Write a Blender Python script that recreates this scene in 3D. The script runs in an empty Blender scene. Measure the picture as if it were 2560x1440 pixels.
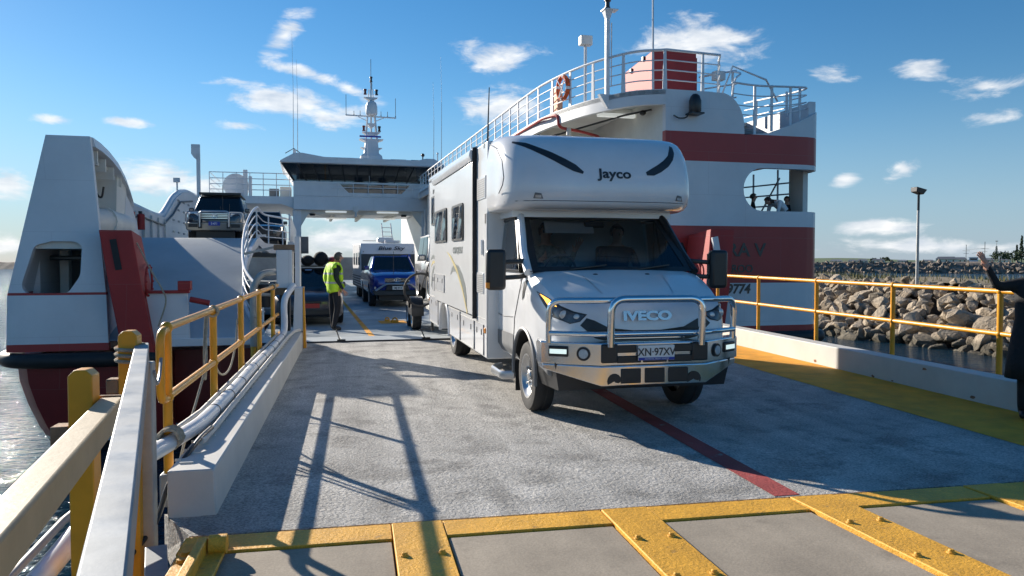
import bpy, bmesh, math, random
from math import sin, cos, tan, pi, radians, atan2, sqrt
from mathutils import Vector, Matrix, Euler
random.seed(7)
SC = bpy.context.scene
COL = SC.collection

# ------------------------------------------------------------------ camera
YAW = 11.4            # world +Y runs along the loading ramp; the camera looks 11.4 deg to the right of it
cam = bpy.data.objects.new('camera', bpy.data.cameras.new('camera'))
COL.objects.link(cam)
cam.location = (0, 0, 1.68)
cam.rotation_euler = (radians(90 - 1.94), 0, radians(-YAW))
cam.data.sensor_width = 36
cam.data.lens = 27.0
cam.data.clip_start = 0.05
cam.data.clip_end = 12000
SC.camera = cam

# ------------------------------------------------------------------ sky and sun
SUN_AZ = radians(-34.5)     # left of +Y
SUN_EL = radians(20.7)
EXPO = 0.72
SC.view_settings.view_transform = 'Standard'
SC.view_settings.look = 'None'
SC.view_settings.exposure = EXPO
SC.view_settings.gamma = 1
SC.view_settings.use_curve_mapping = False
sun = bpy.data.objects.new('sun', bpy.data.lights.new('sun', 'SUN'))
COL.objects.link(sun)
sun.data.energy = 5.0
sun.data.angle = radians(0.5)
sun.data.color = (1.0, 0.91, 0.79)
SD = Vector((sin(SUN_AZ) * cos(SUN_EL), cos(SUN_AZ) * cos(SUN_EL), sin(SUN_EL)))
sun.rotation_euler = (-SD).to_track_quat('-Z', 'Y').to_euler()

W = bpy.data.worlds.new('World')
SC.world = W
W.use_nodes = True
wn, wl = W.node_tree.nodes, W.node_tree.links
wn.clear()


def wnode(t, **k):
    n = wn.new(t)
    for a, b in k.items():
        setattr(n, a, b)
    return n


def wm(op, a, b=None, c=None, clamp=False):
    n = wn.new('ShaderNodeMath')
    n.operation = op
    n.use_clamp = clamp
    for i, v in enumerate((a, b, c)):
        if v is None:
            continue
        if isinstance(v, (int, float)):
            n.inputs[i].default_value = v
        else:
            wl.new(v, n.inputs[i])
    return n.outputs[0]


sky = wnode('ShaderNodeTexSky', sky_type='NISHITA')
sky.sun_disc = False
sky.sun_elevation = SUN_EL
sky.sun_rotation = SUN_AZ
sky.altitude = 0
sky.air_density = 1.0
sky.dust_density = 0.05
sky.ozone_density = 3.0
tc = wnode('ShaderNodeTexCoord')
sp = wnode('ShaderNodeSeparateXYZ')
wl.new(tc.outputs['Generated'], sp.inputs[0])
az = wm('ARCTAN2', sp.outputs[0], sp.outputs[1])
el = wm('ARCSINE', sp.outputs[2])
# the separate clouds of that morning: azimuth, elevation, half widths (deg), tilt, weight
CLOUDS = [(-21.9, 4.7, 2.09, 1.05, 0, 1.2), (-13.2, 5.6, 2.96, 1.36, -0.1, 1.25), (-10.7, 5.1, 2.82, 1.11, 0, 1.1), (-21.5, 1.1,
          1.9, 0.7, 0, 0.9), (-4.3, 11.1, 5.53, 1.32, -0.14, 1.2), (-4.8, 15.8, 1.9, 1.1, 0.8, 0.85), (-4.1, 13.4, 1.83, 0.46, -0.15,
          0.8), (-0.9, 12.4, 2.42, 0.58, -0.3, 0.85), (-14.9, 9.2, 1.58, 0.37, 0, 0.9), (-8.1, 9.4, 1.33, 0.28, 0, 0.6), (10.1, 14.7, 3.43,
          1.34, -0.05, 1.0), (10.6, 11.4, 3.43, 1.37, 0.1, 1.2), (24.9, 15.4, 4.94, 1.68, -0.03, 1.25), (39.1, 12.4, 1.75, 0.69, -0.15,
          0.9), (43.2, 10.9, 2.59, 0.71, 0, 0.85), (34.7, 5.7, 1.13, 0.55, 0.1, 0.95), (38.3, 6.1, 1.23, 0.75, 0, 1.0), (36.8, 2.4, 2.56,
          0.65, 0, 1.1), (-0.9, 1.6, 3.99, 1.22, 0, 1.25), (39.6, 1.0, 6.72, 0.63, 0, 1.05), (-1.9, 3.2, 1.7, 0.35, 0, 0.8), (34.0, 12.6,
          1.27, 0.61, 0, 0.5), (42.5, 9.0, 1.31, 0.36, 0, 0.5), (-19.3, 9.0, 0.88, 0.26, 0, 0.5), (52, 7.5, 3.5, 1.1, 0.1, 0.9), (60, 3, 6,
          1.3, 0, 1.1), (-38, 6, 7, 2.4, 0, 1.2), (-60, 12, 6, 1.5, 0.1, 1.0), (75, 12, 5, 1.5, 0, 1.0), (95, 5, 9, 2, 0, 1.1), (130, 8, 8,
          2, 0, 1.1), (170, 5, 10, 2, 0, 1.1), (-90, 5, 10, 2.2, 0, 1.1), (-130, 9, 8, 2, 0, 1.1), (60, 22, 5, 1.6, 0.2, 0.9), (-80, 22, 6,
          1.8, 0, 0.9), (20, 32, 6, 1.8, -0.2, 0.9), (-25, 30, 5, 1.6, 0.3, 0.9), (150, 24, 6, 2, 0, 0.9), (-160, 20, 6, 2, 0.1, 0.9)]
mask = None
for a_, e_, sa, se, t_, wgt in CLOUDS:
    da = wm('SUBTRACT', az, radians(a_))
    de = wm('SUBTRACT', el, radians(e_))
    if t_:
        de = wm('MULTIPLY_ADD', da, -t_, de)
    da = wm('MULTIPLY', da, 1 / radians(sa))
    de = wm('MULTIPLY', de, 1 / radians(se))
    d = wm('SQRT', wm('ADD', wm('MULTIPLY', da, da), wm('MULTIPLY', de, de)))
    m = wm('MULTIPLY', wm('SUBTRACT', 1.0, d), wgt)
    mask = m if mask is None else wm('MAXIMUM', mask, m)
mask = wm('MAXIMUM', mask, -1.2)
cv = wnode('ShaderNodeCombineXYZ')
wl.new(wm('MULTIPLY', az, 9.0), cv.inputs[0])
wl.new(wm('MULTIPLY', el, 24.0), cv.inputs[1])
cn = wnode('ShaderNodeTexNoise')
cn.inputs['Scale'].default_value = 1.7
cn.inputs['Detail'].default_value = 9
cn.inputs['Roughness'].default_value = .62
cn.inputs['Distortion'].default_value = .35
wl.new(cv.outputs[0], cn.inputs['Vector'])
dens = wm('ADD', mask, wm('MULTIPLY', wm('SUBTRACT', cn.outputs[0], .5), 3.0))
mr = wnode('ShaderNodeMapRange', interpolation_type='SMOOTHSTEP')
mr.inputs['From Min'].default_value = -.05
mr.inputs['From Max'].default_value = .85
wl.new(dens, mr.inputs['Value'])
cn2 = wnode('ShaderNodeTexNoise')
cn2.inputs['Scale'].default_value = 3.0
cn2.inputs['Detail'].default_value = 5
wl.new(cv.outputs[0], cn2.inputs['Vector'])
crp = wnode('ShaderNodeMix', data_type='RGBA')
crp.inputs['A'].default_value = (5.2, 5.8, 6.6, 1)
crp.inputs['B'].default_value = (9.5, 9.4, 9.2, 1)
wl.new(wm('MULTIPLY_ADD', cn2.outputs[0], 2.2, -.6, clamp=True), crp.inputs['Factor'])
mxs = wnode('ShaderNodeMix', data_type='RGBA')
wl.new(wm('MULTIPLY', mr.outputs[0], .88), mxs.inputs['Factor'])
hsv = wnode('ShaderNodeHueSaturation')
hsv.inputs['Saturation'].default_value = 1.3
hsv.inputs['Value'].default_value = 0.98
wl.new(sky.outputs[0], hsv.inputs['Color'])
hz = wnode('ShaderNodeMapRange', interpolation_type='SMOOTHSTEP')
hz.inputs['From Min'].default_value = radians(13)
hz.inputs['From Max'].default_value = radians(-1)
hz.inputs['To Max'].default_value = .72
wl.new(el, hz.inputs['Value'])
hmx = wnode('ShaderNodeMix', data_type='RGBA')      # pale blue sea air along the horizon, the same all round
wl.new(hz.outputs[0], hmx.inputs['Factor'])
wl.new(hsv.outputs[0], hmx.inputs['A'])
hmx.inputs['B'].default_value = (2.3, 3.6, 5.5, 1)
wl.new(hmx.outputs['Result'], mxs.inputs['A'])
wl.new(crp.outputs['Result'], mxs.inputs['B'])
bg = wnode('ShaderNodeBackground')
bg.inputs[1].default_value = 0.075
wl.new(mxs.outputs['Result'], bg.inputs[0])
wo = wnode('ShaderNodeOutputWorld')
wl.new(bg.outputs[0], wo.inputs[0])

# ------------------------------------------------------------------ materials
MATS = {}


def pm(name, col, rough=.5, metal=0., var=.12, sc=3., bump=0., bsc=40., col2=None, c2=.0, c2sc=2., streak=False,
       coat=0., rvar=0., bands=None, spec=.5, bdist=.01, rand=0., coords='Object', detail=6, speck=0., ssc=60., shipunits=False, col3=None, c3=.1, c3sc=4., seam=0., tide=None, drag=0.):
    """procedural paint / metal / stone: base colour, cloudy variation, an optional second colour in patches, bump"""
    m = bpy.data.materials.new(name)
    m.use_nodes = True
    n, l = m.node_tree.nodes, m.node_tree.links
    b = n['Principled BSDF']
    t = n.new('ShaderNodeTexCoord')
    src = t.outputs[coords]

    def noise(scale, det=6, stretch=None, rgh=.6):
        x = n.new('ShaderNodeTexNoise')
        x.inputs['Scale'].default_value = scale
        x.inputs['Detail'].default_value = det
        x.inputs['Roughness'].default_value = rgh
        if stretch:
            mp = n.new('ShaderNodeMapping')
            mp.inputs['Scale'].default_value = stretch
            l.new(src, mp.inputs[0])
            l.new(mp.outputs[0], x.inputs['Vector'])
        else:
            l.new(src, x.inputs['Vector'])
        return x.outputs[0]

    def mixc(f, a, c, mode='MIX'):
        x = n.new('ShaderNodeMix')
        x.data_type = 'RGBA'
        x.blend_type = mode
        for s, v in (('Factor', f), ('A', a), ('B', c)):
            i = [q for q in x.inputs if q.name == s and (q.type == ('VALUE' if s == 'Factor' else 'RGBA'))][0]
            if isinstance(v, (int, float)):
                i.default_value = v
            elif isinstance(v, tuple):
                i.default_value = (*v[:3], 1)
            else:
                l.new(v, i)
        return [q for q in x.outputs if q.type == 'RGBA'][0]

    def rng(v, a, c, d, e):
        x = n.new('ShaderNodeMapRange')
        for i, q in enumerate((a, c, d, e)):
            x.inputs[i + 1].default_value = q
        l.new(v, x.inputs[0])
        return x.outputs[0]
    cur = tuple(col)
    if bands:
        s = n.new('ShaderNodeSeparateXYZ')
        l.new(t.outputs['Object'], s.inputs[0])
        r = n.new('ShaderNodeValToRGB')
        r.color_ramp.interpolation = 'CONSTANT'
        z0, z1 = bands[0][0], bands[-1][0] + 1
        while len(r.color_ramp.elements) < len(bands):
            r.color_ramp.elements.new(.5)
        bands = [(z * 1.37 - .6216, c) for z, c in bands] if shipunits else bands
        z0, z1 = bands[0][0], bands[-1][0] + 1
        for e_, (z, c) in zip(r.color_ramp.elements, bands):
            e_.position = (z - z0) / (z1 - z0)
            e_.color = (*c, 1)
        l.new(rng(s.outputs[2], z0, z1, 0, 1), r.inputs[0])
        cur = r.outputs[0]
    if col2 is not None:
        v = noise(c2sc, 8, (1, 1, .12) if streak else None, .65)
        x = n.new('ShaderNodeMapRange')
        x.interpolation_type = 'SMOOTHSTEP'
        x.inputs[1].default_value = .72 - c2 * .5
        x.inputs[2].default_value = .80 - c2 * .35
        l.new(v, x.inputs[0])
        cur = mixc(x.outputs[0], cur, tuple(col2))
    if col3 is not None:
        v = noise(c3sc, 8, None, .7)
        x = n.new('ShaderNodeMapRange')
        x.interpolation_type = 'SMOOTHSTEP'
        x.inputs[1].default_value = .74 - c3 * .5
        x.inputs[2].default_value = .82 - c3 * .4
        l.new(v, x.inputs[0])
        cur = mixc(x.outputs[0], cur, tuple(col3))
    seamh = None
    if seam:
        s_ = n.new('ShaderNodeSeparateXYZ')
        l.new(src, s_.inputs[0])
        ad = n.new('ShaderNodeMath')
        l.new(s_.outputs[0], ad.inputs[0])
        l.new(s_.outputs[1], ad.inputs[1])
        cb_ = n.new('ShaderNodeCombineXYZ')
        l.new(ad.outputs[0], cb_.inputs[0])
        l.new(s_.outputs[2], cb_.inputs[1])
        bk_ = n.new('ShaderNodeTexBrick')
        bk_.inputs['Scale'].default_value = 1
        bk_.inputs['Mortar Size'].default_value = .010
        bk_.inputs['Mortar Smooth'].default_value = .6
        bk_.inputs['Brick Width'].default_value = 2.3
        bk_.inputs['Row Height'].default_value = 1.18
        l.new(cb_.outputs[0], bk_.inputs['Vector'])
        seamh = bk_.outputs['Fac']
        cur = mixc(rng(seamh, 0, 1, 0, seam), cur, (.25, .22, .2))
    if var:
        v = rng(noise(sc, detail), .3, .7, 1 - var, 1 + var)
        cmb = n.new('ShaderNodeCombineColor')
        for i in range(3):
            l.new(v, cmb.inputs[i])
        cur = mixc(1.0, cur, cmb.outputs[0], 'MULTIPLY')
    if drag:      # wheel tracks and scuffs drawn out along the driving direction
        v = rng(noise(2.6, 7, (1, .07, 1), .62), .34, .66, 1 - drag, 1 + drag)
        cmb = n.new('ShaderNodeCombineColor')
        for i in range(3):
            l.new(v, cmb.inputs[i])
        cur = mixc(1.0, cur, cmb.outputs[0], 'MULTIPLY')
    if speck:
        v = rng(noise(ssc, 3, None, .7), .36, .64, 1 - speck, 1 + speck)
        cmb = n.new('ShaderNodeCombineColor')
        for i in range(3):
            l.new(v, cmb.inputs[i])
        cur = mixc(1.0, cur, cmb.outputs[0], 'MULTIPLY')
    if tide is not None:      # weed and wet stone below the high tide mark
        ge = n.new('ShaderNodeNewGeometry')
        s2 = n.new('ShaderNodeSeparateXYZ')
        l.new(ge.outputs['Position'], s2.inputs[0])
        cur = mixc(rng(s2.outputs[2], tide + .25, tide - .05, 0, .75), cur, (.05, .05, .035))
    if rand:
        oi = n.new('ShaderNodeObjectInfo')
        v = rng(oi.outputs['Random'], 0, 1, 1 - rand, 1 + rand)
        cmb = n.new('ShaderNodeCombineColor')
        for i in range(3):
            l.new(v, cmb.inputs[i])
        cur = mixc(1.0, cur, cmb.outputs[0], 'MULTIPLY')
    if isinstance(cur, tuple):
        b.inputs['Base Color'].default_value = (*cur, 1)
    else:
        l.new(cur, b.inputs['Base Color'])
    b.inputs['Roughness'].default_value = rough
    if rvar:
        l.new(rng(noise(sc * .7, 5), .35, .65, max(.02, rough - rvar), min(1, rough + rvar)), b.inputs['Roughness'])
    b.inputs['Metallic'].default_value = metal
    b.inputs['Specular IOR Level'].default_value = spec
    b.inputs['Coat Weight'].default_value = coat
    b.inputs['Coat Roughness'].default_value = .04
    if bump:
        bp = n.new('ShaderNodeBump')
        bp.inputs['Strength'].default_value = bump
        bp.inputs['Distance'].default_value = bdist
        hh = noise(bsc, 7, None, .65)
        if seamh is not None:
            ah = n.new('ShaderNodeMath')
            ah.operation = 'ADD'
            l.new(hh, ah.inputs[0])
            l.new(seamh, ah.inputs[1])
            hh = ah.outputs[0]
        l.new(hh, bp.inputs['Height'])
        l.new(bp.outputs[0], b.inputs['Normal'])
    MATS[name] = m
    return m


def glass(name, tint, refl=.08, rough=.0):
    m = bpy.data.materials.new(name)
    m.use_nodes = True
    n, l = m.node_tree.nodes, m.node_tree.links
    n.clear()
    o = n.new('ShaderNodeOutputMaterial')
    tr = n.new('ShaderNodeBsdfTransparent')
    tr.inputs[0].default_value = (*tint, 1)
    gl = n.new('ShaderNodeBsdfGlossy')
    gl.inputs['Roughness'].default_value = rough
    gl.inputs['Color'].default_value = (.95, .97, 1, 1)
    fr = n.new('ShaderNodeFresnel')
    fr.inputs[0].default_value = 1.5
    ad = n.new('ShaderNodeMath')
    ad.operation = 'ADD'
    ad.inputs[1].default_value = refl
    l.new(fr.outputs[0], ad.inputs[0])
    mx = n.new('ShaderNodeMixShader')
    l.new(ad.outputs[0], mx.inputs[0])
    l.new(tr.outputs[0], mx.inputs[1])
    l.new(gl.outputs[0], mx.inputs[2])
    l.new(mx.outputs[0], o.inputs[0])
    MATS[name] = m
    return m


def emis(name, col, s):
    m = pm(name, col, .3, var=0)
    b = m.node_tree.nodes['Principled BSDF']
    b.inputs['Emission Color'].default_value = (*col, 1)
    b.inputs['Emission Strength'].default_value = s
    return m


WHITE = (.70, .71, .72)
RED = (.40, .034, .030)
pm('ramp_deck', (.435, .42, .39), .85, var=.20, sc=1.6, bump=1.0, bsc=30, col2=(.285, .275, .255), c2=.48, c2sc=1.7, bdist=.022, detail=10, speck=.38, ssc=55, col3=(.22, .17, .12), c3=.08, c3sc=3.3, drag=.17)
pm('concrete', (.335, .285, .22), .85, var=.22, sc=1.3, bump=.35, bsc=60, col2=(.235, .20, .155), c2=.34, c2sc=1.2, bdist=.006, speck=.10, ssc=70, col3=(.17, .14, .11), c3=.06, c3sc=5, drag=.10)
pm('yellow_worn', (.76, .39, .035), .55, var=.15, sc=4, bump=.8, bsc=42, col2=(.42, .24, .06), c2=.24, c2sc=9, bdist=.010, col3=(.22, .10, .05), c3=.13, c3sc=11, speck=.16, ssc=70, drag=.14)
pm('yellow_rail', (.78, .34, .016), .38, var=.10, sc=5, bump=.1, bsc=60, col2=(.33, .12, .03), c2=.10, c2sc=7)
pm('yellow_line', (.80, .35, .02), .8, var=.2, sc=3, bump=.8, bsc=38, col2=(.40, .27, .10), c2=.16, c2sc=6, bdist=.01)
pm('red_line', (.36, .06, .055), .8, var=.2, sc=3, bump=.8, bsc=38, col2=(.30, .27, .26), c2=.24, c2sc=5, bdist=.01)
pm('kerb_paint', (.60, .59, .55), .6, var=.08, sc=2, bump=.1, bsc=30, col2=(.42, .33, .24), c2=.05, c2sc=3)
pm('cream_rail', (.42, .335, .21), .6, var=.12, sc=4, bump=.2, bsc=30, col2=(.35, .25, .15), c2=.06, c2sc=6)
pm('galvanised', (.27, .29, .305), .55, .3, var=.15, sc=6, bump=.05, bsc=60, rvar=.12)
pm('galv_post', (.40, .40, .38), .6, .5, var=.2, sc=5, col2=(.30, .24, .17), c2=.12, c2sc=6)
pm('rusty_steel', (.24, .16, .10), .8, .2, var=.3, sc=9, bump=.4, bsc=40)
pm('pvc_pipe', (.74, .75, .75), .35, var=.06, sc=3, col2=(.5, .48, .44), c2=.07, c2sc=4)
pm('rope', (.42, .37, .28), .95, var=.25, sc=40, bump=.8, bsc=160)
pm('black_rubber', (.018, .018, .019), .6, var=.25, sc=5, bump=.2, bsc=30)
pm('tyre', (.022, .022, .023), .72, var=.25, sc=9, bump=.3, bsc=50)
pm('black_plastic', (.02, .021, .022), .38, var=.12, sc=6, bump=.05, bsc=90)
pm('black_cloth', (.012, .012, .014), .9, var=.3, sc=9, bump=.5, bsc=30)
pm('grey_plastic', (.16, .165, .17), .55, var=.1, sc=5, bump=.05, bsc=80)
pm('chrome', (.80, .81, .82), .10, 1, var=.04, sc=6)
pm('bar_alloy', (.74, .75, .76), .17, 1, var=.05, sc=4, bump=.02, bsc=12)
pm('gelcoat', (.78, .785, .79), .2, var=.05, sc=2, coat=.5, col2=(.58, .54, .48), c2=.03, c2sc=5, streak=True)
pm('gelcoat_panel', (.76, .765, .76), .24, var=.05, sc=1.2, coat=.3, col2=(.55, .50, .43), c2=.05, c2sc=3, streak=True, bump=.015, bsc=3)
pm('cab_paint', (.78, .785, .785), .24, var=.05, sc=3, coat=.45, col2=(.55, .5, .43), c2=.04, c2sc=6)
pm('decal_dark', (.028, .03, .033), .35, var=.05)
pm('decal_grey', (.22, .24, .23), .35, var=.1)
pm('decal_yellow', (.62, .52, .25), .35, var=.1)
glass('glass_screen', (.80, .84, .81), .005)
glass('glass_bridge', (.30, .33, .35), .03)
pm('rim_steel', (.55, .55, .55), .32, .9, var=.1, sc=8)
pm('badge_chrome', (.50, .51, .53), .22, .9, var=.05)
glass('glass_side', (.42, .47, .47), .05)
pm('glass_dark', (.012, .014, .016), .04, var=.05, sc=2, spec=.7)
pm('lens', (.55, .58, .60), .08, .3, var=.2, sc=30)
pm('lens_dark', (.10, .11, .12), .06, .2, var=.4, sc=25, spec=.8)
emis('lamp_on', (1, .86, .6), 4)
emis('led_on', (.80, .95, .88), .45)
emis('indicator_on', (1, .42, .06), 2.2)
emis('tube_light', (.9, .93, .88), .25)
pm('amber', (.7, .25, .02), .3, var=.1)
pm('ship_white', WHITE, .42, var=.07, sc=.8, seam=.16, bump=.10, bsc=1.6, col2=(.50, .40, .30), c2=.045, c2sc=2.6, streak=True, bdist=.03)
pm('ship_white_in', (.70, .68, .62), .5, var=.10, sc=1.2, bump=.1, bsc=2, col2=(.42, .28, .17), c2=.07, c2sc=2.4, streak=True, bdist=.02)
pm('ship_red', RED, .62, var=.14, sc=1.1, seam=.15, bump=.10, bsc=2, col2=(.20, .035, .03), c2=.1, c2sc=2, streak=True, bdist=.02)
pm('ship_deck', (.30, .335, .35), .55, var=.2, sc=.7, bump=.3, bsc=14, col2=(.17, .19, .20), c2=.16, c2sc=.8, rvar=.3, bdist=.006)
pm('ship_ramp', (.41, .445, .455), .62, var=.10, sc=.7, bump=.25, bsc=10, col2=(.26, .28, .28), c2=.12, c2sc=.6, bdist=.006)
pm('ship_hull', RED, .4, var=.13, sc=.9, seam=.15, bump=.1, bsc=1.5, col2=(.16, .035, .03), c2=.08, c2sc=1.5, streak=True, bdist=.02,
   shipunits=True, bands=[(-3, (.02, .02, .022)), (-1.36, (.72, .72, .7)), (-1.29, (.24, .022, .02)), (5, RED)])
pm('stern_bands', WHITE, .42, var=.07, sc=.8, seam=.16, bump=.08, bsc=1.6, col2=(.45, .33, .26), c2=.03, c2sc=2.6, streak=True, bdist=.03,
   shipunits=True, bands=[(-1, RED), (.30, RED), (.36, WHITE), (1.25, RED), (2.41, WHITE), (3.70, RED), (4.265, WHITE), (7, WHITE)])
pm('tower_bands', WHITE, .45, var=.06, sc=.8, seam=.13, bump=.08, bsc=1.6, col2=(.5, .42, .36), c2=.03, c2sc=2.6, streak=True, bdist=.03,
   shipunits=True, bands=[(-1, RED), (.30, WHITE), (1.10, RED), (1.15, WHITE), (9, WHITE)])
pm('fabric_orange', (.72, .12, .03), .7, var=.1)
pm('ring_white', (.8, .8, .8), .6, var=.1)
pm('orange_box', (.72, .38, .22), .6, var=.12)
pm('ship_rail', (.74, .75, .76), .4, var=.08, sc=4, col2=(.5, .35, .22), c2=.06, c2sc=6)
pm('pipe_red', (.42, .045, .04), .45, var=.12)
pm('lamp_body', (.68, .68, .66), .4, var=.08)
pm('nav_black', (.02, .02, .022), .35, var=.1)
pm('nav_red', (.14, .018, .02), .3, var=.1)
pm('dome', (.72, .73, .74), .35, var=.04)
pm('hivis', (.60, .92, .04), .7, var=.10, sc=12, bump=.5, bsc=18, bdist=.02,
   bands=[(0, (.60, .92, .04)), (1.075, (.45, .46, .45)), (1.125, (.60, .92, .04)), (1.28, (.45, .46, .45)), (1.33, (.60, .92, .04)), (1.8, (.60, .92, .04))])
pm('skin', (.55, .30, .21), .55, var=.08, sc=20)
pm('navy_cloth', (.014, .015, .020), .85, var=.25, sc=14, bump=.5, bsc=22, bdist=.02)
pm('green_shirt', (.018, .03, .026), .85, var=.2, sc=14, bump=.4, bsc=22, bdist=.02)
pm('white_shirt', (.75, .77, .8), .8, var=.06, sc=14, bump=.4, bsc=22, bdist=.02)
pm('dark_coat', (.012, .012, .013), .8, var=.25, sc=12, bump=.5, bsc=20, bdist=.02)
pm('hair_grey', (.10, .085, .07), .7, var=.3, sc=60, bump=.6, bsc=80)
pm('hair_brown', (.045, .022, .013), .6, var=.3, sc=60, bump=.6, bsc=80)
pm('shoe', (.014, .013, .013), .5, var=.1)
pm('camo', (.30, .29, .24), .85, var=.5, sc=18)
pm('blue_car', (.012, .035, .26), .2, .35, var=.06, sc=2, coat=1)
pm('dark_car', (.05, .05, .065), .32, .3, var=.1, sc=3, coat=.5)
pm('navy_car', (.035, .042, .055), .2, .4, var=.06, coat=1)
pm('black_car', (.016, .018, .022), .2, .2, var=.06, coat=1)
pm('silver_car', (.30, .30, .30), .3, .6, var=.06, coat=.7)
pm('silver_trim', (.52, .53, .54), .3, .8, var=.06)
pm('gold_trim', (.38, .36, .31), .35, .5, var=.08)
pm('caravan_white', (.74, .75, .77), .35, var=.05, sc=1)
pm('caravan_dark', (.035, .042, .055), .4, var=.1, sc=1)
pm('checker_blue', (.01, .04, .35), .35, var=.1)
pm('plate_white', (.78, .78, .76), .4, var=.03)
pm('plate_blue', (.02, .05, .35), .4, var=.03)
pm('sticker_blue', (.25, .42, .7), .5, var=.05)
pm('rock', (.40, .33, .245), .9, var=.35, sc=1.6, bump=1.0, bsc=4, col2=(.16, .12, .085), c2=.3, c2sc=1.1, rand=.35, bdist=.15, tide=-2.25)
pm('rock_far', (.21, .17, .135), .9, var=.45, sc=.8, bump=.6, bsc=2, col2=(.36, .29, .22), c2=.2, c2sc=.5, bdist=.3)
pm('rock_core', (.10, .085, .07), .95, var=.3, sc=2, bump=.6, bsc=5, bdist=.1)
pm('earth', (.22, .18, .12), .95, var=.25, sc=1, bump=.6, bsc=4, bdist=.05)
pm('grass', (.17, .16, .07), .9, var=.35, sc=1.5)
pm('land_green', (.09, .13, .05), .95, var=.3, sc=.01, col2=(.16, .15, .09), c2=.3, c2sc=.006)
pm('leaf', (.035, .06, .025), .8, var=.4, sc=.3)
pm('bark', (.10, .07, .05), .9, var=.2)
pm('house_wall', (.68, .67, .63), .8, var=.1, sc=.3, rand=.15)
pm('house_roof', (.16, .17, .19), .7, var=.1, sc=.3, rand=.4)
pm('pole_steel', (.40, .41, .40), .5, .4, var=.2, sc=3, col2=(.2, .14, .1), c2=.1, c2sc=2)
pm('kerb_rust', (.28, .15, .08), .9, var=.3, sc=20)

mw = bpy.data.materials.new('sea_water')
mw.use_nodes = True
MATS['sea_water'] = mw
n_, l_ = mw.node_tree.nodes, mw.node_tree.links
b_ = n_['Principled BSDF']
b_.inputs['Base Color'].default_value = (.006, .03, .05, 1)
b_.inputs['Roughness'].default_value = .06
b_.inputs['IOR'].default_value = 1.33
t_ = n_.new('ShaderNodeTexCoord')
mp_ = n_.new('ShaderNodeMapping')
mp_.inputs['Rotation'].default_value = (0, 0, .5)
mp_.inputs['Scale'].default_value = (1, 2.3, 1)
l_.new(t_.outputs['Object'], mp_.inputs[0])
hs = []
for s_, a_ in ((.55, 1.0), (2.2, .5), (7, .16)):
    x_ = n_.new('ShaderNodeTexNoise')
    x_.inputs['Scale'].default_value = s_
    x_.inputs['Detail'].default_value = 3
    x_.inputs['Distortion'].default_value = .6
    l_.new(mp_.outputs[0], x_.inputs['Vector'])
    k_ = n_.new('ShaderNodeMath')
    k_.operation = 'MULTIPLY'
    k_.inputs[1].default_value = a_
    l_.new(x_.outputs[0], k_.inputs[0])
    hs.append(k_.outputs[0])
a1 = n_.new('ShaderNodeMath')
l_.new(hs[0], a1.inputs[0])
l_.new(hs[1], a1.inputs[1])
a2 = n_.new('ShaderNodeMath')
l_.new(a1.outputs[0], a2.inputs[0])
l_.new(hs[2], a2.inputs[1])
bp_ = n_.new('ShaderNodeBump')
bp_.inputs['Strength'].default_value = .8
bp_.inputs['Distance'].default_value = .28
l_.new(a2.outputs[0], bp_.inputs['Height'])
l_.new(bp_.outputs[0], b_.inputs['Normal'])


# ------------------------------------------------------------------ mesh helpers
UNIT = [None]      # when set to (metres per drawing unit, datum height), build() turns drawing units into metres


def metres(v):
    if UNIT[0] is None:
        return tuple(v)
    k, d = UNIT[0]
    return (v[0] * k, v[1] * k, v[2] * k + d)


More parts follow.
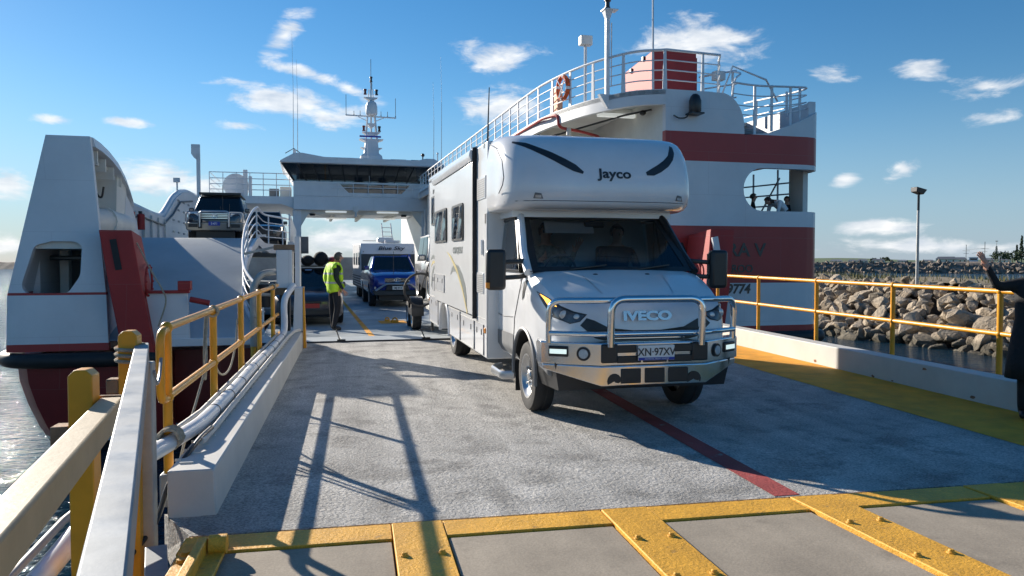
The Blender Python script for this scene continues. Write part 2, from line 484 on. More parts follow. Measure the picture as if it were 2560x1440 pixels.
class B:
    def __init__(s):
        s.v, s.f, s.mi, s.cur = [], [], [], 0

    def add(s, vs, fs):
        k = len(s.v)
        s.v += [tuple(v) for v in vs]
        for f in fs:
            s.f.append(tuple(i + k for i in f))
            s.mi.append(s.cur)
        return s

    def box(s, x0, x1, y0, y1, z0, z1):
        return s.hexa([(x0, y0, z0), (x1, y0, z0), (x1, y1, z0), (x0, y1, z0), (x0, y0, z1), (x1, y0, z1), (x1, y1, z1), (x0, y1, z1)])

    def hexa(s, p):
        return s.add(p, [(0, 3, 2, 1), (4, 5, 6, 7), (0, 1, 5, 4), (1, 2, 6, 5), (2, 3, 7, 6), (3, 0, 4, 7)])

    def beam(s, p0, p1, w, h, up=(0, 0, 1)):
        p0, p1 = Vector(p0), Vector(p1)
        d = (p1 - p0).normalized()
        r = d.cross(Vector(up))
        r = r.normalized() if r.length > 1e-5 else Vector((1, 0, 0))
        u = r.cross(d)
        c = [(-1, -1), (1, -1), (1, 1), (-1, 1)]
        a = [p0 + r * x * w / 2 + u * y * h / 2 for x, y in c] + [p1 + r * x * w / 2 + u * y * h / 2 for x, y in c]
        return s.add(a, [(3, 2, 1, 0), (4, 5, 6, 7), (0, 1, 5, 4), (1, 2, 6, 5), (2, 3, 7, 6), (3, 0, 4, 7)])

    def tube(s, pts, r, n=8, closed=False, cap=True, flat=1.):
        P = [Vector(p) for p in pts]
        N = len(P)
        rr = r if isinstance(r, (list, tuple)) else [r] * N
        T = []
        for i in range(N):
            a = P[(i - 1) % N] if (closed or i) else P[0]
            b = P[(i + 1) % N] if (closed or i < N - 1) else P[-1]
            T.append((b - a).normalized())
        u = Vector((0, 0, 1)) if abs(T[0].z) < .9 else Vector((1, 0, 0))
        rings = []
        for i in range(N):
            u = (u - T[i] * u.dot(T[i]))
            u = u.normalized() if u.length > 1e-6 else T[i].orthogonal().normalized()
            w = T[i].cross(u)
            rings.append([P[i] + (u * cos(2 * pi * k / n) + w * sin(2 * pi * k / n) * flat) * rr[i] for k in range(n)])
        return s.loft(rings, cap=cap and not closed, closed=closed)

    def cyl(s, p0, p1, r, r2=None, n=12):
        return s.tube([p0, p1], [r, r if r2 is None else r2], n)

    def loft(s, rings, cap=True, closed=False, ringclosed=True):
        n = len(rings[0])
        vs = [p for R in rings for p in R]
        fs = []
        m = len(rings)
        for i in range(m if closed else m - 1):
            a, b = i * n, ((i + 1) % m) * n
            for k in range(n if ringclosed else n - 1):
                k2 = (k + 1) % n
                fs.append((a + k, a + k2, b + k2, b + k))
        if cap:
            fs.append(tuple(range(n))[::-1])
            fs.append(tuple((m - 1) * n + k for k in range(n)))
        return s.add(vs, fs)

    def prism(s, pts, vec):
        v = Vector(vec)
        P = [Vector(p) for p in pts]
        return s.loft([P, [p + v for p in P]])

    def lathe(s, prof, c=(0, 0, 0), axis='z', n=20, a0=0, a1=2 * pi):
        full = abs(a1 - a0 - 2 * pi) < 1e-6
        m = n if full else n + 1
        rings = []
        for k in range(m):
            a = a0 + (a1 - a0) * k / n
            R = []
            for r, h in prof:
                q = (r * cos(a), r * sin(a), h)
                if axis == 'x':
                    q = (h, r * cos(a), r * sin(a))
                elif axis == 'y':
                    q = (r * cos(a), h, r * sin(a))
                R.append((q[0] + c[0], q[1] + c[1], q[2] + c[2]))
            rings.append(R)
        return s.loft(rings, cap=False, closed=full, ringclosed=False)

    def ball(s, c, r, sc=(1, 1, 1), n=12, m=8):
        prof = [(r * sin(pi * i / m) + 1e-5, -r * cos(pi * i / m)) for i in range(m + 1)]
        k = len(s.v)
        s.lathe(prof, n=n)
        for i in range(k, len(s.v)):
            p = s.v[i]
            s.v[i] = (p[0] * sc[0] + c[0], p[1] * sc[1] + c[1], p[2] * sc[2] + c[2])
        return s

    def grid(s, fn, nu, nv):
        vs = [fn(i / nu, j / nv) for j in range(nv + 1) for i in range(nu + 1)]
        fs = [(j * (nu + 1) + i, j * (nu + 1) + i + 1, (j + 1) * (nu + 1) + i + 1, (j + 1) * (nu + 1) + i) for j in range(nv) for i in range(nu)]
        return s.add(vs, fs)

    def mesh(s, name, mats, smooth=40):
        me = bpy.data.meshes.new(name)
        me.from_pydata([metres(v) for v in s.v], [], s.f)
        for m in mats:
            me.materials.append(MATS[m])
        if len(mats) > 1:
            me.polygons.foreach_set('material_index', s.mi)
        bm = bmesh.new()
        bm.from_mesh(me)
        bmesh.ops.recalc_face_normals(bm, faces=bm.faces)
        bm.to_mesh(me)
        bm.free()
        if smooth:
            me.polygons.foreach_set('use_smooth', [True] * len(me.polygons))
            me.set_sharp_from_angle(angle=radians(smooth))
        me.update()
        return me

    def build(s, name, mat, parent=None, smooth=40, bevel=0., loc=None, rot=None, seg=2):
        mats = mat if isinstance(mat, (list, tuple)) else [mat]
        o = bpy.data.objects.new(name, s.mesh(name, mats, smooth))
        COL.objects.link(o)
        o.parent = parent
        if loc:
            o.location = loc
        if rot:
            o.rotation_euler = rot
        if bevel:
            md = o.modifiers.new('bevel', 'BEVEL')
            md.width = bevel
            md.segments = seg
            md.limit_method = 'ANGLE'
            md.angle_limit = radians(35)
            md.harden_normals = False
        return o


def tag(o, label=None, cat=None, group=None, kind=None):
    for k, v in (('label', label), ('category', cat), ('group', group), ('kind', kind)):
        if v:
            o[k] = v
    return o


def empty(name, loc=(0, 0, 0), rz=0., rx=0.):
    o = bpy.data.objects.new(name, None)
    COL.objects.link(o)
    o.location = loc
    o.rotation_euler = (rx, 0, rz)
    o.empty_display_size = .1
    return o


def dup(o, parent=None, loc=None, rot=None, name=None):
    c = o.copy()
    COL.objects.link(c)
    if name:
        c.name = name
    c.parent = parent
    if loc is not None:
        c.location = loc
    if rot is not None:
        c.rotation_euler = rot
    for ch in [q for q in bpy.data.objects if q.parent == o and q != c]:
        dup(ch, c)
    return c


def evald(o):
    dg = bpy.context.evaluated_depsgraph_get()
    dg.update()
    return bpy.data.meshes.new_from_object(o.evaluated_get(dg))


def cut(o, *cutters):
    tmp = []
    for cb in cutters:
        c = cb.build('cutter_tmp', 'black_plastic', o.parent)
        tmp.append(c)
        md = o.modifiers.new('cut', 'BOOLEAN')
        md.operation = 'DIFFERENCE'
        md.solver = 'EXACT'
        md.object = c
    bpy.context.view_layer.update()
    me = evald(o)
    o.modifiers.clear()
    o.data = me
    for c in tmp:
        bpy.data.objects.remove(c)
    me.set_sharp_from_angle(angle=radians(35))
    return o


def text(body, size, mat, parent, origin, right, up, name='lettering', ext=.002, align='CENTER', bold=0., sx=1., shear=0.):
    c = bpy.data.curves.new(name, 'FONT')
    c.body = body
    c.size = size
    c.extrude = ext
    c.offset = bold
    c.shear = shear
    c.align_x = align
    c.resolution_u = 4
    o = bpy.data.objects.new('text_tmp', c)
    COL.objects.link(o)
    bpy.context.view_layer.update()
    me = evald(o)
    bpy.data.objects.remove(o)
    r, u = Vector(right).normalized(), Vector(up).normalized()
    w = r.cross(u)
    M = Matrix(((r.x * sx, u.x, w.x, origin[0]), (r.y * sx, u.y, w.y, origin[1]), (r.z * sx, u.z, w.z, origin[2]), (0, 0, 0, 1)))
    me.transform(M)
    if UNIT[0]:
        for v in me.vertices:
            v.co = metres(v.co)
    me.materials.clear()
    me.materials.append(MATS[mat])
    q = bpy.data.objects.new(name, me)
    COL.objects.link(q)
    q.parent = parent
    return q


def arc(c, r, a0, a1, n, plane='xy'):
    out = []
    for i in range(n + 1):
        a = radians(a0 + (a1 - a0) * i / n)
        p, q = r * cos(a), r * sin(a)
        if plane == 'xy':
            out.append((c[0] + p, c[1] + q, c[2]))
        elif plane == 'xz':
            out.append((c[0] + p, c[1], c[2] + q))
        else:
            out.append((c[0], c[1] + p, c[2] + q))
    return out


def rounded(pts, r, n=5):
    """polyline with its inner corners rounded"""
    P = [Vector(p) for p in pts]
    out = [P[0]]
    for i in range(1, len(P) - 1):
        a, b, c = P[i - 1], P[i], P[i + 1]
        d0, d1 = (a - b), (c - b)
        k = min(r, d0.length * .49, d1.length * .49)
        s, e = b + d0.normalized() * k, b + d1.normalized() * k
        for j in range(n + 1):
            t = j / n
            out.append(s * (1 - t) ** 2 + b * 2 * t * (1 - t) + e * t * t)
    out.append(P[-1])
    return out


def catmull(pts, n=6):
    P = [Vector(p) for p in pts]
    P = [P[0] * 2 - P[1]] + P + [P[-1] * 2 - P[-2]]
    out = []
    for i in range(1, len(P) - 2):
        a, b, c, d = P[i - 1:i + 3]
        for j in range(n):
            t = j / n
            out.append(.5 * ((2 * b) + (c - a) * t + (2 * a - 5 * b + 4 * c - d) * t * t + (3 * b - a - 3 * c + d) * t ** 3))
    out.append(P[-2])
    return out


# ------------------------------------------------------------------ water, dock, loading ramp
WZ = -2.68
wb = B()
wb.add([(-6000, -6000, WZ), (6000, -6000, WZ), (6000, 6000, WZ), (-6000, 6000, WZ)], [(0, 1, 2, 3)])
tag(wb.build('water', 'sea_water', smooth=0), 'dark rippled harbour water', 'water', kind='structure')

RY0, RY1 = 4.95, 15.45      # loading ramp from the dock to the stern of the ferry
RXL, RXR = -1.30, 7.42


def rz(y):
    return .1 * max(0, min(1, (y - RY0) / (RY1 - RY0)))


dock = empty('dock', (1.5, 2.5, 0))
tag(dock, 'concrete dock slab with raised yellow steel edge plates', 'dock', kind='structure')


def dk(b):     # dock geometry is written in world coordinates
    b.v = [(x - 1.5, y - 2.5, z) for x, y, z in b.v]
    return b


dk(B().box(-1.05, 12, -12, 4.62, -2.2, -.05)).build('slab', 'concrete', dock)
dk(B().box(-1.05, 12, 4.62, RY0 - .03, -.6, -.05)).build('slab_edge', 'rusty_steel', dock)
strips = [(.205, .525, 0), (1.60, 1.92, 0), (3.0, 3.33, .06), (4.42, 4.74, .06), (5.85, 6.17, .06), (7.3, 7.62, .06)]
bolt = B()
bolt.lathe([(0, .022), (.013, .022), (.017, .017), (.019, 0)], n=10).lathe([(.0, .008), (.024, .008), (.026, 0)], n=12)
bolt0 = None
xs = [-1.03] + [q for s in strips for q in (s[0], s[1])]
for i, (x0, x1, sl) in enumerate(strips):
    b = B()
    h = .016
    b.hexa([(x0 + 3 * sl, 1.0, -.05), (x1 + 3 * sl, 1.0, -.05), (x1, RY0 - .05, -.05), (x0, RY0 - .05, -.05),
            (x0 + 3 * sl, 1.0, h), (x1 + 3 * sl, 1.0, h), (x1, RY0 - .05, h), (x0, RY0 - .05, h)])
    dk(b).build('yellow_plate', 'yellow_worn', dock, bevel=.006)
    for y in (4.33, 3.76, 3.2, 2.6):
        for f in (.15, .82):
            xx = x0 + (x1 - x0) * f + sl * (4.9 - y) * .77
            p = (xx - 1.5, y - 2.5, h)
            if bolt0 is None:
                bolt0 = bolt.build('bolt', 'yellow_worn', dock, loc=p)
            else:
                dup(bolt0, dock, p)
    xa = -1.03 if i == 0 else strips[i - 1][1] + .006
    dk(B().box(xa, x0 - .006, 4.64, RY0 - .04, -.05, .008)).build('yellow_plate', 'yellow_worn', dock, bevel=.005)
    sa = 0 if i == 0 else strips[i - 1][2]
    b = B()
    xb = -1.03 if i == 0 else strips[i - 1][1] + .012
    b.hexa([(xb + sa * 3, 1.0, -.05), (x0 - .012 + sl * 3, 1.0, -.05), (x0 - .012, 4.62, -.05), (xb, 4.62, -.05),
            (xb + sa * 3, 1.0, -.004), (x0 - .012 + sl * 3, 1.0, -.004), (x0 - .012, 4.62, -.004), (xb, 4.62, -.004)])
    dk(b).build('concrete_panel', 'concrete', dock, bevel=.004)

ramp = empty('loading_ramp', (3, 10, 0))
tag(ramp, 'grey painted steel loading ramp from the dock to the ferry', 'ramp', kind='structure')


def rk(b):
    b.v = [(x - 3, y - 10, z) for x, y, z in b.v]
    return b


b = B()
N = 24
x0, x1 = -1.02, RXR
top = [[(x0 if j == 0 else x1, RY0 + (RY1 - RY0) * i / N, rz(RY0 + (RY1 - RY0) * i / N)) for j in range(2)] for i in range(N + 1)]
b.loft([[(t[0][0], t[0][1], t[0][2] - .35), (t[1][0], t[1][1], t[1][2] - .35), t[1], t[0]] for t in top])
rk(b).build('ramp_deck', 'ramp_deck', ramp, bevel=.0)


def strip(name, xa, xb, ya, yb, mat, lift=.004):
    b = B()
    b.add([(xa, ya, rz(ya) + lift), (xb, ya, rz(ya) + lift), (xb, yb, rz(yb) + lift), (xa, yb, rz(yb) + lift)], [(0, 1, 2, 3)])
    return rk(b).build(name, mat, ramp, smooth=0)


strip('red_line', 2.92, 3.12, RY0 + .02, RY1 - .05, 'red_line')
strip('yellow_edge_stripe', 5.92, 7.145, RY0 + .02, RY1 - .05, 'yellow_line')
# kerbs
b = B().hexa([(-1.23, 5.33, -.02), (-.925, 5.33, -.02), (-.995, RY1, .08), (-1.28, RY1, .08), (-1.23, 5.33, .31), (-.935, 5.33, .31), (-.995, RY1, .41), (-1.28, RY1, .41)])
rk(b).build('kerb', 'kerb_paint', ramp, bevel=.012)
b = B().hexa([(7.15, RY0, -.02), (7.42, RY0, -.02), (7.42, RY1, .08), (7.15, RY1, .08), (7.15, RY0, .33), (7.42, RY0, .33), (7.42, RY1, .42), (7.15, RY1, .42)])
rk(b).build('kerb', 'kerb_paint', ramp, bevel=.012)
rk(B().hexa([(-1.12, 5.0, -.25), (-.99, 5.0, -.25), (-.99, 5.42, -.25), (-1.27, 5.42, -.25), (-1.02, 4.96, 0), (-.99, 4.96, 0), (-.99, 5.42, 0), (-1.27, 5.42, 0)])).build('corner_gusset', 'ramp_deck', ramp)
for (x, y) in ((7.147, 9.6), (7.147, 9.2), (7.147, 7.8), (7.147, 11.0), (7.147, 8.6)):
    rr = random.uniform(.025, .06)
    zz = rz(y) + random.choice((.02, .05, .27))
    b = B()
    b.add([(x, y + rr * cos(a) * random.uniform(.6, 1.4), zz + rr * .5 * sin(a) * random.uniform(.6, 1.3)) for a in [2 * pi * i / 9 for i in range(9)]], [tuple(range(9))])
    rk(b).build('rust_spot', 'kerb_rust', ramp, smooth=0)
# perforated cable bracket strip and end plate with yellow edge beside the ferry
b = B()
for i in range(34):
    y = 5.5 + i * .27
    b.box(-1.19, -1.10, y, y + .012, rz(y) + .30, rz(y) + .318)
    b.box(-1.24, -1.20, y + .1, y + .112, rz(y) + .30, rz(y) + .318)
rk(b).build('cable_tray_slots', 'kerb_paint', ramp)
rk(B().hexa([(-1.16, 14.55, .42), (-.98, 14.55, .42), (-.98, 14.75, .42), (-1.16, 14.75, .42), (-1.12, 14.5, 1.21), (-.98, 14.5, 1.21), (-.98, 14.62, 1.23), (-1.12, 14.62, 1.23)])).build('end_plate', 'ship_white', ramp, bevel=.008)
rk(B().hexa([(-.976, 14.55, .1), (-.93, 14.55, .1), (-.93, 14.75, .1), (-.976, 14.75, .1), (-.976, 14.5, 1.21), (-.955, 14.5, 1.21), (-.955, 14.62, 1.23), (-.976, 14.62, 1.23)])).build('end_plate_edge', 'yellow_rail', ramp)


# ------------------------------------------------------------------ yellow guard rails on the ramp
def guardrail(x, ys, top_z, mid_z, base, label, loop=False, far=None, near=None):
    root = empty('guard_rail', (x, ys[0], 0))
    tag(root, label, 'guard rail', 'yellow guard rails of the loading ramp')
    o = Vector((x, ys[0], 0))

    def w(b):
        b.v = [(p[0] - o.x, p[1] - o.y, p[2]) for p in b.v]
        return b
    ya, yb = (near or ys[0]), (far or ys[-1])
    for z in (top_z, mid_z):
        w(B().tube([(x, ya if not (loop) else ys[0], z + rz(ya)), (x, yb, z + rz(yb))], .030, 12)).build('rail', 'yellow_rail', root)
    if loop:
        pts = rounded([(x, ys[0], top_z), (x, ys[0] - .20, top_z - .015), (x, ys[0] - .20, mid_z + .01), (x, ys[0], mid_z)], .12, 6)
        w(B().tube(pts, .030, 12)).build('end_loop', 'yellow_rail', root)
    for y in ys:
        b = B()
        b.cyl((x, y, base + rz(y)), (x, y, top_z + rz(y) - .01), .034, n=14)
        b.ball((x, y, top_z + rz(y)), .045).ball((x, y, mid_z + rz(y)), .045)
        w(b).build('post', 'yellow_rail', root)
        w(B().box(x - .05, x + .05, y - .07, y + .07, base + rz(y) - .22, base + rz(y) + .02)).build('base_bracket', 'galvanised', root, bevel=.01)
    return root


guardrail(-1.37, [6.0, 7.85, 9.65, 11.4, 13.2], 1.19, .68, .10, 'yellow pipe guard rail with a rounded end loop on the left edge of the ramp', True, 13.95)
guardrail(7.55, [7.85, 9.73, 11.6, 13.5, 15.2], 1.30, .79, .05, 'yellow pipe guard rail on the right edge of the ramp before the rocks', False, 15.4, 7.55)

# pipes along the left kerb
def thing_tube(name, label, cat, pts, r, mat, n=10, group=None, flat=1.):
    p0 = Vector(pts[0])
    b = B().tube([Vector(p) - p0 for p in pts], r, n, flat=flat)
    o = b.build(name, mat, loc=tuple(p0))
    return tag(o, label, cat, group)


pp = catmull([(-1.62, 3.3, -.02), (-1.55, 4.2, .12), (-1.45, 5.3, .33), (-1.33, 5.95, .37), (-1.24, 6.6, .385), (-1.22, 8, .40), (-1.23, 9.6, .415), (-1.22, 11.4, .43), (-1.23, 13.3, .455), (-1.25, 13.9, .60), (-1.27, 14.2, 1.0), (-1.15, 14.6, 1.25)], 6)
pipe = empty('conduit_pipe', pp[0])
tag(pipe, 'thick white plastic conduit pipe lying along the left kerb', 'pipe')
B().tube([p - pp[0] for p in pp], .058, 14).build('pipe', 'pvc_pipe', pipe)
for y in (6.9, 7.7, 8.6, 9.5, 10.4, 11.3, 12.2, 13.0):
    q = min(pp, key=lambda p: abs(p.y - y))
    B().tube([q - pp[0] - Vector((0, .012, 0)), q - pp[0] + Vector((0, .012, 0))], .061, 14).build('clip_band', 'black_plastic', pipe)
thing_tube('conduit_pipe', 'slim grey conduit pipe beside the thick white one', 'pipe', [(-1.72, 3.0, .02), (-1.6, 4.6, .25), (-1.38, 6.0, .40), (-1.31, 6.9, .41), (-1.31, 9, .43), (-1.31, 13.3, .48)], .022, 'galv_post')
thing_tube('cable_duct', 'flat white cable duct on top of the left kerb', 'cable duct', [(-1.13, 5.95, .36), (-1.12, 6.4, .365), (-1.12, 13.2, .45), (-1.07, 13.7, .48), (-1.02, 14.35, .45)], .030, 'kerb_paint', 6, flat=.7)
thing_tube('black_cable', 'black cable looping from the kerb down beside the dock', 'cable', catmull([(-1.12, 6.3, .39), (-1.15, 5.9, .37), (-1.24, 5.5, .22), (-1.30, 5.3, -.02), (-1.42, 5.1, -.18)], 6), .018, 'black_plastic')
thing_tube('rope', 'loose rope hanging from the top rail at the second left post', 'rope', catmull([(-1.40, 7.75, 1.2), (-1.41, 7.70, .95), (-1.40, 7.62, .72), (-1.42, 7.3, .45), (-1.42, 6.8, .2), (-1.43, 6.3, -.2)], 6), .011, 'rope')
thing_tube('rope', 'rope sagging between the second and third left posts', 'rope', catmull([(-1.41, 7.9, .95), (-1.41, 8.2, .62), (-1.41, 8.6, .48), (-1.41, 9.1, .50), (-1.41, 9.5, .72), (-1.41, 9.65, 1.0)], 6), .011, 'rope')
thing_tube('rope', 'double rope bight hanging at the second left post', 'rope', catmull([(-1.42, 7.82, 1.2), (-1.43, 7.80, .9), (-1.43, 7.78, .62), (-1.43, 7.74, .56), (-1.43, 7.71, .62), (-1.43, 7.72, .9), (-1.42, 7.74, 1.18)], 5), .011, 'rope')
for (y, z, lab) in ((7.85, 1.2, 'rope lashing wound round the rail at the second left post'), (13.2, 1.27, 'rope lashing wound round the rail at the last left post')):
    pts = [(-1.37 + .045 * cos(a), y - .05 + .1 * a / (2 * pi * 4), z + .045 * sin(a)) for a in [2 * pi * 4 * i / 48 for i in range(49)]]
    thing_tube('rope_lashing', lab, 'rope', pts, .012, 'rope', 6)
pts = [(-1.34 + .075 * cos(a), 5.86 + .16 * a / (2 * pi * 5), .40 + .075 * sin(a)) for a in [2 * pi * 5 * i / 60 for i in range(61)]]
thing_tube('rope_lashing', 'frayed rope tying the white pipe to the nearest rail post', 'rope', pts, .014, 'rope', 6)


# ------------------------------------------------------------------ barriers at the dock edge, close left
def sqpost(name, x, y, w, z0, z1, mat, label, cham=.03):
    b = B()
    h = w / 2
    b.loft([[(-h, -h, z0), (h, -h, z0), (h, h, z0), (-h, h, z0)], [(-h, -h, z1 - cham), (h, -h, z1 - cham), (h, h, z1 - cham), (-h, h, z1 - cham)],
            [(-h + cham, -h, z1), (h - cham, -h, z1), (h - cham, h, z1), (-h + cham, h, z1)]])
    return b


post1 = empty('barrier_post', (-1.36, 4.22, 0))
tag(post1, 'nearest thick yellow square steel post at the left dock edge', 'post', 'yellow square posts at the dock edge')
sqpost('p', 0, 0, .115, -1.6, 1.14, '', '').build('post', 'yellow_rail', post1, bevel=.006)
B().box(-.14, -.058, -.06, .05, .76, .86).build('lug', 'rusty_steel', post1, bevel=.006)
B().box(.058, .17, .02, .10, .86, .93).build('lug', 'yellow_worn', post1, bevel=.006)
B().box(-.15, -.058, -.05, .04, -.12, -.05).build('lug', 'kerb_paint', post1, bevel=.006)
post2 = empty('barrier_post', (-1.405, 5.2, 0))
tag(post2, 'second yellow square post with rope and rusty bracket, farther left', 'post', 'yellow square posts at the dock edge')
sqpost('p', 0, 0, .112, -1.6, 1.25, '', '').build('post', 'yellow_rail', post2, bevel=.006)
B().box(-.13, -.057, -.05, .05, .86, .95).build('lug', 'rusty_steel', post2, bevel=.006)
pts = [(.080 * cos(a), .080 * sin(a), 1.16 - .11 * a / (2 * pi * 3)) for a in [2 * pi * 3 * i / 45 for i in range(46)]]
thing_tube('rope_lashing', 'grey rope wound round the top of the second yellow post', 'rope', [(p[0] - 1.405, p[1] + 5.2, p[2]) for p in pts], .012, 'rope', 6)
cr = empty('cream_barrier_rail', (-1.25, 4.28, .92))
tag(cr, 'cream painted box rail running back from the nearest yellow post', 'barrier rail')
B().beam((0, 0, 0), (.52, -3.6, -.0), .11, .125).build('rail', 'cream_rail', cr, bevel=.012)
B().beam((-.002, .004, 0), (.0, .03, 0), .125, .14).build('end_cap', 'rusty_steel', cr, bevel=.004)

gg = empty('galvanised_gate', (-1.36, 5.25, 0))
tag(gg, 'galvanised box section gate with a long top rail toward the viewer', 'gate')
B().beam((0, .05, 1.10), (1.06, -4.4, 1.08), .080, .12).build('top_rail', 'galvanised', gg, bevel=.006)
B().beam((0.02, .02, 1.04), (0.02, .02, -.75), .11, .10, (0, 1, 0)).build('post', 'galv_post', gg, bevel=.008)
B().beam((.18, -.42, -.05), (1.1, -4.2, -.1), .12, .10).build('bottom_rail', 'galvanised', gg, bevel=.006)
thing_tube('chain', 'short chain from the gate top to the yellow end loop', 'chain', catmull([(-1.28, 5.25, .98), (-1.30, 5.4, .88), (-1.33, 5.6, .90), (-1.36, 5.78, 1.0)], 6), .012, 'galvanised', 6)

br = empty('yellow_hinge_bracket', (-.87, 4.70, 0))
tag(br, 'yellow painted steel hinge lug with bolt holes at the dock corner', 'bracket')
b = B()
b.prism([(-.03, -.9, 0), (-.03, -.9, .11), (-.03, -.12, .11), (-.03, .0, .07), (-.03, .0, 0)], (.055, 0, 0))
b.build('lug_plate', 'yellow_worn', br, bevel=.008)
B().box(-.13, .12, -1.0, .02, .010, .035).build('base_plate', 'yellow_worn', br, bevel=.006)
for y in (-.16, -.27):
    B().lathe([(0, .02), (.024, .02), (.028, 0)], (-.085, y, .035), n=10).build('bolt', 'yellow_worn', br)
B().cyl((.035, -.12, .07), (.13, -.12, .07), .055, n=14).build('hinge_barrel', 'yellow_worn', br)
# ------------------------------------------------------------------ ferry (its own axes: x starboard, y forward, turned 3.5 deg)
FR = radians(3.5)
F = empty('ferry', (0, 0, 0), FR)
tag(F, 'white and red vehicle ferry with its open stern moored at the ramp', 'ferry')


def fw(x, y, z):      # ferry coordinates to world
    return (x * cos(FR) - y * sin(FR), x * sin(FR) + y * cos(FR), z)


SHIP = (1.37, -.6216)     # the ferry was drawn on a 1.37 m grid with its datum 0.62 m below the dock


def fs(x, y, z):
    return fw(x * SHIP[0], y * SHIP[0], z * SHIP[0] + SHIP[1])


def fp(name, b, mat, parent=None, **k):
    return b.build(name, mat, parent or F, **k)


UNIT[0] = SHIP
# hull
out = [(-4.75, 50), (-4.75, 15.0), (-4.68, 14.4), (-4.45, 14.08), (-4.1, 14.0), (-2.45, 14.0), (-2.35, 15.0), (6.95, 15.0), (7.0, 14.0), (10.05, 14.0), (10.35, 14.08),
       (10.54, 14.4), (10.6, 15.0), (10.6, 50), (8.5, 56), (-2.8, 56)]


def hullring(z, ins):
    R = []
    for x, y in out:
        cx = max(-1, min(1, (x - 2.8) / 6.0))
        yy = y + (ins * .55 if y < 14.6 else (ins * .15 if y < 15.2 else -ins))
        R.append((x - ins * cx if y < 14.9 or abs(cx) > .9 else x, yy, z))
    return R


hb = B().loft([hullring(.08, 0), hullring(-.3, .03), hullring(-.7, .13), hullring(-1.1, .27), hullring(-1.5, .46), hullring(-2.0, .8)])
fp('hull', hb, 'ship_hull', smooth=30)
# white bulwark band above the fender, port corner and starboard corner are the quarter walls below
fe = fp('fender', B().tube(catmull([(-2.35, 13.92, .08), (-3.4, 13.86, .08), (-4.35, 13.92, .08), (-4.74, 14.2, .08), (-4.92, 14.9, .08), (-4.96, 17, .08), (-4.96, 30, .08)], 6), .125, 10), 'black_rubber')
fp('fender', B().tube(catmull([(7.2, 13.92, .12), (8.4, 13.86, .12), (10.1, 13.90, .12), (10.5, 14.1, .12), (10.72, 14.6, .12), (10.78, 16, .12), (10.78, 30, .12)], 6), .135, 10), 'black_rubber')
UNIT[0] = None
# main deck
fp('main_deck', B().box(-.95, 7.6, 16.25, 74, -.08, .1), 'ship_deck')
fp('main_deck', B().box(-6.3, -.952, 27, 74, -.08, .1), 'ship_deck')
fp('main_deck', B().box(7.602, 14.0, 19.6, 74, -.08, .098), 'ship_deck')
fp('transom_sill', B().box(-3.1, 9.4, 20.3, 20.6, -.4, -.085), 'ship_white')
fp('lane_line', B().add([(1.25, 16.4, .105), (1.37, 16.4, .105), (1.50, 68, .105), (1.38, 68, .105)], [(0, 1, 2, 3)]), 'yellow_line', smooth=0)
fp('lane_line', B().add([(-.75, 17.0, .105), (-.1, 16.9, .105), (-.1, 16.95, .105), (-.6, 18.6, .105)], [(0, 1, 2, 3)]), 'yellow_line', smooth=0)
fp('foot_mark', B().add([(1.8, 19.8, .105), (2.5, 19.8, .105), (2.5, 20.8, .105), (1.8, 20.8, .105)], [(0, 1, 2, 3)]), 'yellow_line', smooth=0)
lash = fp('lashing_point', B().box(2.1, 2.28, 20.1, 20.3, .105, .16).tube(arc((2.2, 20.2, .16), .06, 0, 180, 6, 'xz'), .018, 6), 'yellow_worn')
fp('lashing_point', B().box(1.98, 2.1, 20.55, 20.7, .105, .15).tube(arc((2.04, 20.62, .15), .05, 0, 180, 6, 'xz'), .016, 6), 'yellow_worn')
for i, (xa, xb) in enumerate(((-.88, .62), (.64, 2.3), (2.32, 4.0), (4.02, 5.9))):
    f = fp('stern_flap', B().hexa([(xa, 15.46, .085), (xb, 15.46, .085), (xb, 16.24, .06), (xa, 16.24, .06), (xa, 15.46, .125), (xb, 15.46, .125), (xb, 16.24, .135), (xa, 16.24, .135)]), 'ship_ramp', bevel=.006)
    if i < 3:
        x = xb + .01
        fp('dog_lever', B().cyl((x - .03, 15.45, .14), (x - .08, 15.58, .30), .012, n=6).ball((x - .085, 15.59, .31), .018).box(x - .08, x + .08, 15.42, 15.50, .128, .155), 'black_plastic', f)
fp('flap_hinge_bar', B().cyl((-.9, 15.43, .10), (6, 15.43, .10), .03, n=8), 'black_rubber')

# vehicle ramp from the stern up to the mezzanine
EDGE = catmull([(-.72, 31.5, 0), (-.95, 30.6, 0), (-1.4, 29.2, 0), (-1.72, 27.2, 0), (-1.85, 24.5, 0), (-1.72, 22, 0), (-1.45, 20.6, 0), (-.95, 19.2, 0)], 5)


def edge_x(y):
    for a, b in zip(EDGE, EDGE[1:]):
        if b.y <= y <= a.y:
            t = (a.y - y) / max(1e-6, a.y - b.y)
            return a.x + (b.x - a.x) * t
    return EDGE[0].x if y > EDGE[0].y else EDGE[-1].x


def vr_z(y):
    t = max(0, min(1, (y - 19.2) / (27.6 - 19.2)))
    if y > 27.6:
        return 2.5 - .2 * min(1, y - 27.6)
    return -.12 + 2.62 * (t * .62 + .38 * (3 * t * t - 2 * t ** 3))


def vr(u, v):
    y = 19.22 + (28.7 - 19.22) * v
    xl = -6.05
    return (xl + (edge_x(y) - xl) * u, y, vr_z(y))


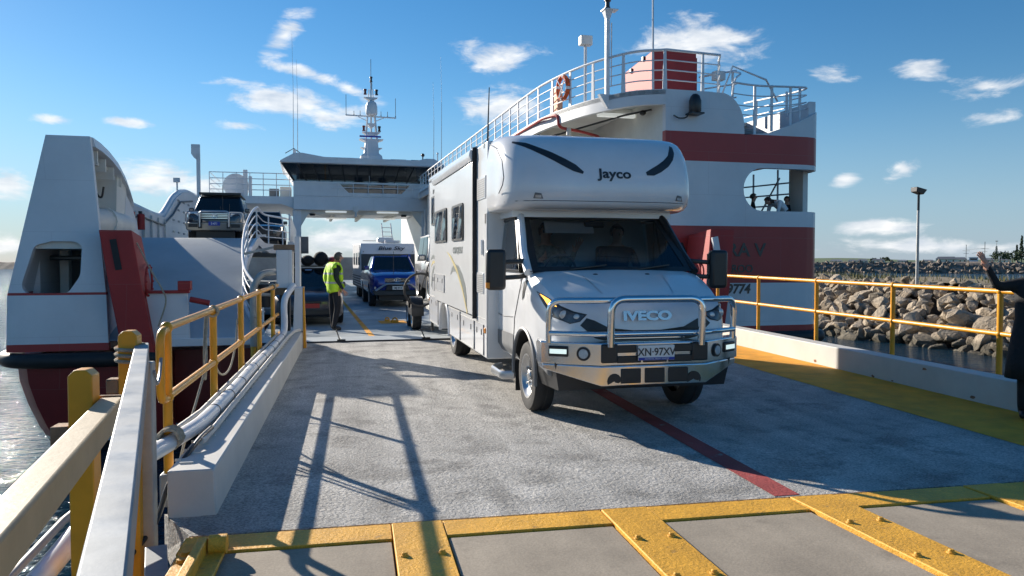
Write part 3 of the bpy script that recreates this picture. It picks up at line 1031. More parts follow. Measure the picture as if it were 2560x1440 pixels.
fp('vehicle_ramp', B().grid(vr, 8, 40), 'ship_ramp')
bs = B()
R = []
for p in reversed([q for q in EDGE]):
    z = vr_z(p.y)
    h = .24 if p.y < 29 else .30
    R.append([(p.x, p.y, z + .04), (p.x + .09, p.y, z + .04), (p.x + .09, p.y, z - h), (p.x, p.y, z - h)])
bs.loft(R)
fp('ramp_stringer', bs, 'ship_white')
fp('ramp_lip', B().box(-3.2, -.98, 19.12, 19.24, -.28, -.1), 'ship_white', bevel=.01)
# curved rail on the inner edge of the vehicle ramp
rl = empty('ramp_railing')
rl.parent = F
pe = [p for p in EDGE if p.y > 19.3]


def rail_pts(h):
    return [(p.x + .03, p.y, vr_z(p.y) + h) for p in pe]


B().tube(rail_pts(1.06), .038, 8).build('top_rail', 'ship_rail', rl)
for h in (.80, .54, .28):
    B().tube(rail_pts(h), .018, 6).build('mid_rail', 'ship_rail', rl)
for y in (30.6, 29.2, 27.4, 25.2, 23.3, 21.8, 20.6, 19.6):
    x, z = edge_x(y) + .045, vr_z(y)
    B().hexa([(x - .02, y - .10, z), (x + .02, y - .10, z), (x + .02, y + .10, z), (x - .02, y + .10, z), (x - .02, y - .05, z + 1.03), (x + .02, y - .05, z + 1.03), (x + .02, y + .05, z + 1.03), (x - .02, y + .05, z + 1.03)]).build('stanchion', 'ship_rail', rl)
# mezzanine deck, its solid guard plate, supports
fp('mezzanine_deck', B().box(-6.05, -1.75, 28.2, 32, 2.05, 2.29).box(-6.05, -.64, 32.001, 70, 2.05, 2.29), 'ship_ramp')
fp('mezzanine_guard', B().hexa([(-.70, 31.2, 2.5), (-.64, 31.2, 2.5), (-.58, 44, 2.5), (-.64, 44, 2.5), (-.70, 31.2, 3.56), (-.64, 31.2, 3.56), (-.58, 44, 3.4), (-.64, 44, 3.4)]), 'ship_white')
fp('mezzanine_fascia', B().prism([(-.74, 31.3, 2.48), (-.54, 31.3, 2.48), (-.46, 31.3, 2.26), (-.56, 31.3, 2.18), (-.78, 31.3, 2.2)], (.0, 34, 0)), 'ship_white')
for y in (30.2, 34, 38, 42, 47, 54, 60):
    fp('mezzanine_post', B().box(-.82, -.62, y, y + .18, .1, 2.25), 'ship_white_in', bevel=.01)
fp('mezzanine_wall', B().box(-6.15, -6.06, 27, 70, .1, 2.24), 'ship_white_in')
fp('air_conditioner', B().box(-.52, .05, 34.5, 35.2, 2.05, 2.78).box(-.46, .0, 34.46, 34.498, 2.12, 2.68), 'grey_plastic', bevel=.02)

UNIT[0] = SHIP
# port casing wall with the rising arch
prof = [(17.0, 3.35), (19, 3.3), (22, 3.22), (25.5, 3.12), (27, 3.12), (28, 3.45), (29.2, 3.9), (30.8, 4.25), (32.6, 4.42), (35, 4.45), (50, 4.45)]
pts = [(-4.72, y, z) for y, z in prof] + [(-4.72, 50, .1), (-4.72, 14.9, .1), (-4.72, 14.9, 2.2), (-4.72, 17, 2.3)]
fp('port_casing', B().prism(pts, (.26, 0, 0)), 'ship_white', smooth=25)
cap = [(-4.6, y, z + .02) for y, z in prof]
fp('casing_cap', B().tube(rounded(cap, .5), .1, 8), 'ship_white')
for y in [18 + i * 1.1 for i in range(9)]:
    fp('casing_stiffener', B().box(-4.458, -4.40, y, y + .05, 2.3, 3.05), 'ship_white_in')
for y in (28.5, 29.6, 30.8, 32.0):
    for z in (2.7, 3.1, 3.5, 3.85):
        if z < 3.5 or y > 29:
            fp('lashing_pocket', B().box(-4.46, -4.435, y, y + .35, z, z + .06), 'ship_deck')
fp('casing_pipe', B().tube(rounded([(-4.42, 17.5, 3.0), (-4.42, 20, 2.95), (-4.42, 20, 2.75), (-4.42, 22, 2.72), (-4.42, 22.6, 2.95), (-4.42, 26.5, 2.85), (-4.42, 28.4, 3.3), (-4.42, 30, 3.85), (-4.42, 33, 4.1)], .15), .03, 6), 'black_plastic')
fp('deck_vent', B().tube(rounded([(-4.55, 21.6, 3.2), (-4.55, 21.6, 3.62), (-4.75, 21.2, 3.62)], .12), .06, 8).box(-5.0, -4.72, 21.0, 21.45, 3.5, 3.75), 'ship_white', bevel=.02)
fp('deck_light', B().cyl((-4.6, 30.5, 4.3), (-4.6, 30.5, 4.62), .03, n=6).box(-4.72, -4.5, 30.42, 30.55, 4.6, 4.76), 'ship_white')

# port tower at the stern
tw = empty('port_tower')
tw.parent = F
fr = B().loft([[(-4.70, 14.0, .22), (-3.20, 14.0, .22), (-3.20, 14.12, .22), (-4.70, 14.12, .22)],
               [(-4.68, 14.02, 1.12), (-3.23, 14.02, 1.12), (-3.23, 14.14, 1.12), (-4.68, 14.14, 1.12)],
               [(-4.16, 14.30, 3.78), (-3.50, 14.30, 3.78), (-3.50, 14.42, 3.78), (-4.16, 14.42, 3.78)]]).build('front_plate', 'tower_bands', tw)
cutter = B().prism(rounded([(-4.05, 13, 2.02), (-3.70, 13, 2.02), (-3.60, 13, 1.95), (-3.62, 13, 1.45), (-3.80, 13, 1.17), (-4.42, 13, 1.17), (-4.48, 13, 1.3), (-4.30, 13, 1.95), (-4.05, 13, 2.02)], .07, 3)[:-1], (0, 2, 0))
cut(fr, cutter)
so = B().loft([[(-4.70, 14.12, .22), (-4.60, 14.12, .22), (-4.60, 17.4, .22), (-4.70, 17.4, .22)],
               [(-4.68, 14.14, 1.12), (-4.58, 14.14, 1.12), (-4.58, 17.4, 1.12), (-4.68, 17.4, 1.12)],
               [(-4.16, 14.42, 3.78), (-4.06, 14.42, 3.78), (-4.12, 17.0, 3.40), (-4.22, 17.0, 3.40)]]).build('outer_plate', 'tower_bands', tw)
# roof, rolled down at its forward end
R = []
for y, z in ((14.42, 3.78), (14.9, 3.76), (15.5, 3.70), (16.2, 3.57), (16.8, 3.36), (17.25, 3.10), (17.35, 2.98)):
    k = (y - 14.42) / 3
    R.append([(-4.14, y, z), (-3.48, y, z), (-3.44, y, z - .16), (-4.14, y, z - .10)])
B().loft(R).build('roof', 'ship_white', tw)
for i, y in enumerate((14.75, 15.3, 15.9, 16.5)):
    B().box(-4.05, -3.5, y, y + .06, 3.38 - .08 * i, 3.60 - .075 * i).build('roof_beam', 'ship_white_in', tw)
B().box(-3.95, -3.6, 15.0, 15.9, 3.40, 3.46).build('roof_light', 'ship_white_in', tw, bevel=.01)
B().hexa([(-4.1, 16.2, 2.1), (-3.55, 16.2, 2.1), (-3.5, 17.2, 2.1), (-4.1, 17.2, 2.1), (-4.05, 16.4, 3.35), (-3.55, 16.4, 3.35), (-3.5, 16.9, 3.2), (-4.05, 16.9, 3.2)]).build('inner_column', 'ship_white_in', tw)
B().prism([(-3.5, 16.9, 3.02), (-3.5, 17.4, 2.85), (-3.5, 17.9, 2.5), (-3.5, 18.1, 2.1), (-3.5, 18.1, 1.9), (-3.5, 16.6, 1.9)], (-.06, 0, 0)).build('wing_plate', 'ship_white', tw)
B().hexa([(-4.55, 14.2, 1.9), (-3.35, 14.2, 1.9), (-3.35, 17.3, 1.9), (-4.55, 17.3, 1.9), (-4.5, 14.2, 2.05), (-3.38, 14.2, 2.05), (-3.38, 17.3, 2.05), (-4.5, 17.3, 2.05)]).build('platform', 'ship_white_in', tw)
B().tube([(-3.9, 14.6, 2.42), (-3.62, 15.6, 2.42), (-3.56, 16.8, 2.38)], [.2, .25, .25], 14).build('duct', 'ship_white_in', tw)
B().cyl((-3.63, 15.55, 2.42), (-3.62, 15.62, 2.42), .275, n=16).build('duct_flange', 'ship_white_in', tw)
B().box(-4.6, -3.3, 16.4, 16.5, .3, 1.9).build('rear_bulkhead', 'ship_deck', tw)
B().box(-3.34, -3.26, 14.14, 16.5, .22, 1.9).build('inner_plate', 'ship_white', tw)
B().box(-4.3, -4.15, 15.4, 15.6, .3, 1.9).box(-3.85, -3.5, 15.8, 16.1, .4, 1.7).build('winch_gear', 'ship_white_in', tw, bevel=.02)
B().tube(rounded([(-4.3, 14.9, 1.75), (-3.6, 14.9, 1.75), (-3.6, 15.6, 1.2)], .1), .04, 6).build('winch_pipe', 'black_plastic', tw)
B().tube(catmull([(-3.75, 15.6, 3.2), (-3.72, 15.55, 2.95), (-3.62, 15.5, 2.86), (-3.58, 15.5, 3.05)], 4), .02, 6).build('hose', 'black_plastic', tw)


# the leaning red stern posts either side of the opening
def redpost(x0, x1, lean, y0, y1, top):
    t = empty('stern_post')
    t.parent = F
    b = B().loft([[(x0 + lean, y0 + .1, -.55), (x1 + lean, y0 + .1, -.55), (x1 + lean, y1, -.55), (x0 + lean, y1, -.55)],
                  [(x0 + lean * .35, y0, 1.2), (x1 + lean * .35, y0, 1.2), (x1 + lean * .35, y1, 1.2), (x0 + lean * .35, y1, 1.2)],
                  [(x0, y0, top), (x1, y0, top), (x1, y1 - .05, top - .08), (x0, y1 - .05, top - .08)]])
    b.build('post_body', 'ship_red', t, bevel=.015)
    return t


p1 = redpost(-3.27, -2.78, .42, 13.78, 14.6, 2.2)
pb = B().tube(arc((-2.60, 14.15, 1.35), .27, 0, 360, 24, 'yz')[:-1], .018, 6, closed=True)
pb.build('manhole_ring', 'ship_red', p1)
for i in range(12):
    a = 2 * pi * i / 12
    B().ball((-2.585, 14.15 + .27 * cos(a), 1.35 + .27 * sin(a)), .02, n=6, m=4).build('ring_bolt', 'ship_red', p1)
B().beam((-3.06, 13.772, 2.05), (-2.98, 13.772, 1.55), .10, .006, (0, 1, 0)).build('rubbing_mark', 'black_rubber', p1)
p2 = redpost(7.35, 7.85, -.25, 13.05, 13.98, 2.3)
pb = B().tube(arc((7.25, 13.5, 1.45), .26, 0, 360, 24, 'yz')[:-1], .018, 6, closed=True)
pb.build('manhole_ring', 'ship_red', p2)
B().beam((7.40, 13.0, 2.15), (7.48, 13.0, 1.75), .12, .05, (0, 1, 0)).build('guide_shoe', 'ship_white', p2)
B().cyl((7.42, 12.9, .3), (7.42, 12.9, 1.55), .035, n=8).cyl((7.42, 12.9, .62), (7.42, 12.9, .9), .06, n=8).build('strut', 'lamp_body', p2)
fp('stern_bulwark', B().hexa([(-2.62, 14.02, .22), (-1.95, 14.02, .32), (-1.95, 14.12, .32), (-2.62, 14.12, .22), (-2.75, 14.02, 1.15), (-1.98, 14.02, 1.15), (-1.98, 14.12, 1.15), (-2.75, 14.12, 1.15)]), 'ship_white')
fp('bulwark_cap', B().box(-2.7, -1.95, 13.98, 14.16, 1.15, 1.2), 'ship_red')
fp('fairlead', B().box(-2.12, -1.92, 13.95, 14.18, 1.2, 1.36).cyl((-1.93, 13.95, 1.05), (-1.62, 13.95, .98), .05, n=8), 'ship_red', bevel=.01)
fp('mooring_line', B().tube(catmull([(-2.74, 13.95, 2.0), (-2.5, 13.9, 1.5), (-2.35, 13.9, 1.22), (-2.3, 13.9, 1.0), (-2.42, 13.9, .6)], 5), .014, 6), 'rope')

# starboard quarter wall with the oval opening
path = [(6.87, 14.0), (8.4, 14.0), (10.1, 14.0), (10.32, 14.06), (10.48, 14.22), (10.56, 14.5), (10.56, 18.5)]
inn = [(6.87, 14.14), (8.4, 14.14), (10.06, 14.14), (10.22, 14.18), (10.35, 14.30), (10.42, 14.5), (10.42, 18.5)]
HT = 5.09


def topz(x, y):
    if y > 14.45:
        return 4.98
    return 4.28 + .66 * max(0, min(1, (x - 8.63) / 1.65)) ** 1.4 if x > 8.6 else HT


sw = B()
R = []
segs = []
P2, I2 = [], []
for i in range(len(path) - 1):
    for k in range(4):
        t = k / 4
        P2.append((path[i][0] + (path[i + 1][0] - path[i][0]) * t, path[i][1] + (path[i + 1][1] - path[i][1]) * t))
        I2.append((inn[i][0] + (inn[i + 1][0] - inn[i][0]) * t, inn[i][1] + (inn[i + 1][1] - inn[i][1]) * t))
P2.append(path[-1])
I2.append(inn[-1])
for (a, c) in zip(P2, I2):
    R.append([(a[0], a[1], .15), (a[0], a[1], 5.09), (c[0], c[1], 5.09), (c[0], c[1], .15)])
sw.loft(R)
sb = sw.build('starboard_quarter', 'stern_bands', F, smooth=30)
ov = []
for a in range(90, 271, 15):
    ov.append((9.06 + .44 * cos(radians(a)), 3.17 + .44 * sin(radians(a))))
ov += [(11.1, 2.73), (11.1, 3.61)]
c1 = B().prism([(x, 13.5, z) for x, z in ov], (0, 1.5, 0))
c2 = B().prism([(10.1, 14.95, 3.0), (10.1, 15.1, 2.76), (10.1, 18.2, 2.76), (10.1, 18.2, 3.9), (10.1, 15.3, 3.9), (10.1, 15.0, 3.75), (10.1, 14.9, 3.4)], (1, 0, 0))
# step down of the top edge beyond the rounded shoulder
sh = [(8.0, 5.3)] + [(8.05 + .58 * sin(radians(a)), 4.28 + .82 * cos(radians(a)) ** .8 if a < 90 else 4.28) for a in range(0, 91, 10)] + [(8.63, 4.27), (9.2, 4.33), (9.8, 4.55), (10.7, 4.96), (10.7, 5.3)]
c3 = B().prism([(x, 13.5, z) for x, z in sh], (0, .78, 0))
cut(sb, c1, c2, c3)
fp('quarter_floor', B().box(6.9, 10.4, 14.15, 24, 1.80, 1.95), 'ship_white_in')
fp('quarter_inner_wall', B().box(6.87, 7.0, 14.14, 24, .1, 5.0), 'ship_white_in')
fp('quarter_ceiling', B().box(7.0, 10.4, 14.15, 24, 4.0, 4.2), 'ship_white_in')
fp('opening_post', B().box(10.3, 10.42, 14.4, 14.9, 1.96, 4.0), 'ship_white_in')
orl = empty('opening_railing')
orl.parent = F
for z in (2.95, 3.2, 3.45):
    B().cyl((10.49, 14.9, z), (10.49, 18.2, z + .12), .018, n=6).build('rail', 'ship_rail', orl)
for y in (15.6, 16.6):
    B().cyl((10.49, y, 2.7), (10.49, y, 3.8), .025, n=6).build('stanchion', 'ship_rail', orl)
B().cyl((10.47, 15.5, 3.6), (10.47, 16.3, 2.8), .02, n=6).build('brace', 'ship_rail', orl)
fp('starboard_side', B().box(10.42, 10.56, 18.5, 50, .15, 5.0), 'stern_bands')
# name and registration on the stern
text('AURORA V', .38, 'decal_dark', F, (8.12, 13.992, 1.80), (1, 0, 0), (0, 0, 1), bold=.008, sx=1.08)
text('KANGAROO', .22, 'decal_dark', F, (8.22, 13.992, 1.47), (1, 0, 0), (0, 0, 1), bold=.005)
text('59774', .27, 'decal_dark', F, (8.45, 13.992, 1.04), (1, 0, 0), (0, 0, 1), bold=.008, shear=.15)

# starboard top deck with the curved inner edge, fascia and the soffit underneath
ED = catmull([(6.87, 14.0, 0), (6.25, 14.4, 0), (5.72, 15.6, 0), (5.42, 17.3, 0), (5.35, 19, 0), (5.35, 21, 0)], 5)
ED = [Vector((7.9, 14.004, 0))] + ED + [Vector((5.35, y, 0)) for y in (24, 28, 33, 38, 45, 50)]
TD = [(p.x, p.y) for p in ED]
tp = [(x, y, 5.0) for x, y in TD] + [(10.5, 50, 5.0), (10.5, 16.8, 5.0), (8.75, 16.8, 5.0), (8.55, 14.4, 5.0), (8.3, 14.14, 5.0)]
fp('top_deck', B().prism(tp, (0, 0, .085)), 'ship_ramp', smooth=0)
R = []
for p in ED:
    R.append([(p.x, p.y, 5.10), (p.x, p.y, 4.80), (p.x + .10, p.y + .06, 4.80), (p.x + .10, p.y + .06, 5.10)])
fp('deck_fascia', B().loft(R), 'ship_white', smooth=50)
fp('soffit_beam', B().box(5.5, 6.9, 18.0, 18.15, 4.7, 5.0), 'ship_white_in')
fp('soffit_beam', B().box(5.5, 6.9, 20.6, 20.75, 4.7, 5.0), 'ship_white_in')
fp('soffit_panel', B().box(5.75, 6.85, 15.6, 17.9, 4.93, 4.997), 'ship_white_in', bevel=.01)
fp('soffit_light', B().box(6.0, 6.85, 15.4, 15.52, 4.78, 4.86), 'tube_light', bevel=.02)
fp('soffit_conduit', B().tube([(5.7, 18, 4.72), (6.5, 15.2, 4.78), (6.84, 14.6, 4.80)], .022, 6), 'black_plastic')
fp('soffit_lamp', B().ball((6.72, 14.75, 4.76), .07, (1, 1, .8)), 'nav_black')
fp('fire_main', B().tube(rounded([(5.33, 22, 5.02), (5.33, 17.2, 5.02), (5.5, 16.6, 5.0), (5.5, 16.6, 4.72), (6.1, 16.7, 4.66), (6.7, 17.2, 4.66), (6.85, 17.6, 4.66)], .15), .035, 8), 'pipe_red')
fp('soffit_lamp', B().cyl((5.75, 16.6, 4.72), (5.75, 16.6, 4.55), .05, .06, 10), 'lamp_body')
fp('starboard_wall', B().box(5.55, 5.68, 21, 36.6, .1, 5.0), 'ship_white_in')
fp('starboard_wall', B().box(5.6, 5.75, 37.6, 47.6, .1, 4.3), 'ship_white')
fp('bow_ladder', B().beam((5.35, 47.5, .1), (5.35, 51.5, 4.2), .06, .12).beam((4.75, 47.5, .1), (4.75, 51.5, 4.2), .06, .12), 'ship_white')
fp('bow_bulkhead', B().box(-4.4, 10, 53.2, 53.4, .1, 2.0), 'ship_deck')
for i in range(14):
    t = i / 14
    fp('bow_ladder_rung', B().box(4.75, 5.35, 47.5 + 4 * t, 47.58 + 4 * t, .12 + 4.1 * t, .16 + 4.1 * t), 'ship_white')

# rail round the starboard top deck
sr = empty('top_deck_railing')
sr.parent = F
RP = [p for p in ED[1:]]
RP = [Vector((8.3, 14.5, 0)), Vector((8.1, 14.1, 0))] + RP
RP = [p + Vector((.04, .04, 0)) for p in RP]


def rp(h):
    return [(p.x, p.y, 5.10 + h) for p in RP]


tr = rp(.78)
B().tube(tr, .027, 8).build('top_rail', 'ship_rail', sr)
for h in (.58, .385, .19):
    B().tube(rp(h), .013, 6).build('mid_rail', 'ship_rail', sr)
acc = 0
last = RP[0]
sts = [RP[0]]
for p in RP[1:]:
    d = (p - last).length
    while acc + d >= .86:
        t = (.86 - acc) / d
        last = last + (p - last) * t
        sts.append(last.copy())
        d = (p - last).length
        acc = 0
    acc += d
    last = p
for i, p in enumerate(sts[:40]):
    q = sts[min(i + 1, len(sts) - 1)] - sts[max(0, i - 1)]
    q.normalize()
    a, b2 = q * .045, q * .025
    n2 = Vector((-q.y, q.x, 0)) * .015
    B().hexa([p - a - n2 + Vector((0, 0, 5.08)), p + a - n2 + Vector((0, 0, 5.08)), p + a + n2 + Vector((0, 0, 5.08)), p - a + n2 + Vector((0, 0, 5.08)),
              p - b2 - n2 + Vector((0, 0, 5.87)), p + b2 - n2 + Vector((0, 0, 5.87)), p + b2 + n2 + Vector((0, 0, 5.87)), p - b2 + n2 + Vector((0, 0, 5.87))]).build('stanchion', 'ship_rail', sr)
# red engine casing on the top deck
fn = empty('funnel_casing')
fn.parent = F
B().hexa([(7.74, 16.4, 5.09), (8.82, 16.4, 5.09), (8.82, 18.1, 5.09), (7.74, 18.1, 5.09), (7.74, 16.4, 6.56), (8.82, 16.4, 6.56), (8.82, 18.1, 6.42), (7.74, 18.1, 6.42)]).build('casing', 'ship_red', fn, bevel=.012)
for y in (16.9, 17.6):
    B().box(7.7, 7.8, y, y + .1, 6.5 - (y - 16.5) * .16, 6.6 - (y - 16.5) * .16).build('hinge', 'nav_black', fn)
B().box(8.86, 8.95, 16.6, 17.9, 5.1, 6.5).build('side_duct', 'ship_red', fn)
# mast pole with its lamp, leaning staff, searchlight, flood lights
mp = empty('light_mast')
mp.parent = F
MX, MY = 6.0, 14.92
B().box(MX - .042, MX + .042, MY - .042, MY + .042, 4.95, 6.72).build('pole', 'ship_rail', mp, bevel=.01)
B().cyl((MX + .09, MY, 5.3), (MX + .09, MY, 6.6), .014, n=6).build('cable_pipe', 'ship_rail', mp)
B().prism([(MX - .2, MY - .08, 5.12), (MX + .09, MY - .08, 5.12), (MX - .02, MY - .08, 4.84)], (0, .12, 0)).build('foot_gusset', 'ship_rail', mp)
B().loft([[(MX - .045, MY - .045, 6.68), (MX + .045, MY - .045, 6.68), (MX + .045, MY + .045, 6.68), (MX - .045, MY + .045, 6.68)], [(MX - .09, MY - .09, 6.84), (MX + .09, MY - .09, 6.84), (MX + .09, MY + .09, 6.84), (MX - .09, MY + .09, 6.84)]]).box(MX - .11, MX + .2, MY - .11, MY + .11, 6.84, 6.86).build('lamp_platform', 'ship_rail', mp)
B().lathe([(0, 6.862), (.06, 6.862), (.06, 6.91), (.045, 6.92), (.045, 7.02), (.07, 7.03), (.07, 7.09), (.03, 7.12), (0, 7.12)], (MX, MY, 0), n=14).build('navigation_lamp', 'nav_black', mp)
fp('flag_staff', B().tube([(6.66, 14.14, 5.1), (6.68, 14.2, 6.2), (6.76, 14.4, 8.3)], [.026, .022, .016], 8), 'ship_rail')
fp('searchlight', B().lathe([(0, 4.62), (.10, 4.62), (.12, 4.66), (.12, 4.86), (.09, 4.95), (.05, 4.99), (0, 5.0)], (7.42, 13.83, 0), n=14).box(7.3, 7.58, 13.74, 14.0, 4.60, 4.63), 'nav_black')
fp('searchlight_cable', B().tube(catmull([(7.02, 13.96, 4.58), (7.12, 13.9, 4.52), (7.26, 13.88, 4.54), (7.33, 13.88, 4.66)], 5), .014, 6), 'black_plastic')
for (x, y, z) in ((5.78, 15.6, 6.3), (8.95, 15.6, 5.75)):
    fl = fp('flood_light', B().box(x - .13, x + .13, y - .08, y + .10, z, z + .2), 'lamp_body', bevel=.02, rot=None)
    B().cyl((x, y + .02, z - 1.2), (x, y + .02, z + .02), .035, n=8).build('bracket', 'ship_rail', fl)
# stern stair well rails beyond the rounded shoulder
st = empty('stair_railing')
st.parent = F
for h, r in ((1.0, .022), (.7, .012), (.4, .012), (.15, .012)):
    pts = catmull([(8.45, 14.2, 4.62 + h * .75), (9.0, 14.15, 4.6 + h * .72), (9.8, 14.15, 4.72 + h * .62), (10.36, 14.4, 4.9 + h * .5), (10.47, 15.2, 4.95 + h * .5), (10.47, 17, 5.0 + h * .6)], 4)
    B().tube(pts, r, 8).build('rail', 'ship_rail', st)
for x, y, z0, z1 in ((8.95, 14.15, 4.3, 5.34), (9.35, 14.15, 4.4, 5.35), (9.8, 14.16, 4.5, 5.36), (10.16, 14.35, 4.7, 5.42), (10.29, 15.0, 4.9, 5.45), (10.29, 16.2, 4.9, 5.5)):
    B().beam((x, y, z0), (x, y, z1), .022, .055, (1, 0, 0)).build('stanchion', 'ship_rail', st)
B().tube([(8.7, 15.2, 5.1), (9.0, 15.1, 5.95), (9.7, 14.9, 5.65), (10.25, 15.3, 5.3)], .022, 8).build('hand_rail', 'ship_rail', st)
B().tube(rounded([(8.9, 16.4, 6.0), (9.3, 15.6, 5.98), (9.1, 14.9, 5.75), (8.75, 14.6, 5.55), (8.7, 14.6, 5.2)], .2), .022, 8).build('hand_rail', 'ship_rail', st)
for h in (.3, .6, .9):
    B().cyl((8.9, 16.3, 5.1 + h), (9.4, 15.6, 5.1 + h), .018, n=6).build('rail', 'ship_rail', st)
B().cyl((9.3, 15.6, 5.1), (9.3, 15.6, 6.0), .03, n=8).build('stanchion', 'ship_rail', st)
B().hexa([(8.6, 14.3, 4.35), (9.25, 14.3, 4.35), (9.25, 15.4, 4.35), (8.6, 15.4, 4.35), (8.6, 14.3, 4.40), (9.25, 14.3, 4.40), (9.25, 15.4, 4.40), (8.6, 15.4, 4.40)]).build('landing', 'ship_deck', st)
for i in range(3):
    B().box(8.62, 9.15, 14.5 + .35 * i, 14.75 + .35 * i, 4.45 + .12 * i, 4.48 + .12 * i).build('tread', 'ship_deck', st)

# ------------------------------------------------------------------ bridge across the ship
YB = 38.0
br_ = empty('bridge_deck')
br_.parent = F
B().prism([(-.62, YB, 4.18), (-.62, YB, 4.82), (6.0, YB, 4.82), (6.0, YB, 4.18)], (0, 7, 0)).build('front_beam', 'ship_white', br_)
B().prism([(-4.6, YB + .3, 4.45), (-4.6, YB + .3, 4.80), (-.63, YB + .3, 4.80), (-.63, YB + .3, 4.25), (-1.2, YB + .3, 4.45)], (0, 8, 0)).build('port_wing_deck', 'ship_white', br_)
B().box(-.62, 6.0, YB + .35, YB + .7, 3.98, 4.177).build('under_beam', 'ship_white_in', br_)
for x in (1.2, 2.6, 4.2):
    B().box(x, x + .12, YB + .5, YB + 6.5, 3.95, 4.176).build('under_beam', 'ship_white_in', br_)
for x, w in ((.85, 1.0), (3.3, 1.05)):
    B().box(x, x + w, YB + .05, YB + .2, 4.06, 4.14).build('under_light', 'tube_light', br_, bevel=.02)
    B().box(x + .1, x + w + .1, YB + 2.4, YB + 2.6, 3.88, 3.94).build('under_light', 'tube_light', br_, bevel=.02)
B().box(2.15, 2.40, YB - .12, YB - .003, 4.1, 4.38).cyl((2.28, YB - .1, 3.95), (2.28, YB - .1, 4.1), .05, n=8).ball((2.28, YB - .1, 3.9), .07).build('camera_box', 'lamp_body', br_)
B().cyl((.25, YB + .1, 3.9), (.25, YB + .1, 4.0), .12, .16, 10).cyl((4.6, YB + .1, 3.9), (4.6, YB + .1, 4.0), .12, .16, 10).build('under_lamp', 'nav_black', br_)
for x0, x1 in ((-.66, -.28), (5.5, 5.85)):
    B().box(x0, x1, YB + .2, YB + .6, .1, 4.175).build('column', 'ship_white', br_, bevel=.03)
B().prism([(-.28, YB + .22, 4.17), (.25, YB + .22, 4.17), (.0, YB + .22, 3.9), (-.28, YB + .22, 3.4)], (0, .1, 0)).build('knee', 'ship_white_in', br_)
B().prism([(5.5, YB + .22, 4.17), (4.95, YB + .22, 4.17), (5.2, YB + .22, 3.8), (5.5, YB + .22, 3.4)], (0, .1, 0)).build('knee', 'ship_white_in', br_)
wh = empty('wheelhouse')
wh.parent = F
XA, XB = -.62, 5.95
ZA, ZB, ZN = 5.52, 6.33, 5.02
NX0, NX1, NB0, NB1 = 1.45, 5.0, 1.95, 4.5
B().prism([(XA, YB, 4.83), (NB0, YB, 4.83), (NB0, YB, ZN), (NX0, YB, ZA), (XA, YB, ZA)], (0, .12, 0)).build('front_wall', 'ship_white', wh)
B().prism([(XB, YB, 4.83), (NB1, YB, 4.83), (NB1, YB, ZN), (NX1, YB, ZA), (XB, YB, ZA)], (0, .12, 0)).build('front_wall', 'ship_white', wh)
B().box(NB0 + .001, NB1 - .001, YB, YB + .12, 4.83, ZN).build('front_wall', 'ship_white', wh)
B().prism([(NB0 + .02, YB + .06, ZN), (NB1 - .02, YB + .06, ZN), (NX1 - .02, YB + .06, ZA), (NX0 + .02, YB + .06, ZA)], (0, .02, 0)).build('lower_pane', 'glass_bridge', wh)
# raked window band, each pane its own
NXW = 11
for i in range(NXW):
    a, b2 = i / NXW, (i + 1) / NXW
    def xb(t): return XA + .03 + (XB - XA - .06) * t
    def xt(t): return XA - .52 + (XB - XA + 1.04) * t
    g = .025
    B().hexa([(xb(a) + g, YB + .02, ZA + .01), (xb(b2) - g, YB + .02, ZA + .01), (xb(b2) - g, YB + .05, ZA + .01), (xb(a) + g, YB + .05, ZA + .01),
              (xt(a) + g, YB - .42, ZB), (xt(b2) - g, YB - .42, ZB), (xt(b2) - g, YB - .39, ZB), (xt(a) + g, YB - .39, ZB)]).build('window_pane', 'glass_bridge', wh)
for i in range(NXW + 1):
    t = i / NXW
    B().beam((XA + .03 + (XB - XA - .06) * t, YB + .04, ZA), (XA - .52 + (XB - XA + 1.04) * t, YB - .40, ZB), .06, .07, (0, 1, 0)).build('mullion', 'nav_black', wh)
B().box(XA - .05, XB + .05, YB - .03, YB + .1, ZA - .05, ZA + .008).build('window_sill', 'ship_white', wh)
B().loft([[(XA, YB + .12, 4.83), (XA + .1, YB + .12, 4.83), (XA + .1, YB + 4, 4.83), (XA, YB + 4, 4.83)], [(XA, YB + .12, ZA), (XA + .1, YB + .12, ZA), (XA + .1, YB + 4, ZA), (XA, YB + 4, ZA)],
          [(XA - .52, YB - .3, ZB), (XA - .4, YB - .3, ZB), (XA - .4, YB + 4.2, ZB), (XA - .52, YB + 4.2, ZB)]]).build('side_wall', 'ship_white', wh)
B().loft([[(XB - .1, YB + .12, 4.83), (XB, YB + .12, 4.83), (XB, YB + 4, 4.83), (XB - .1, YB + 4, 4.83)], [(XB - .1, YB + .12, ZA), (XB, YB + .12, ZA), (XB, YB + 4, ZA), (XB - .1, YB + 4, ZA)],
          [(XB + .4, YB - .3, ZB), (XB + .52, YB - .3, ZB), (XB + .52, YB + 4.2, ZB), (XB + .4, YB + 4.2, ZB)]]).build('side_wall', 'ship_white', wh)
B().box(XA + .1, XB - .1, YB + 3.9, YB + 4.0, 4.83, 5.6).box(XA + .1, XB - .1, YB + 3.9, YB + 4.0, 6.0, ZB).build('rear_wall', 'ship_white_in', wh)
B().box(XA + .12, XB - .12, YB + .5, YB + 1.2, 4.83, 5.45).build('console', 'black_plastic', wh, bevel=.03)
for x in (2.3, 3.5):
    B().box(x, x + .5, YB + 1.6, YB + 2.1, 5.3, 5.75).box(x + .05, x + .45, YB + 2.0, YB + 2.1, 5.75, 6.0).build('helm_seat', 'black_cloth', wh, bevel=.05)
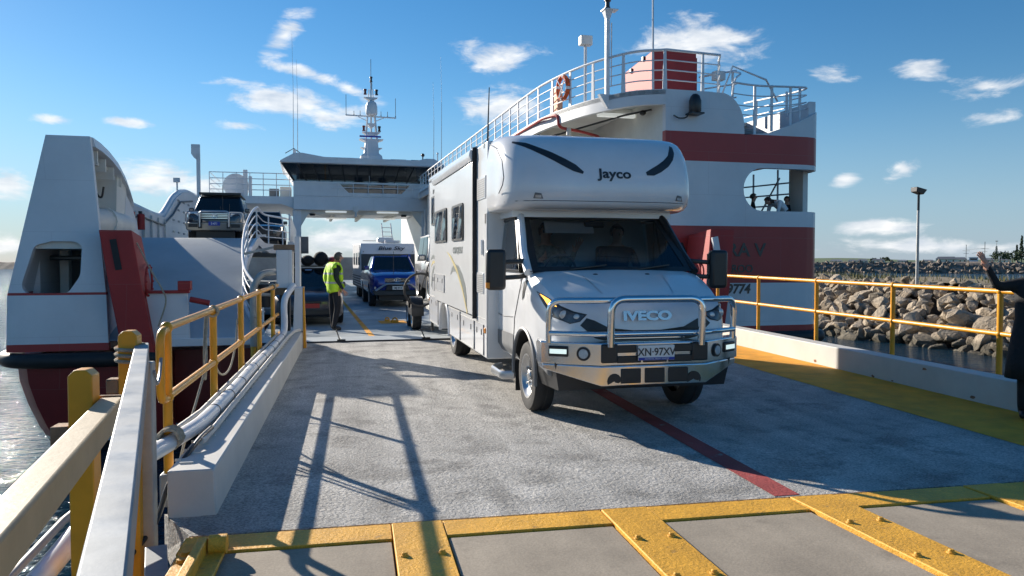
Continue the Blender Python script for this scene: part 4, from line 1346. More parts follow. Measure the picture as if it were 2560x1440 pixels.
rf = [(-1.18, ZB - .02), (-1.22, ZB + .02), (-1.12, ZB + .10), (-.55, ZB + .42), (-.2, ZB + .44), (.8, ZB + .28), (5.2, ZB + .26), (5.6, ZB + .36), (6.0, ZB + .36), (6.45, ZB + .10), (6.55, ZB + .02), (6.5, ZB - .02)]
B().prism([(x, YB - .75, z) for x, z in rf], (0, 5.6, 0)).build('roof', 'ship_white', wh, bevel=.03)
for x0, x1 in ((.3, 1.1), (1.4, 2.2), (4.0, 4.75), (5.0, 5.6)):
    B().box(x0, x1, YB + .2, YB + 1.2, ZB + .34, ZB + .40).build('solar_panel', 'glass_dark', wh)
B().cyl((5.55, YB, ZB + .3), (5.55, YB, ZB + .55), .03, n=6).ball((5.55, YB - .02, ZB + .62), .09, n=10, m=6).build('horn', 'nav_black', wh)
gr_ = empty('bridge_railing')
gr_.parent = F
for z in (5.25, 5.45):
    B().cyl((NX0 - .3, YB - .12, z), (NX1 + .3, YB - .12, z), .018, n=6).build('rail', 'ship_rail', gr_)
for i in range(6):
    x = NX0 + (NX1 - NX0) * i / 5
    B().cyl((x, YB - .12, 4.83), (x, YB - .12, 5.45), .016, n=6).build('stanchion', 'ship_rail', gr_)
for z in (5.1, 5.35, 5.62, 5.9):
    B().tube([(-4.4, YB + 5, z), (-4.4, YB + .5, z), (-.7, YB + .45, z)], .02, 6).build('rail', 'ship_rail', gr_)
for i in range(7):
    x = -4.4 + 3.6 * i / 6
    B().cyl((x, YB + .45, 4.8), (x, YB + .45, 5.9), .018, n=6).build('stanchion', 'ship_rail', gr_)
# kit on the port wing
kt = empty('wing_equipment')
kt.parent = F
B().cyl((-3.3, YB + 1.2, 5.35), (-3.3, YB + 2.0, 5.35), .58, n=24).build('liferaft_drum', 'ship_white', kt)
B().box(-2.95, -2.75, YB + 1.0, YB + 1.2, 4.8, 6.1).box(-2.7, -2.55, YB + 1.0, YB + 1.2, 4.8, 5.8).build('vent_stack', 'ship_white', kt, bevel=.02)
B().box(-1.75, -1.3, YB + .7, YB + 1.1, 4.8, 5.2).build('locker', 'grey_plastic', kt, bevel=.02)
B().box(-1.25, -.72, YB + .7, YB + 1.1, 4.8, 5.3).build('locker', 'ship_white_in', kt, bevel=.02)
B().box(-4.46, -4.32, YB - 3.4, YB - 3.26, 4.4, 6.2).prism([(-4.56, YB - 3.4, 6.05), (-4.32, YB - 3.4, 5.85), (-4.32, YB - 3.4, 6.6), (-4.66, YB - 3.4, 6.6), (-4.66, YB - 3.4, 6.2)], (0, .14, 0)).build('vent_post', 'ship_white', kt)

# mast on the wheelhouse
ms = empty('mast')
ms.parent = F
CX, CY = 3.2, YB + 2.0


def mz(y_): return 1.68 + (655 - y_) * .0201


B().loft([[(CX - .58, CY - .5, 6.6), (CX + .58, CY - .5, 6.6), (CX + .58, CY + .5, 6.6), (CX - .58, CY + .5, 6.6)], [(CX - .55, CY - .5, 7.05), (CX + .5, CY - .5, 7.05), (CX + .5, CY + .5, 7.05), (CX - .55, CY + .5, 7.05)],
          [(CX - .38, CY - .4, 7.18), (CX + .36, CY - .4, 7.18), (CX + .36, CY + .4, 7.18), (CX - .38, CY + .4, 7.18)], [(CX - .30, CY - .35, 7.85), (CX + .30, CY - .35, 7.85), (CX + .30, CY + .35, 7.85), (CX - .30, CY + .35, 7.85)]]).build('mast_tower', 'ship_white', ms, bevel=.02)
B().prism([(CX - .6, CY - .35, 7.92), (CX + .6, CY - .35, 7.92), (CX + .33, CY - .35, 7.82), (CX - .33, CY - .35, 7.82)], (0, .7, 0)).build('cap_plate', 'ship_white', ms)
B().prism([(CX - .55, CY - .2, 7.50), (CX - .33, CY - .2, 7.50), (CX - .33, CY - .2, 7.38)], (0, .4, 0)).prism([(CX + .55, CY - .2, 7.50), (CX + .35, CY - .2, 7.50), (CX + .35, CY - .2, 7.38)], (0, .4, 0)).build('side_bracket', 'ship_white', ms)
for sx in (-1, 1):
    for sy in (-1, 1):
        B().cyl((CX + sx * .28, CY + sy * .28, 7.9), (CX + sx * .17, CY + sy * .17, 9.25), .035, n=6).build('leg', 'ship_white', ms)
B().cyl((CX, CY, 7.9), (CX, CY, 9.3), .05, n=8).build('centre_pole', 'ship_white', ms)
B().box(CX - .62, CX + .45, CY - .5, CY - .42, 7.97, 8.05).build('radar_scanner', 'checker_blue', ms)
for z, w in ((8.28, .45), (8.72, .22)):
    B().loft([[(CX - w * .4, CY - .2, z - .18), (CX + w * .4, CY - .2, z - .18), (CX + w * .4, CY + .2, z - .18), (CX - w * .4, CY + .2, z - .18)], [(CX - w, CY - .25, z), (CX + w, CY - .25, z), (CX + w, CY + .25, z), (CX - w, CY + .25, z)]]).build('lamp_shelf', 'ship_white', ms)


def lampm(x, z, mat, s=1.):
    B().lathe([(0, z), (.085 * s, z), (.085 * s, z + .04), (.06 * s, z + .06), (.06 * s, z + .19), (.085 * s, z + .21), (.08 * s, z + .27), (0, z + .29)], (x, CY - .1, 0), n=10).build('navigation_light', mat, ms)


lampm(CX - .38, 8.33, 'nav_red')
lampm(CX + .40, 8.33, 'nav_black')
B().lathe([(.29, 9.22), (.30, 9.28), (.29, 9.6), (.24, 9.78), (.12, 9.88), (0, 9.9)], (CX + .02, CY - .05, 0), n=18).lathe([(0, 9.16), (.26, 9.16), (.29, 9.22)], (CX + .02, CY - .05, 0), n=18).build('satellite_dome', 'dome', ms)
B().beam((CX - 1.27, CY, 9.12), (CX + 1.27, CY, 9.08), .07, .06).build('yard_arm', 'ship_white', ms)
B().cyl((CX - .65, CY, 9.06), (CX - .22, CY, 8.88), .02, n=6).cyl((CX + .65, CY, 9.06), (CX + .25, CY, 8.88), .02, n=6).build('yard_brace', 'ship_white', ms)
for x, h in ((-1.25, 1.05), (-.86, .25), (-.55, .28), (.5, .28), (.83, .28), (1.24, .98)):
    B().cyl((CX + x, CY, 9.1), (CX + x, CY, 9.1 + h), .014, n=5).ball((CX + x, CY, 9.16), .03, n=6, m=4).build('yard_antenna', 'nav_black', ms)
B().prism([(CX - .36, CY - .1, 10.06), (CX + .34, CY - .1, 10.06), (CX + .1, CY - .1, 9.92), (CX - .1, CY - .1, 9.92)], (0, .3, 0)).build('lamp_shelf', 'ship_white', ms)
for sx in (-1, 1):
    B().cyl((CX + sx * .13, CY + .1, 9.85), (CX + sx * .09, CY + .1, 10.5), .025, n=6).build('leg', 'ship_white', ms)
lampm(CX - .30, 10.18, 'nav_red')
lampm(CX + .27, 10.18, 'nav_black')
B().cyl((CX, CY, 9.9), (CX, CY, 10.85), .035, n=6).cyl((CX + .05, CY, 10.45), (CX + .05, CY, 10.8), .02, n=6).build('top_pole', 'ship_white', ms)
lampm(CX, 10.82, 'nav_black', .9)
B().cyl((CX, CY, 11.1), (CX, CY, 12.0), .014, n=5).build('whip_antenna', 'nav_black', ms)
B().cyl((CX - .28, CY - 2.6, 5.3), (CX - .25, CY - .4, 7.9), .008, n=4).build('halyard', 'ship_rail', ms)
for x, h, z in ((-.62, 5.9, 6.8), (-.42, 4.7, 6.8), (6.25, 4.2, 6.6), (6.65, 5.2, 6.9)):
    w = fp('whip_antenna', B().cyl((x, YB + 1, z), (x + .02, YB + 1, z + h * .55), .018, .012, 6).cyl((x + .02, YB + 1, z + h * .55), (x - .02, YB + 1, z + h), .01, .005, 5), 'lamp_body')
    B().cyl((x, YB + 1, z - .45), (x, YB + 1, z), .06, .04, 8).build('antenna_base', 'ship_white', w)
B().tube([(-1.0, YB + 1, 6.95), (-.6, YB + 1, 7.2), (-.2, YB + 1, 6.92)], .02, 6).build('antenna_spreader', 'nav_black', ms)
B().cyl((-.55, YB + 1, 6.4), (-.55, YB + 1, 7.15), .06, n=8).build('antenna_post', 'ship_white', ms)
B().cyl((6.45, YB + 1, 6.4), (6.45, YB + 1, 7.2), .03, n=8).ball((6.45, YB + 1, 7.2), .06, n=8, m=6).build('antenna_post', 'ship_white', ms)

UNIT[0] = None
# loose things carried on the ferry
lr = empty('life_ring', fs(5.52, 16.35, 5.55), FR + .3)
tag(lr, 'orange and white life ring hung on the ferry top deck rail', 'life ring')
R = []
b = B()
for i in range(24):
    a = 2 * pi * i / 24
    b.cur = 1 if (i % 6) == 0 else 0
    a2 = 2 * pi * (i + 1) / 24
    b.tube([(.10 * 0, .26 * cos(a), .34 * sin(a)), (0, .26 * cos(a2), .34 * sin(a2))], .065, 8, cap=False)
b.build('ring', ['fabric_orange', 'ring_white'], lr)
B().tube([(-.08, .20, .28), (-.08, -.1, -.1), (-.08, .1, -.3), (-.08, -.18, .2)], .02, 6).build('grab_line', 'ring_white', lr)
sb2 = empty('stowage_box', fs(5.60, 17.2, 5.09), FR)
tag(sb2, 'pale orange slatted box on the top deck beside the life ring', 'box')
for i in range(4):
    B().box(-.02, .14, -.42 + i * .21, -.24 + i * .21, .05, .85).build('slat', 'orange_box', sb2, bevel=.01)
B().box(.02, .12, -.42, .42, .02, .05).build('frame', 'orange_box', sb2)
B().box(.02, .12, -.42, .42, .85, .9).build('frame', 'orange_box', sb2)
for (x, y, lab) in ((-4.38, 19.3, 'red fire hose box on the ferry side wall, nearest the tower'), (-4.38, 21.4, 'red extinguisher beside the hose box on the ferry side wall'), (-4.38, 22.6, 'red locker on the ferry side wall, farthest from the tower')):
    t = empty('fire_locker', fs(x, y, 2.55), FR)
    tag(t, lab, 'fire gear', 'red fire gear on the ferry side wall')
    B().cyl((.08, 0, .0), (.08, 0, .52), .13, n=14).ball((.08, 0, .52), .13, (1, 1, .6)).build('body', 'ship_red', t)
    B().box(.0, .12, -.05, .05, .58, .68).build('handle', 'nav_black', t)

# control cabinet with lifting gear where the ramp meets the ferry
cb = empty('control_cabinet', (-1.33, 14.75, -.05))
tag(cb, 'rust streaked white control cabinet on a post at the ramp end', 'cabinet')
B().box(-.12, .16, -.1, .25, 1.25, 1.95).build('door_panel', 'ship_white', cb, bevel=.01)
B().box(-.17, .20, -.06, .3, 1.951, 2.05).build('frame', 'rusty_steel', cb, bevel=.006)
B().box(-.17, .20, -.06, .3, 1.12, 1.249).build('frame', 'rusty_steel', cb, bevel=.006)
B().box(.205, .29, -.05, .3, 1.1, 2.2).build('side_plate', 'ship_white', cb)
B().box(-.08, .10, 0, .2, -.1, 1.12).build('post', 'black_rubber', cb)
B().tube(rounded([(-.52, -.2, .2), (-.52, -.2, 1.25), (-.40, -.15, 1.52), (-.15, 0, 1.55)], .22, 6), .06, 10).build('pipe_arm', 'galv_post', cb)
B().cyl((-.5, -.2, 1.15), (-.15, 0, 1.12), .035, n=8).build('pipe_arm', 'galv_post', cb)
B().cyl((-.52, -.2, -.3), (-.52, -.2, 1.1), .052, n=10).build('pipe_post', 'yellow_worn', cb)
B().box(-.5, -.15, -.1, .1, 1.25, 1.32).cyl((-.35, 0, .9), (-.35, 0, 1.3), .12, n=12).build('winch', 'black_rubber', cb)
B().beam((-.7, .1, 1.88), (-.1, .1, 2.02), .12, .04).build('canopy', 'galv_post', cb)
# ------------------------------------------------------------------ motorhome (front axle at its origin, nose toward -y)
from mathutils.bvhtree import BVHTree
MH = empty('motorhome', (2.812, 8.303, rz(8.3) + .004), radians(2.0), .0095)
tag(MH, 'white motorhome with overcab bed and chrome bull bar driving off the ferry', 'motorhome')


def bvh_of(*bs):
    v, f = [], []
    for b in bs:
        k = len(v)
        v += [Vector(p) for p in b.v]
        f += [tuple(i + k for i in q) for q in b.f]
    return BVHTree.FromPolygons(v, f)


def decal(name, poly, bvh, mat, parent, axis='y', start=-3., sign=1, off=.004, cuts=3, thick=.0):
    """flat outline laid onto a curved body: poly is (x,z) seen from the front or (y,z) seen from the side"""
    bm = bmesh.new()
    vs = [bm.verts.new((a, b, 0)) for a, b in poly]
    bm.faces.new(vs)
    bmesh.ops.triangulate(bm, faces=bm.faces)
    for _ in range(cuts):
        bmesh.ops.subdivide_edges(bm, edges=[e for e in bm.edges if e.calc_length() > .03], cuts=1, use_grid_fill=True)
        bmesh.ops.triangulate(bm, faces=[f for f in bm.faces if len(f.verts) > 3])
    b = B()
    for v in bm.verts:
        if axis == 'y':
            hit = bvh.ray_cast(Vector((v.co.x, start, v.co.y)), Vector((0, sign, 0)))
            p = hit[0] if hit[0] else Vector((v.co.x, 0, v.co.y))
            b.v.append((p.x, p.y - sign * off, p.z))
        else:
            hit = bvh.ray_cast(Vector((start, v.co.x, v.co.y)), Vector((sign, 0, 0)))
            p = hit[0] if hit[0] else Vector((-1.16, v.co.x, v.co.y))
            b.v.append((p.x - sign * off, p.y, p.z))
    bm.verts.index_update()
    for f in bm.faces:
        b.f.append(tuple(v.index for v in f.verts))
        b.mi.append(0)
    bm.free()
    return b.build(name, mat, parent, smooth=60)


def wheel(parent, x, y, r, w, side, kind='steel', z=None):
    """tyre and rim as parts of a vehicle; side=-1 means the outer face looks to -x"""
    z = r if z is None else z
    o = empty('wheel', (x, y, z))
    o.parent = parent
    key = (round(r, 3), round(w, 3), side, kind)
    if key not in WHEELS:
        t = B()
        h = w / 2
        t.lathe([(r * .62, -h * .9), (r * .80, -h), (r * .95, -h * .92), (r, -h * .6), (r, -h * .15), (r * .985, -h * .12), (r * .985, h * .12), (r, h * .15), (r, h * .6), (r * .95, h * .92), (r * .80, h), (r * .62, h * .9)], axis='x', n=32)
        q = B()
        s = side
        if kind == 'steel':
            pr = [(0, .80), (.13, .80), (.16, .74), (.20, .45), (.34, .32), (.44, .42), (.50, .50), (.56, .70), (.60, .92), (.64, .95), (.64, .6)]
        else:
            pr = [(0, .62), (.10, .62), (.16, .55), (.40, .50), (.55, .72), (.60, .90), (.64, .92), (.64, .5)]
        q.lathe([(a * r, b_ * h * s) for a, b_ in pr], axis='x', n=28)
        q.lathe([(0, -.2 * h * s), (.63 * r, -.2 * h * s)], axis='x', n=20)
        hs_ = B()
        if kind == 'steel':
            for i in range(6):
                a = 2 * pi * i / 6
                hs_.cyl((.62 * h * s, .13 * r * 2.0 * .72 * cos(a) * 1.35, .13 * r * 2.0 * .72 * sin(a) * 1.35), (.86 * h * s, .26 * r * .97 * cos(a), .26 * r * .97 * sin(a)), .016, n=6)
            dk_ = B()
            for i in range(8):
                a = 2 * pi * i / 8 + .2
                c = Vector((.36 * h * s, .38 * r * cos(a), .38 * r * sin(a)))
                dk_.ball((c.x + .004 * s, c.y, c.z), .03, (.25, 1, 1), 8, 6)
        else:
            dk_ = B()
            for i in range(5):
                a = 2 * pi * (i + .5) / 5
                dk_.ball((.56 * h * s, .36 * r * cos(a), .36 * r * sin(a)), .12 * r / .35, (.18, 1, 1), 8, 6)
            hs_.cyl((.55 * h * s, 0, 0), (.72 * h * s, 0, 0), .05, n=10)
        WHEELS[key] = (t.mesh('tyre', ['tyre']), q.mesh('rim', ['rim_steel' if kind == 'steel' else 'silver_trim']), hs_.mesh('wheel_nuts', ['chrome']), dk_.mesh('rim_hole', ['black_plastic']))
    for nm, me in zip(('tyre', 'rim', 'wheel_nut', 'rim_hole'), WHEELS[key]):
        c = bpy.data.objects.new(nm, me)
        COL.objects.link(c)
        c.parent = o
    return o


WHEELS = {}

# --- house body
hb_ = B().box(-1.16, 1.22, 1.3, 7.02, .40, 3.15)
house = hb_.build('house_body', 'gelcoat_panel', MH)
cut(house, B().lathe([(.0, -1.5), (.50, -1.5), (.50, -.7), (0, -.7)], (0, 4.92, .42), 'x', 28), B().lathe([(.0, .7), (.50, .7), (.50, 1.5), (0, 1.5)], (0, 4.92, .42), 'x', 28))
md = house.modifiers.new('bevel', 'BEVEL')
md.width = .035
md.segments = 3
md.limit_method = 'ANGLE'
md.angle_limit = radians(50)
# overcab bed pod
LZ = [(2.25, .34, 1.13, 4.0), (2.27, .23, 1.15, 4.4), (2.32, .165, 1.16, 4.8), (2.45, .14, 1.165, 5.0), (2.62, .155, 1.165, 5.0), (2.78, .20, 1.165, 4.8), (2.90, .26, 1.16, 4.6), (3.0, .345, 1.15, 4.4), (3.07, .43, 1.14, 4.2), (3.12, .54, 1.12, 4.0), (3.145, .68, 1.09, 3.8), (3.155, .92, 1.04, 3.6)]
lut = B()
R = []
for z, yf, hw, pw in LZ:
    ring = []
    for i in range(41):
        th = pi * i / 40
        c, s_ = cos(th), sin(th)
        x = -hw * (abs(c) ** (2 / pw)) * (1 if c > 0 else -1)
        y = 1.32 - (1.32 - yf) * (abs(s_) ** (2 / pw))
        ring.append((x * 1.025 + .03, y, z))
    R.append(ring)
lut.loft(R)
lut.build('overcab_pod', 'gelcoat', MH, smooth=55)
LB = bvh_of(lut)
B().box(-1.0, 1.0, .62, 1.32, 2.17, 2.249).build('cab_roof', 'cab_paint', MH)
# --- cab body
ST = [(-1.02, .74, .66, .98), (-1.0, .80, .60, 1.08), (-.965, .86, .58, 1.17), (-.90, .905, .56, 1.245), (-.80, .94, .55, 1.30), (-.6, .975, .54, 1.39), (-.40, 1.0, .53, 1.465), (-.22, 1.01, .53, 1.525), (-.08, 1.015, .52, 1.55), (.16, 1.015, .52, 1.55)]
nb = B()
R = []
for y, hw, zb, zt in ST:
    hp = [(hw * .93, zb), (hw, zb + .12), (hw, zt - .24), (hw * .985, zt - .12), (hw * .94, zt - .035), (hw * .80, zt), (hw * .4, zt + .022), (0, zt + .028)]
    R.append([(x, y, z) for x, z in hp] + [(-x, y, z) for x, z in hp[-2::-1]])
for y in (.18, .9, 1.66):
    hw, zb = 1.015, .50
    hp = [(hw * .93, zb), (hw, zb + .12), (hw, 1.3), (hw, 1.42), (hw * .985, 1.52), (hw * .94, 1.52), (hw * .93, 1.05), (0, 1.05)]
    R.append([(x, y, z) for x, z in hp] + [(-x, y, z) for x, z in hp[-2::-1]])
nb.loft(R)
for i, f in enumerate(nb.f):
    c = sum((Vector(nb.v[k]) for k in f), Vector()) / len(f)
    if c.y > -.0 and abs(c.x) < .94 and (c.z > 1.0 and c.z < 1.6):
        nb.mi[i] = 1
    elif c.z < .66 and c.y > .3 or (c.z < .70 and c.y > .2):
        nb.mi[i] = 0
cabb = nb.build('cab_body', ['cab_paint', 'black_plastic'], MH, smooth=35)
cut(cabb, B().lathe([(0, -1.3), (.475, -1.3), (.475, -.62), (0, -.62)], (0, 0, .42), 'x', 30), B().lathe([(0, .62), (.475, .62), (.475, 1.3), (0, 1.3)], (0, 0, .42), 'x', 30))
NB = bvh_of(nb)
for s in (-1, 1):
    # wheel arch trim, door lines, lower grey sill, side glass, pillars
    B().tube([(s * 1.012, y, z) for _, y, z in arc((0, 0, .42), .49, -8, 188, 20, 'yz')], .022, 6).build('arch_trim', 'grey_plastic', MH)
    B().prism([(s * .60, y, z) for _, y, z in arc((0, 0, .42), .47, -5, 185, 16, 'yz')], (s * .01, 0, 0)).build('wheel_well', 'black_plastic', MH)
    decal('sill_trim', [(.50, .53), (1.62, .53), (1.62, .78), (.46, .80), (.49, .62)], NB, 'grey_plastic', MH, 'x', s * 3, -s, .008, 3)
    for pts in ([(.46, .80), (.42, 1.0), (.20, 1.3), (.02, 1.52)], [(1.60, .55), (1.60, 1.52)], [(.5, 1.0), (1.0, .97), (1.6, 1.0)]):
        B().tube([(s * 1.017, y, z) for y, z in pts], .005, 4).build('panel_gap', 'black_plastic', MH)
    win = [(.20, 1.535), (1.53, 1.535), (1.50, 2.14), (.72, 2.16)]
    B().prism([(s * (1.0 - (z - 1.535) * .12), y, z) for y, z in win], (s * .008, 0, 0)).build('side_window', 'glass_side', MH)
    B().tube([(s * (1.003 - (z - 1.535) * .12), y, z) for y, z in win], .024, 6, closed=True).build('window_frame', 'black_plastic', MH)
    B().tube([(s * (1.003 - .07), .95, 1.54), (s * (1.003 - .08), .92, 2.15)], .014, 6).build('quarter_bar', 'black_plastic', MH)
    B().tube([(s * .985, -.08, 1.53), (s * .965, .2, 1.74), (s * .905, .58, 2.13), (s * .89, .66, 2.19)], [.05, .048, .045, .045], 8).build('windscreen_pillar', 'cab_paint' if s < 0 else 'black_plastic', MH)
    B().box(min(s * .95, s * 1.01), max(s * .95, s * 1.01), 1.53, 1.66, 1.5, 2.25).build('door_pillar', 'cab_paint', MH)
    B().box(min(s * 1.0, s * 1.03), max(s * 1.0, s * 1.03), 1.36, 1.42, 1.1, 1.36).build('door_handle', 'black_plastic', MH, bevel=.01)
    # mirror
    m_ = empty('mirror', (s * 1.33, .03, 1.56))
    m_.parent = MH
    B().hexa([(-.115, -.07, -.23), (.115, -.07, -.23), (.10, .07, -.21), (-.10, .07, -.21), (-.115, -.075, .23), (.115, -.075, .23), (.10, .07, .21), (-.10, .07, .21)]).build('housing', 'black_plastic', m_, bevel=.045, seg=3)
    B().box(-.09, .09, .071, .078, -.18, .18).build('mirror_glass', 'chrome', m_)
    for z in (.08, -.09):
        B().tube(rounded([(-s * .08, .0, z), (-s * .26, .0, z + .01), (-s * .36, .05, z + .02)], .08), .026, 8, flat=.7).build('arm', 'black_plastic', m_)
    if s < 0:
        B().box(-.12, -.08, -.082, -.05, -.20, -.14).build('repeater', 'amber', m_)
decal('side_marker', [(-.02, 1.26), (.06, 1.22), (.03, 1.42), (-.12, 1.47)], NB, 'black_plastic', MH, 'x', -3, 1, .006, 2)
# windscreen with black border, wipers area
def ws(u, v, off=0.):
    a = (u - .5) * 2
    hw = .975 - .10 * v
    y = -.205 + .80 * v + .11 * a * a * (1 - .3 * v)
    z = 1.535 + .63 * v
    n = Vector((0, -.62, .78))
    return (a * hw + 0, y + n.y * off, z + n.z * off)


B().grid(lambda u, v: ws(u, v), 16, 8).build('windscreen', 'glass_screen', MH)
bd = B()
for (u0, u1, v0, v1) in ((0, 1, 0, .085), (0, 1, .955, 1), (0, .05, .085, .955), (.95, 1, .085, .955)):
    bd.grid(lambda u, v: ws(u0 + (u1 - u0) * u, v0 + (v1 - v0) * v, .006), 12, 4)
bd.build('windscreen_border', 'black_plastic', MH)
for x in (-.30, .30):
    B().ball((x, -.32, 1.512), .02, (1.6, 1, .6)).build('washer_jet', 'black_plastic', MH)
B().hexa([(-.62, .52, 1.98), (-.02, .52, 1.98), (-.02, .56, 1.98), (-.62, .56, 1.98), (-.62, .60, 2.12), (-.02, .60, 2.12), (-.02, .62, 2.12), (-.62, .62, 2.12)]).build('sun_visor', 'silver_trim', MH)
B().box(-.13, .13, .56, .6, 2.05, 2.13).build('rear_view_mirror', 'black_plastic', MH, bevel=.02)
B().hexa([(-.93, -.03, 1.50), (.93, -.03, 1.50), (.93, .35, 1.44), (-.93, .35, 1.44), (-.93, -.02, 1.56), (.93, -.02, 1.56), (.93, .32, 1.59), (-.93, .32, 1.59)]).build('dashboard', 'black_plastic', MH, bevel=.03)
B().tube([(-.48 + .19 * cos(a), .42 - .07 * sin(a), 1.55 + .17 * sin(a)) for a in [2 * pi * i / 24 for i in range(24)]], .016, 6, closed=True).build('steering_wheel', 'grey_plastic', MH)
B().box(-.60, -.36, .40, .44, 1.52, 1.60).build('steering_hub', 'grey_plastic', MH, bevel=.02)
for x in (-.48, .48):
    B().hexa([(x - .25, .72, 1.06), (x + .25, .72, 1.06), (x + .25, 1.25, 1.06), (x - .25, 1.25, 1.06), (x - .25, .72, 1.22), (x + .25, .72, 1.22), (x + .25, 1.25, 1.2), (x - .25, 1.25, 1.2)]).hexa([(x - .24, 1.16, 1.2), (x + .24, 1.16, 1.2), (x + .24, 1.28, 1.2), (x - .24, 1.28, 1.2), (x - .2, 1.24, 1.84), (x + .2, 1.24, 1.84), (x + .2, 1.34, 1.84), (x - .2, 1.34, 1.84)]).build('seat', 'black_cloth', MH, bevel=.04)
B().box(-.9, .9, 1.42, 1.5, 1.06, 1.5).box(-.93, -.45, 1.42, 1.5, 1.5, 2.2).box(.45, .93, 1.42, 1.5, 1.5, 2.2).build('cab_partition', 'black_cloth', MH)
# hood lines
for s in (-1, 1):
    decal('hood_crease', [(s * .45, 1.50), (s * .462, 1.50), (s * .40, 1.33), (s * .385, 1.33)], NB, 'silver_trim', MH, 'y', -3, 1, .003, 2)
# headlights, grille, badge
for s in (-1, 1):
    hl = decal('headlight', [(s * .62, 1.135), (s * .70, 1.065), (s * .80, 1.045), (s * .93, 1.10), (s * .965, 1.22), (s * .985, 1.345), (s * .93, 1.29), (s * .86, 1.215), (s * .75, 1.165)], NB, 'black_plastic', MH, 'y', -3, 1, .006, 3)
    decal('headlight_lens', [(s * .65, 1.128), (s * .71, 1.072), (s * .80, 1.053), (s * .91, 1.10), (s * .935, 1.205), (s * .86, 1.195), (s * .77, 1.155)], NB, 'lens_dark', hl, 'y', -3, 1, .012, 3)
    for hx, hz_, hr in ((.73, 1.105, .036), (.845, 1.13, .045)):
        hp_ = NB.ray_cast(Vector((s * hx, -3, hz_)), Vector((0, 1, 0)))[0]
        B().ball((s * hx, hp_.y - .004, hz_), hr, (1, .35, 1), 14, 8).build('projector', 'lens', hl)
    decal('turn_indicator', [(s * .89, 1.205), (s * .945, 1.215), (s * .972, 1.32), (s * .925, 1.27)], NB, 'indicator_on' if s < 0 else 'lens', hl, 'y', -3, 1, .012, 3)
decal('grille', [(-.63, 1.10), (-.55, 1.075), (-.40, 1.0), (-.15, .972), (.15, .972), (.40, 1.0), (.55, 1.075), (.63, 1.10), (.70, 1.03), (.55, .90), (.45, .875), (-.45, .875), (-.55, .90), (-.70, 1.03)], NB, 'black_plastic', MH, 'y', -3, 1, .006, 4)
for z, w in ((.945, .44), (.918, .42), (.892, .40)):
    B().box(-w, w, -1.045, -1.030, z, z + .010).build('grille_slat', 'chrome', MH)
text('IVECO', .125, 'badge_chrome', MH, (0, -1.035, 1.075), (1, 0, 0), (0, .16, 1), 'badge', .010, bold=.006, sx=1.45)
# bumper and bull bar
bb = empty('bull_bar')
bb.parent = MH
CENTER, WING = .55, 1.07


def bar_sec(z0, z1, z0w, z1w, y=-1.22, yw=-.90, x=CENTER, xw=WING, d=.16, inset=0.):
    ys = [(-xw, yw, z0w, z1w), (-x, y, z0, z1), (x, y, z0, z1), (xw, yw, z0w, z1w)]
    return B().loft([[(a, b_ + inset, c), (a, b_, c + .01), (a, b_, e - .01), (a, b_ + .01, e), (a, b_ + d, e), (a, b_ + d, c)] for a, b_, c, e in ys])


upper = bar_sec(.655, .875, .655, .875)
upper.build('bumper_beam', 'bar_alloy', bb, bevel=.006)
lower = bar_sec(.455, .652, .60, .652, xw=1.05)
lower.build('lower_apron', 'bar_alloy', bb, bevel=.006)
UB = bvh_of(upper, lower)
B().tube(rounded([(-1.0, -.93, .86), (-1.0, -.95, 1.275), (-.55, -1.20, 1.285), (.55, -1.20, 1.285), (1.0, -.95, 1.275), (1.0, -.93, .86)], .13, 6), .031, 12).build('outer_hoop', 'chrome', bb)
B().tube(rounded([(-1.0, -.95, .955), (-.55, -1.20, .955), (.55, -1.20, .955), (1.0, -.95, .955)], .10, 5), .026, 12).build('cross_tube', 'chrome', bb)
B().tube(rounded([(-.475, -1.26, .84), (-.475, -1.28, 1.30), (.475, -1.28, 1.30), (.475, -1.26, .84)], .14, 7), .037, 12).build('centre_hoop', 'chrome', bb)
for s in (-1, 1):
    B().box(s * .475 - .085, s * .475 + .085, -1.245, -1.215, .68, .865).build('hoop_foot', 'black_plastic', bb, bevel=.02)
for z0, z1 in ((.775, .85), (.675, .745)):
    for x in (-.27, -.0, .27) if z0 < .7 else (-.30, .30):
        w = .125 if z0 < .7 else .105
        B().box(x - w, x + w, -1.232, -1.215, z0, z1).build('intake_slot', 'black_plastic', bb, bevel=.01)
for x in (-.25, 0, .25):
    B().box(x - .105, x + .105, -1.232, -1.215, .475, .62).build('lower_intake', 'black_plastic', bb, bevel=.01)
for s in (-1, 1):
    decal('tow_recess', [(s * .42 + .075 * cos(a), .50 + .075 * sin(a)) for a in [2 * pi * i / 14 for i in range(14)]], UB, 'black_plastic', bb, 'y', -3, 1, .006, 1)
    c = Vector((s * .70, -1.128, .765))
    nrm = Vector((s * .524, -.852, 0))
    B().cyl(c - nrm * .02, c + nrm * .025, .068, n=20).build('fog_lamp_ring', 'black_plastic', bb)
    B().cyl(c + nrm * .02, c + nrm * .032, .050, .045, 18).build('fog_lamp', 'lens', bb)
    c = Vector((s * .915, -.996, .78))
    t_ = Vector((s * .852, .524, 0))
    B().beam(c - t_ * .10, c + t_ * .10, .05, .105).build('light_bar_housing', 'black_plastic', bb, bevel=.012)
    B().beam(c - t_ * .085 + nrm * .026, c + t_ * .085 + nrm * .026, .006, .045).build('light_bar', 'led_on', bb)
pl = B().box(-.19, .19, -1.262, -1.25, .70, .845).build('number_plate', 'plate_white', bb, bevel=.003)
B().box(-.188, .188, -1.266, -1.2625, .702, .728).build('plate_band', 'plate_blue', pl)
text('XN·97XV', .105, 'decal_dark', pl, (0, -1.266, .747), (1, 0, 0), (0, 0, 1), 'lettering', .0015, bold=.001, sx=.92)
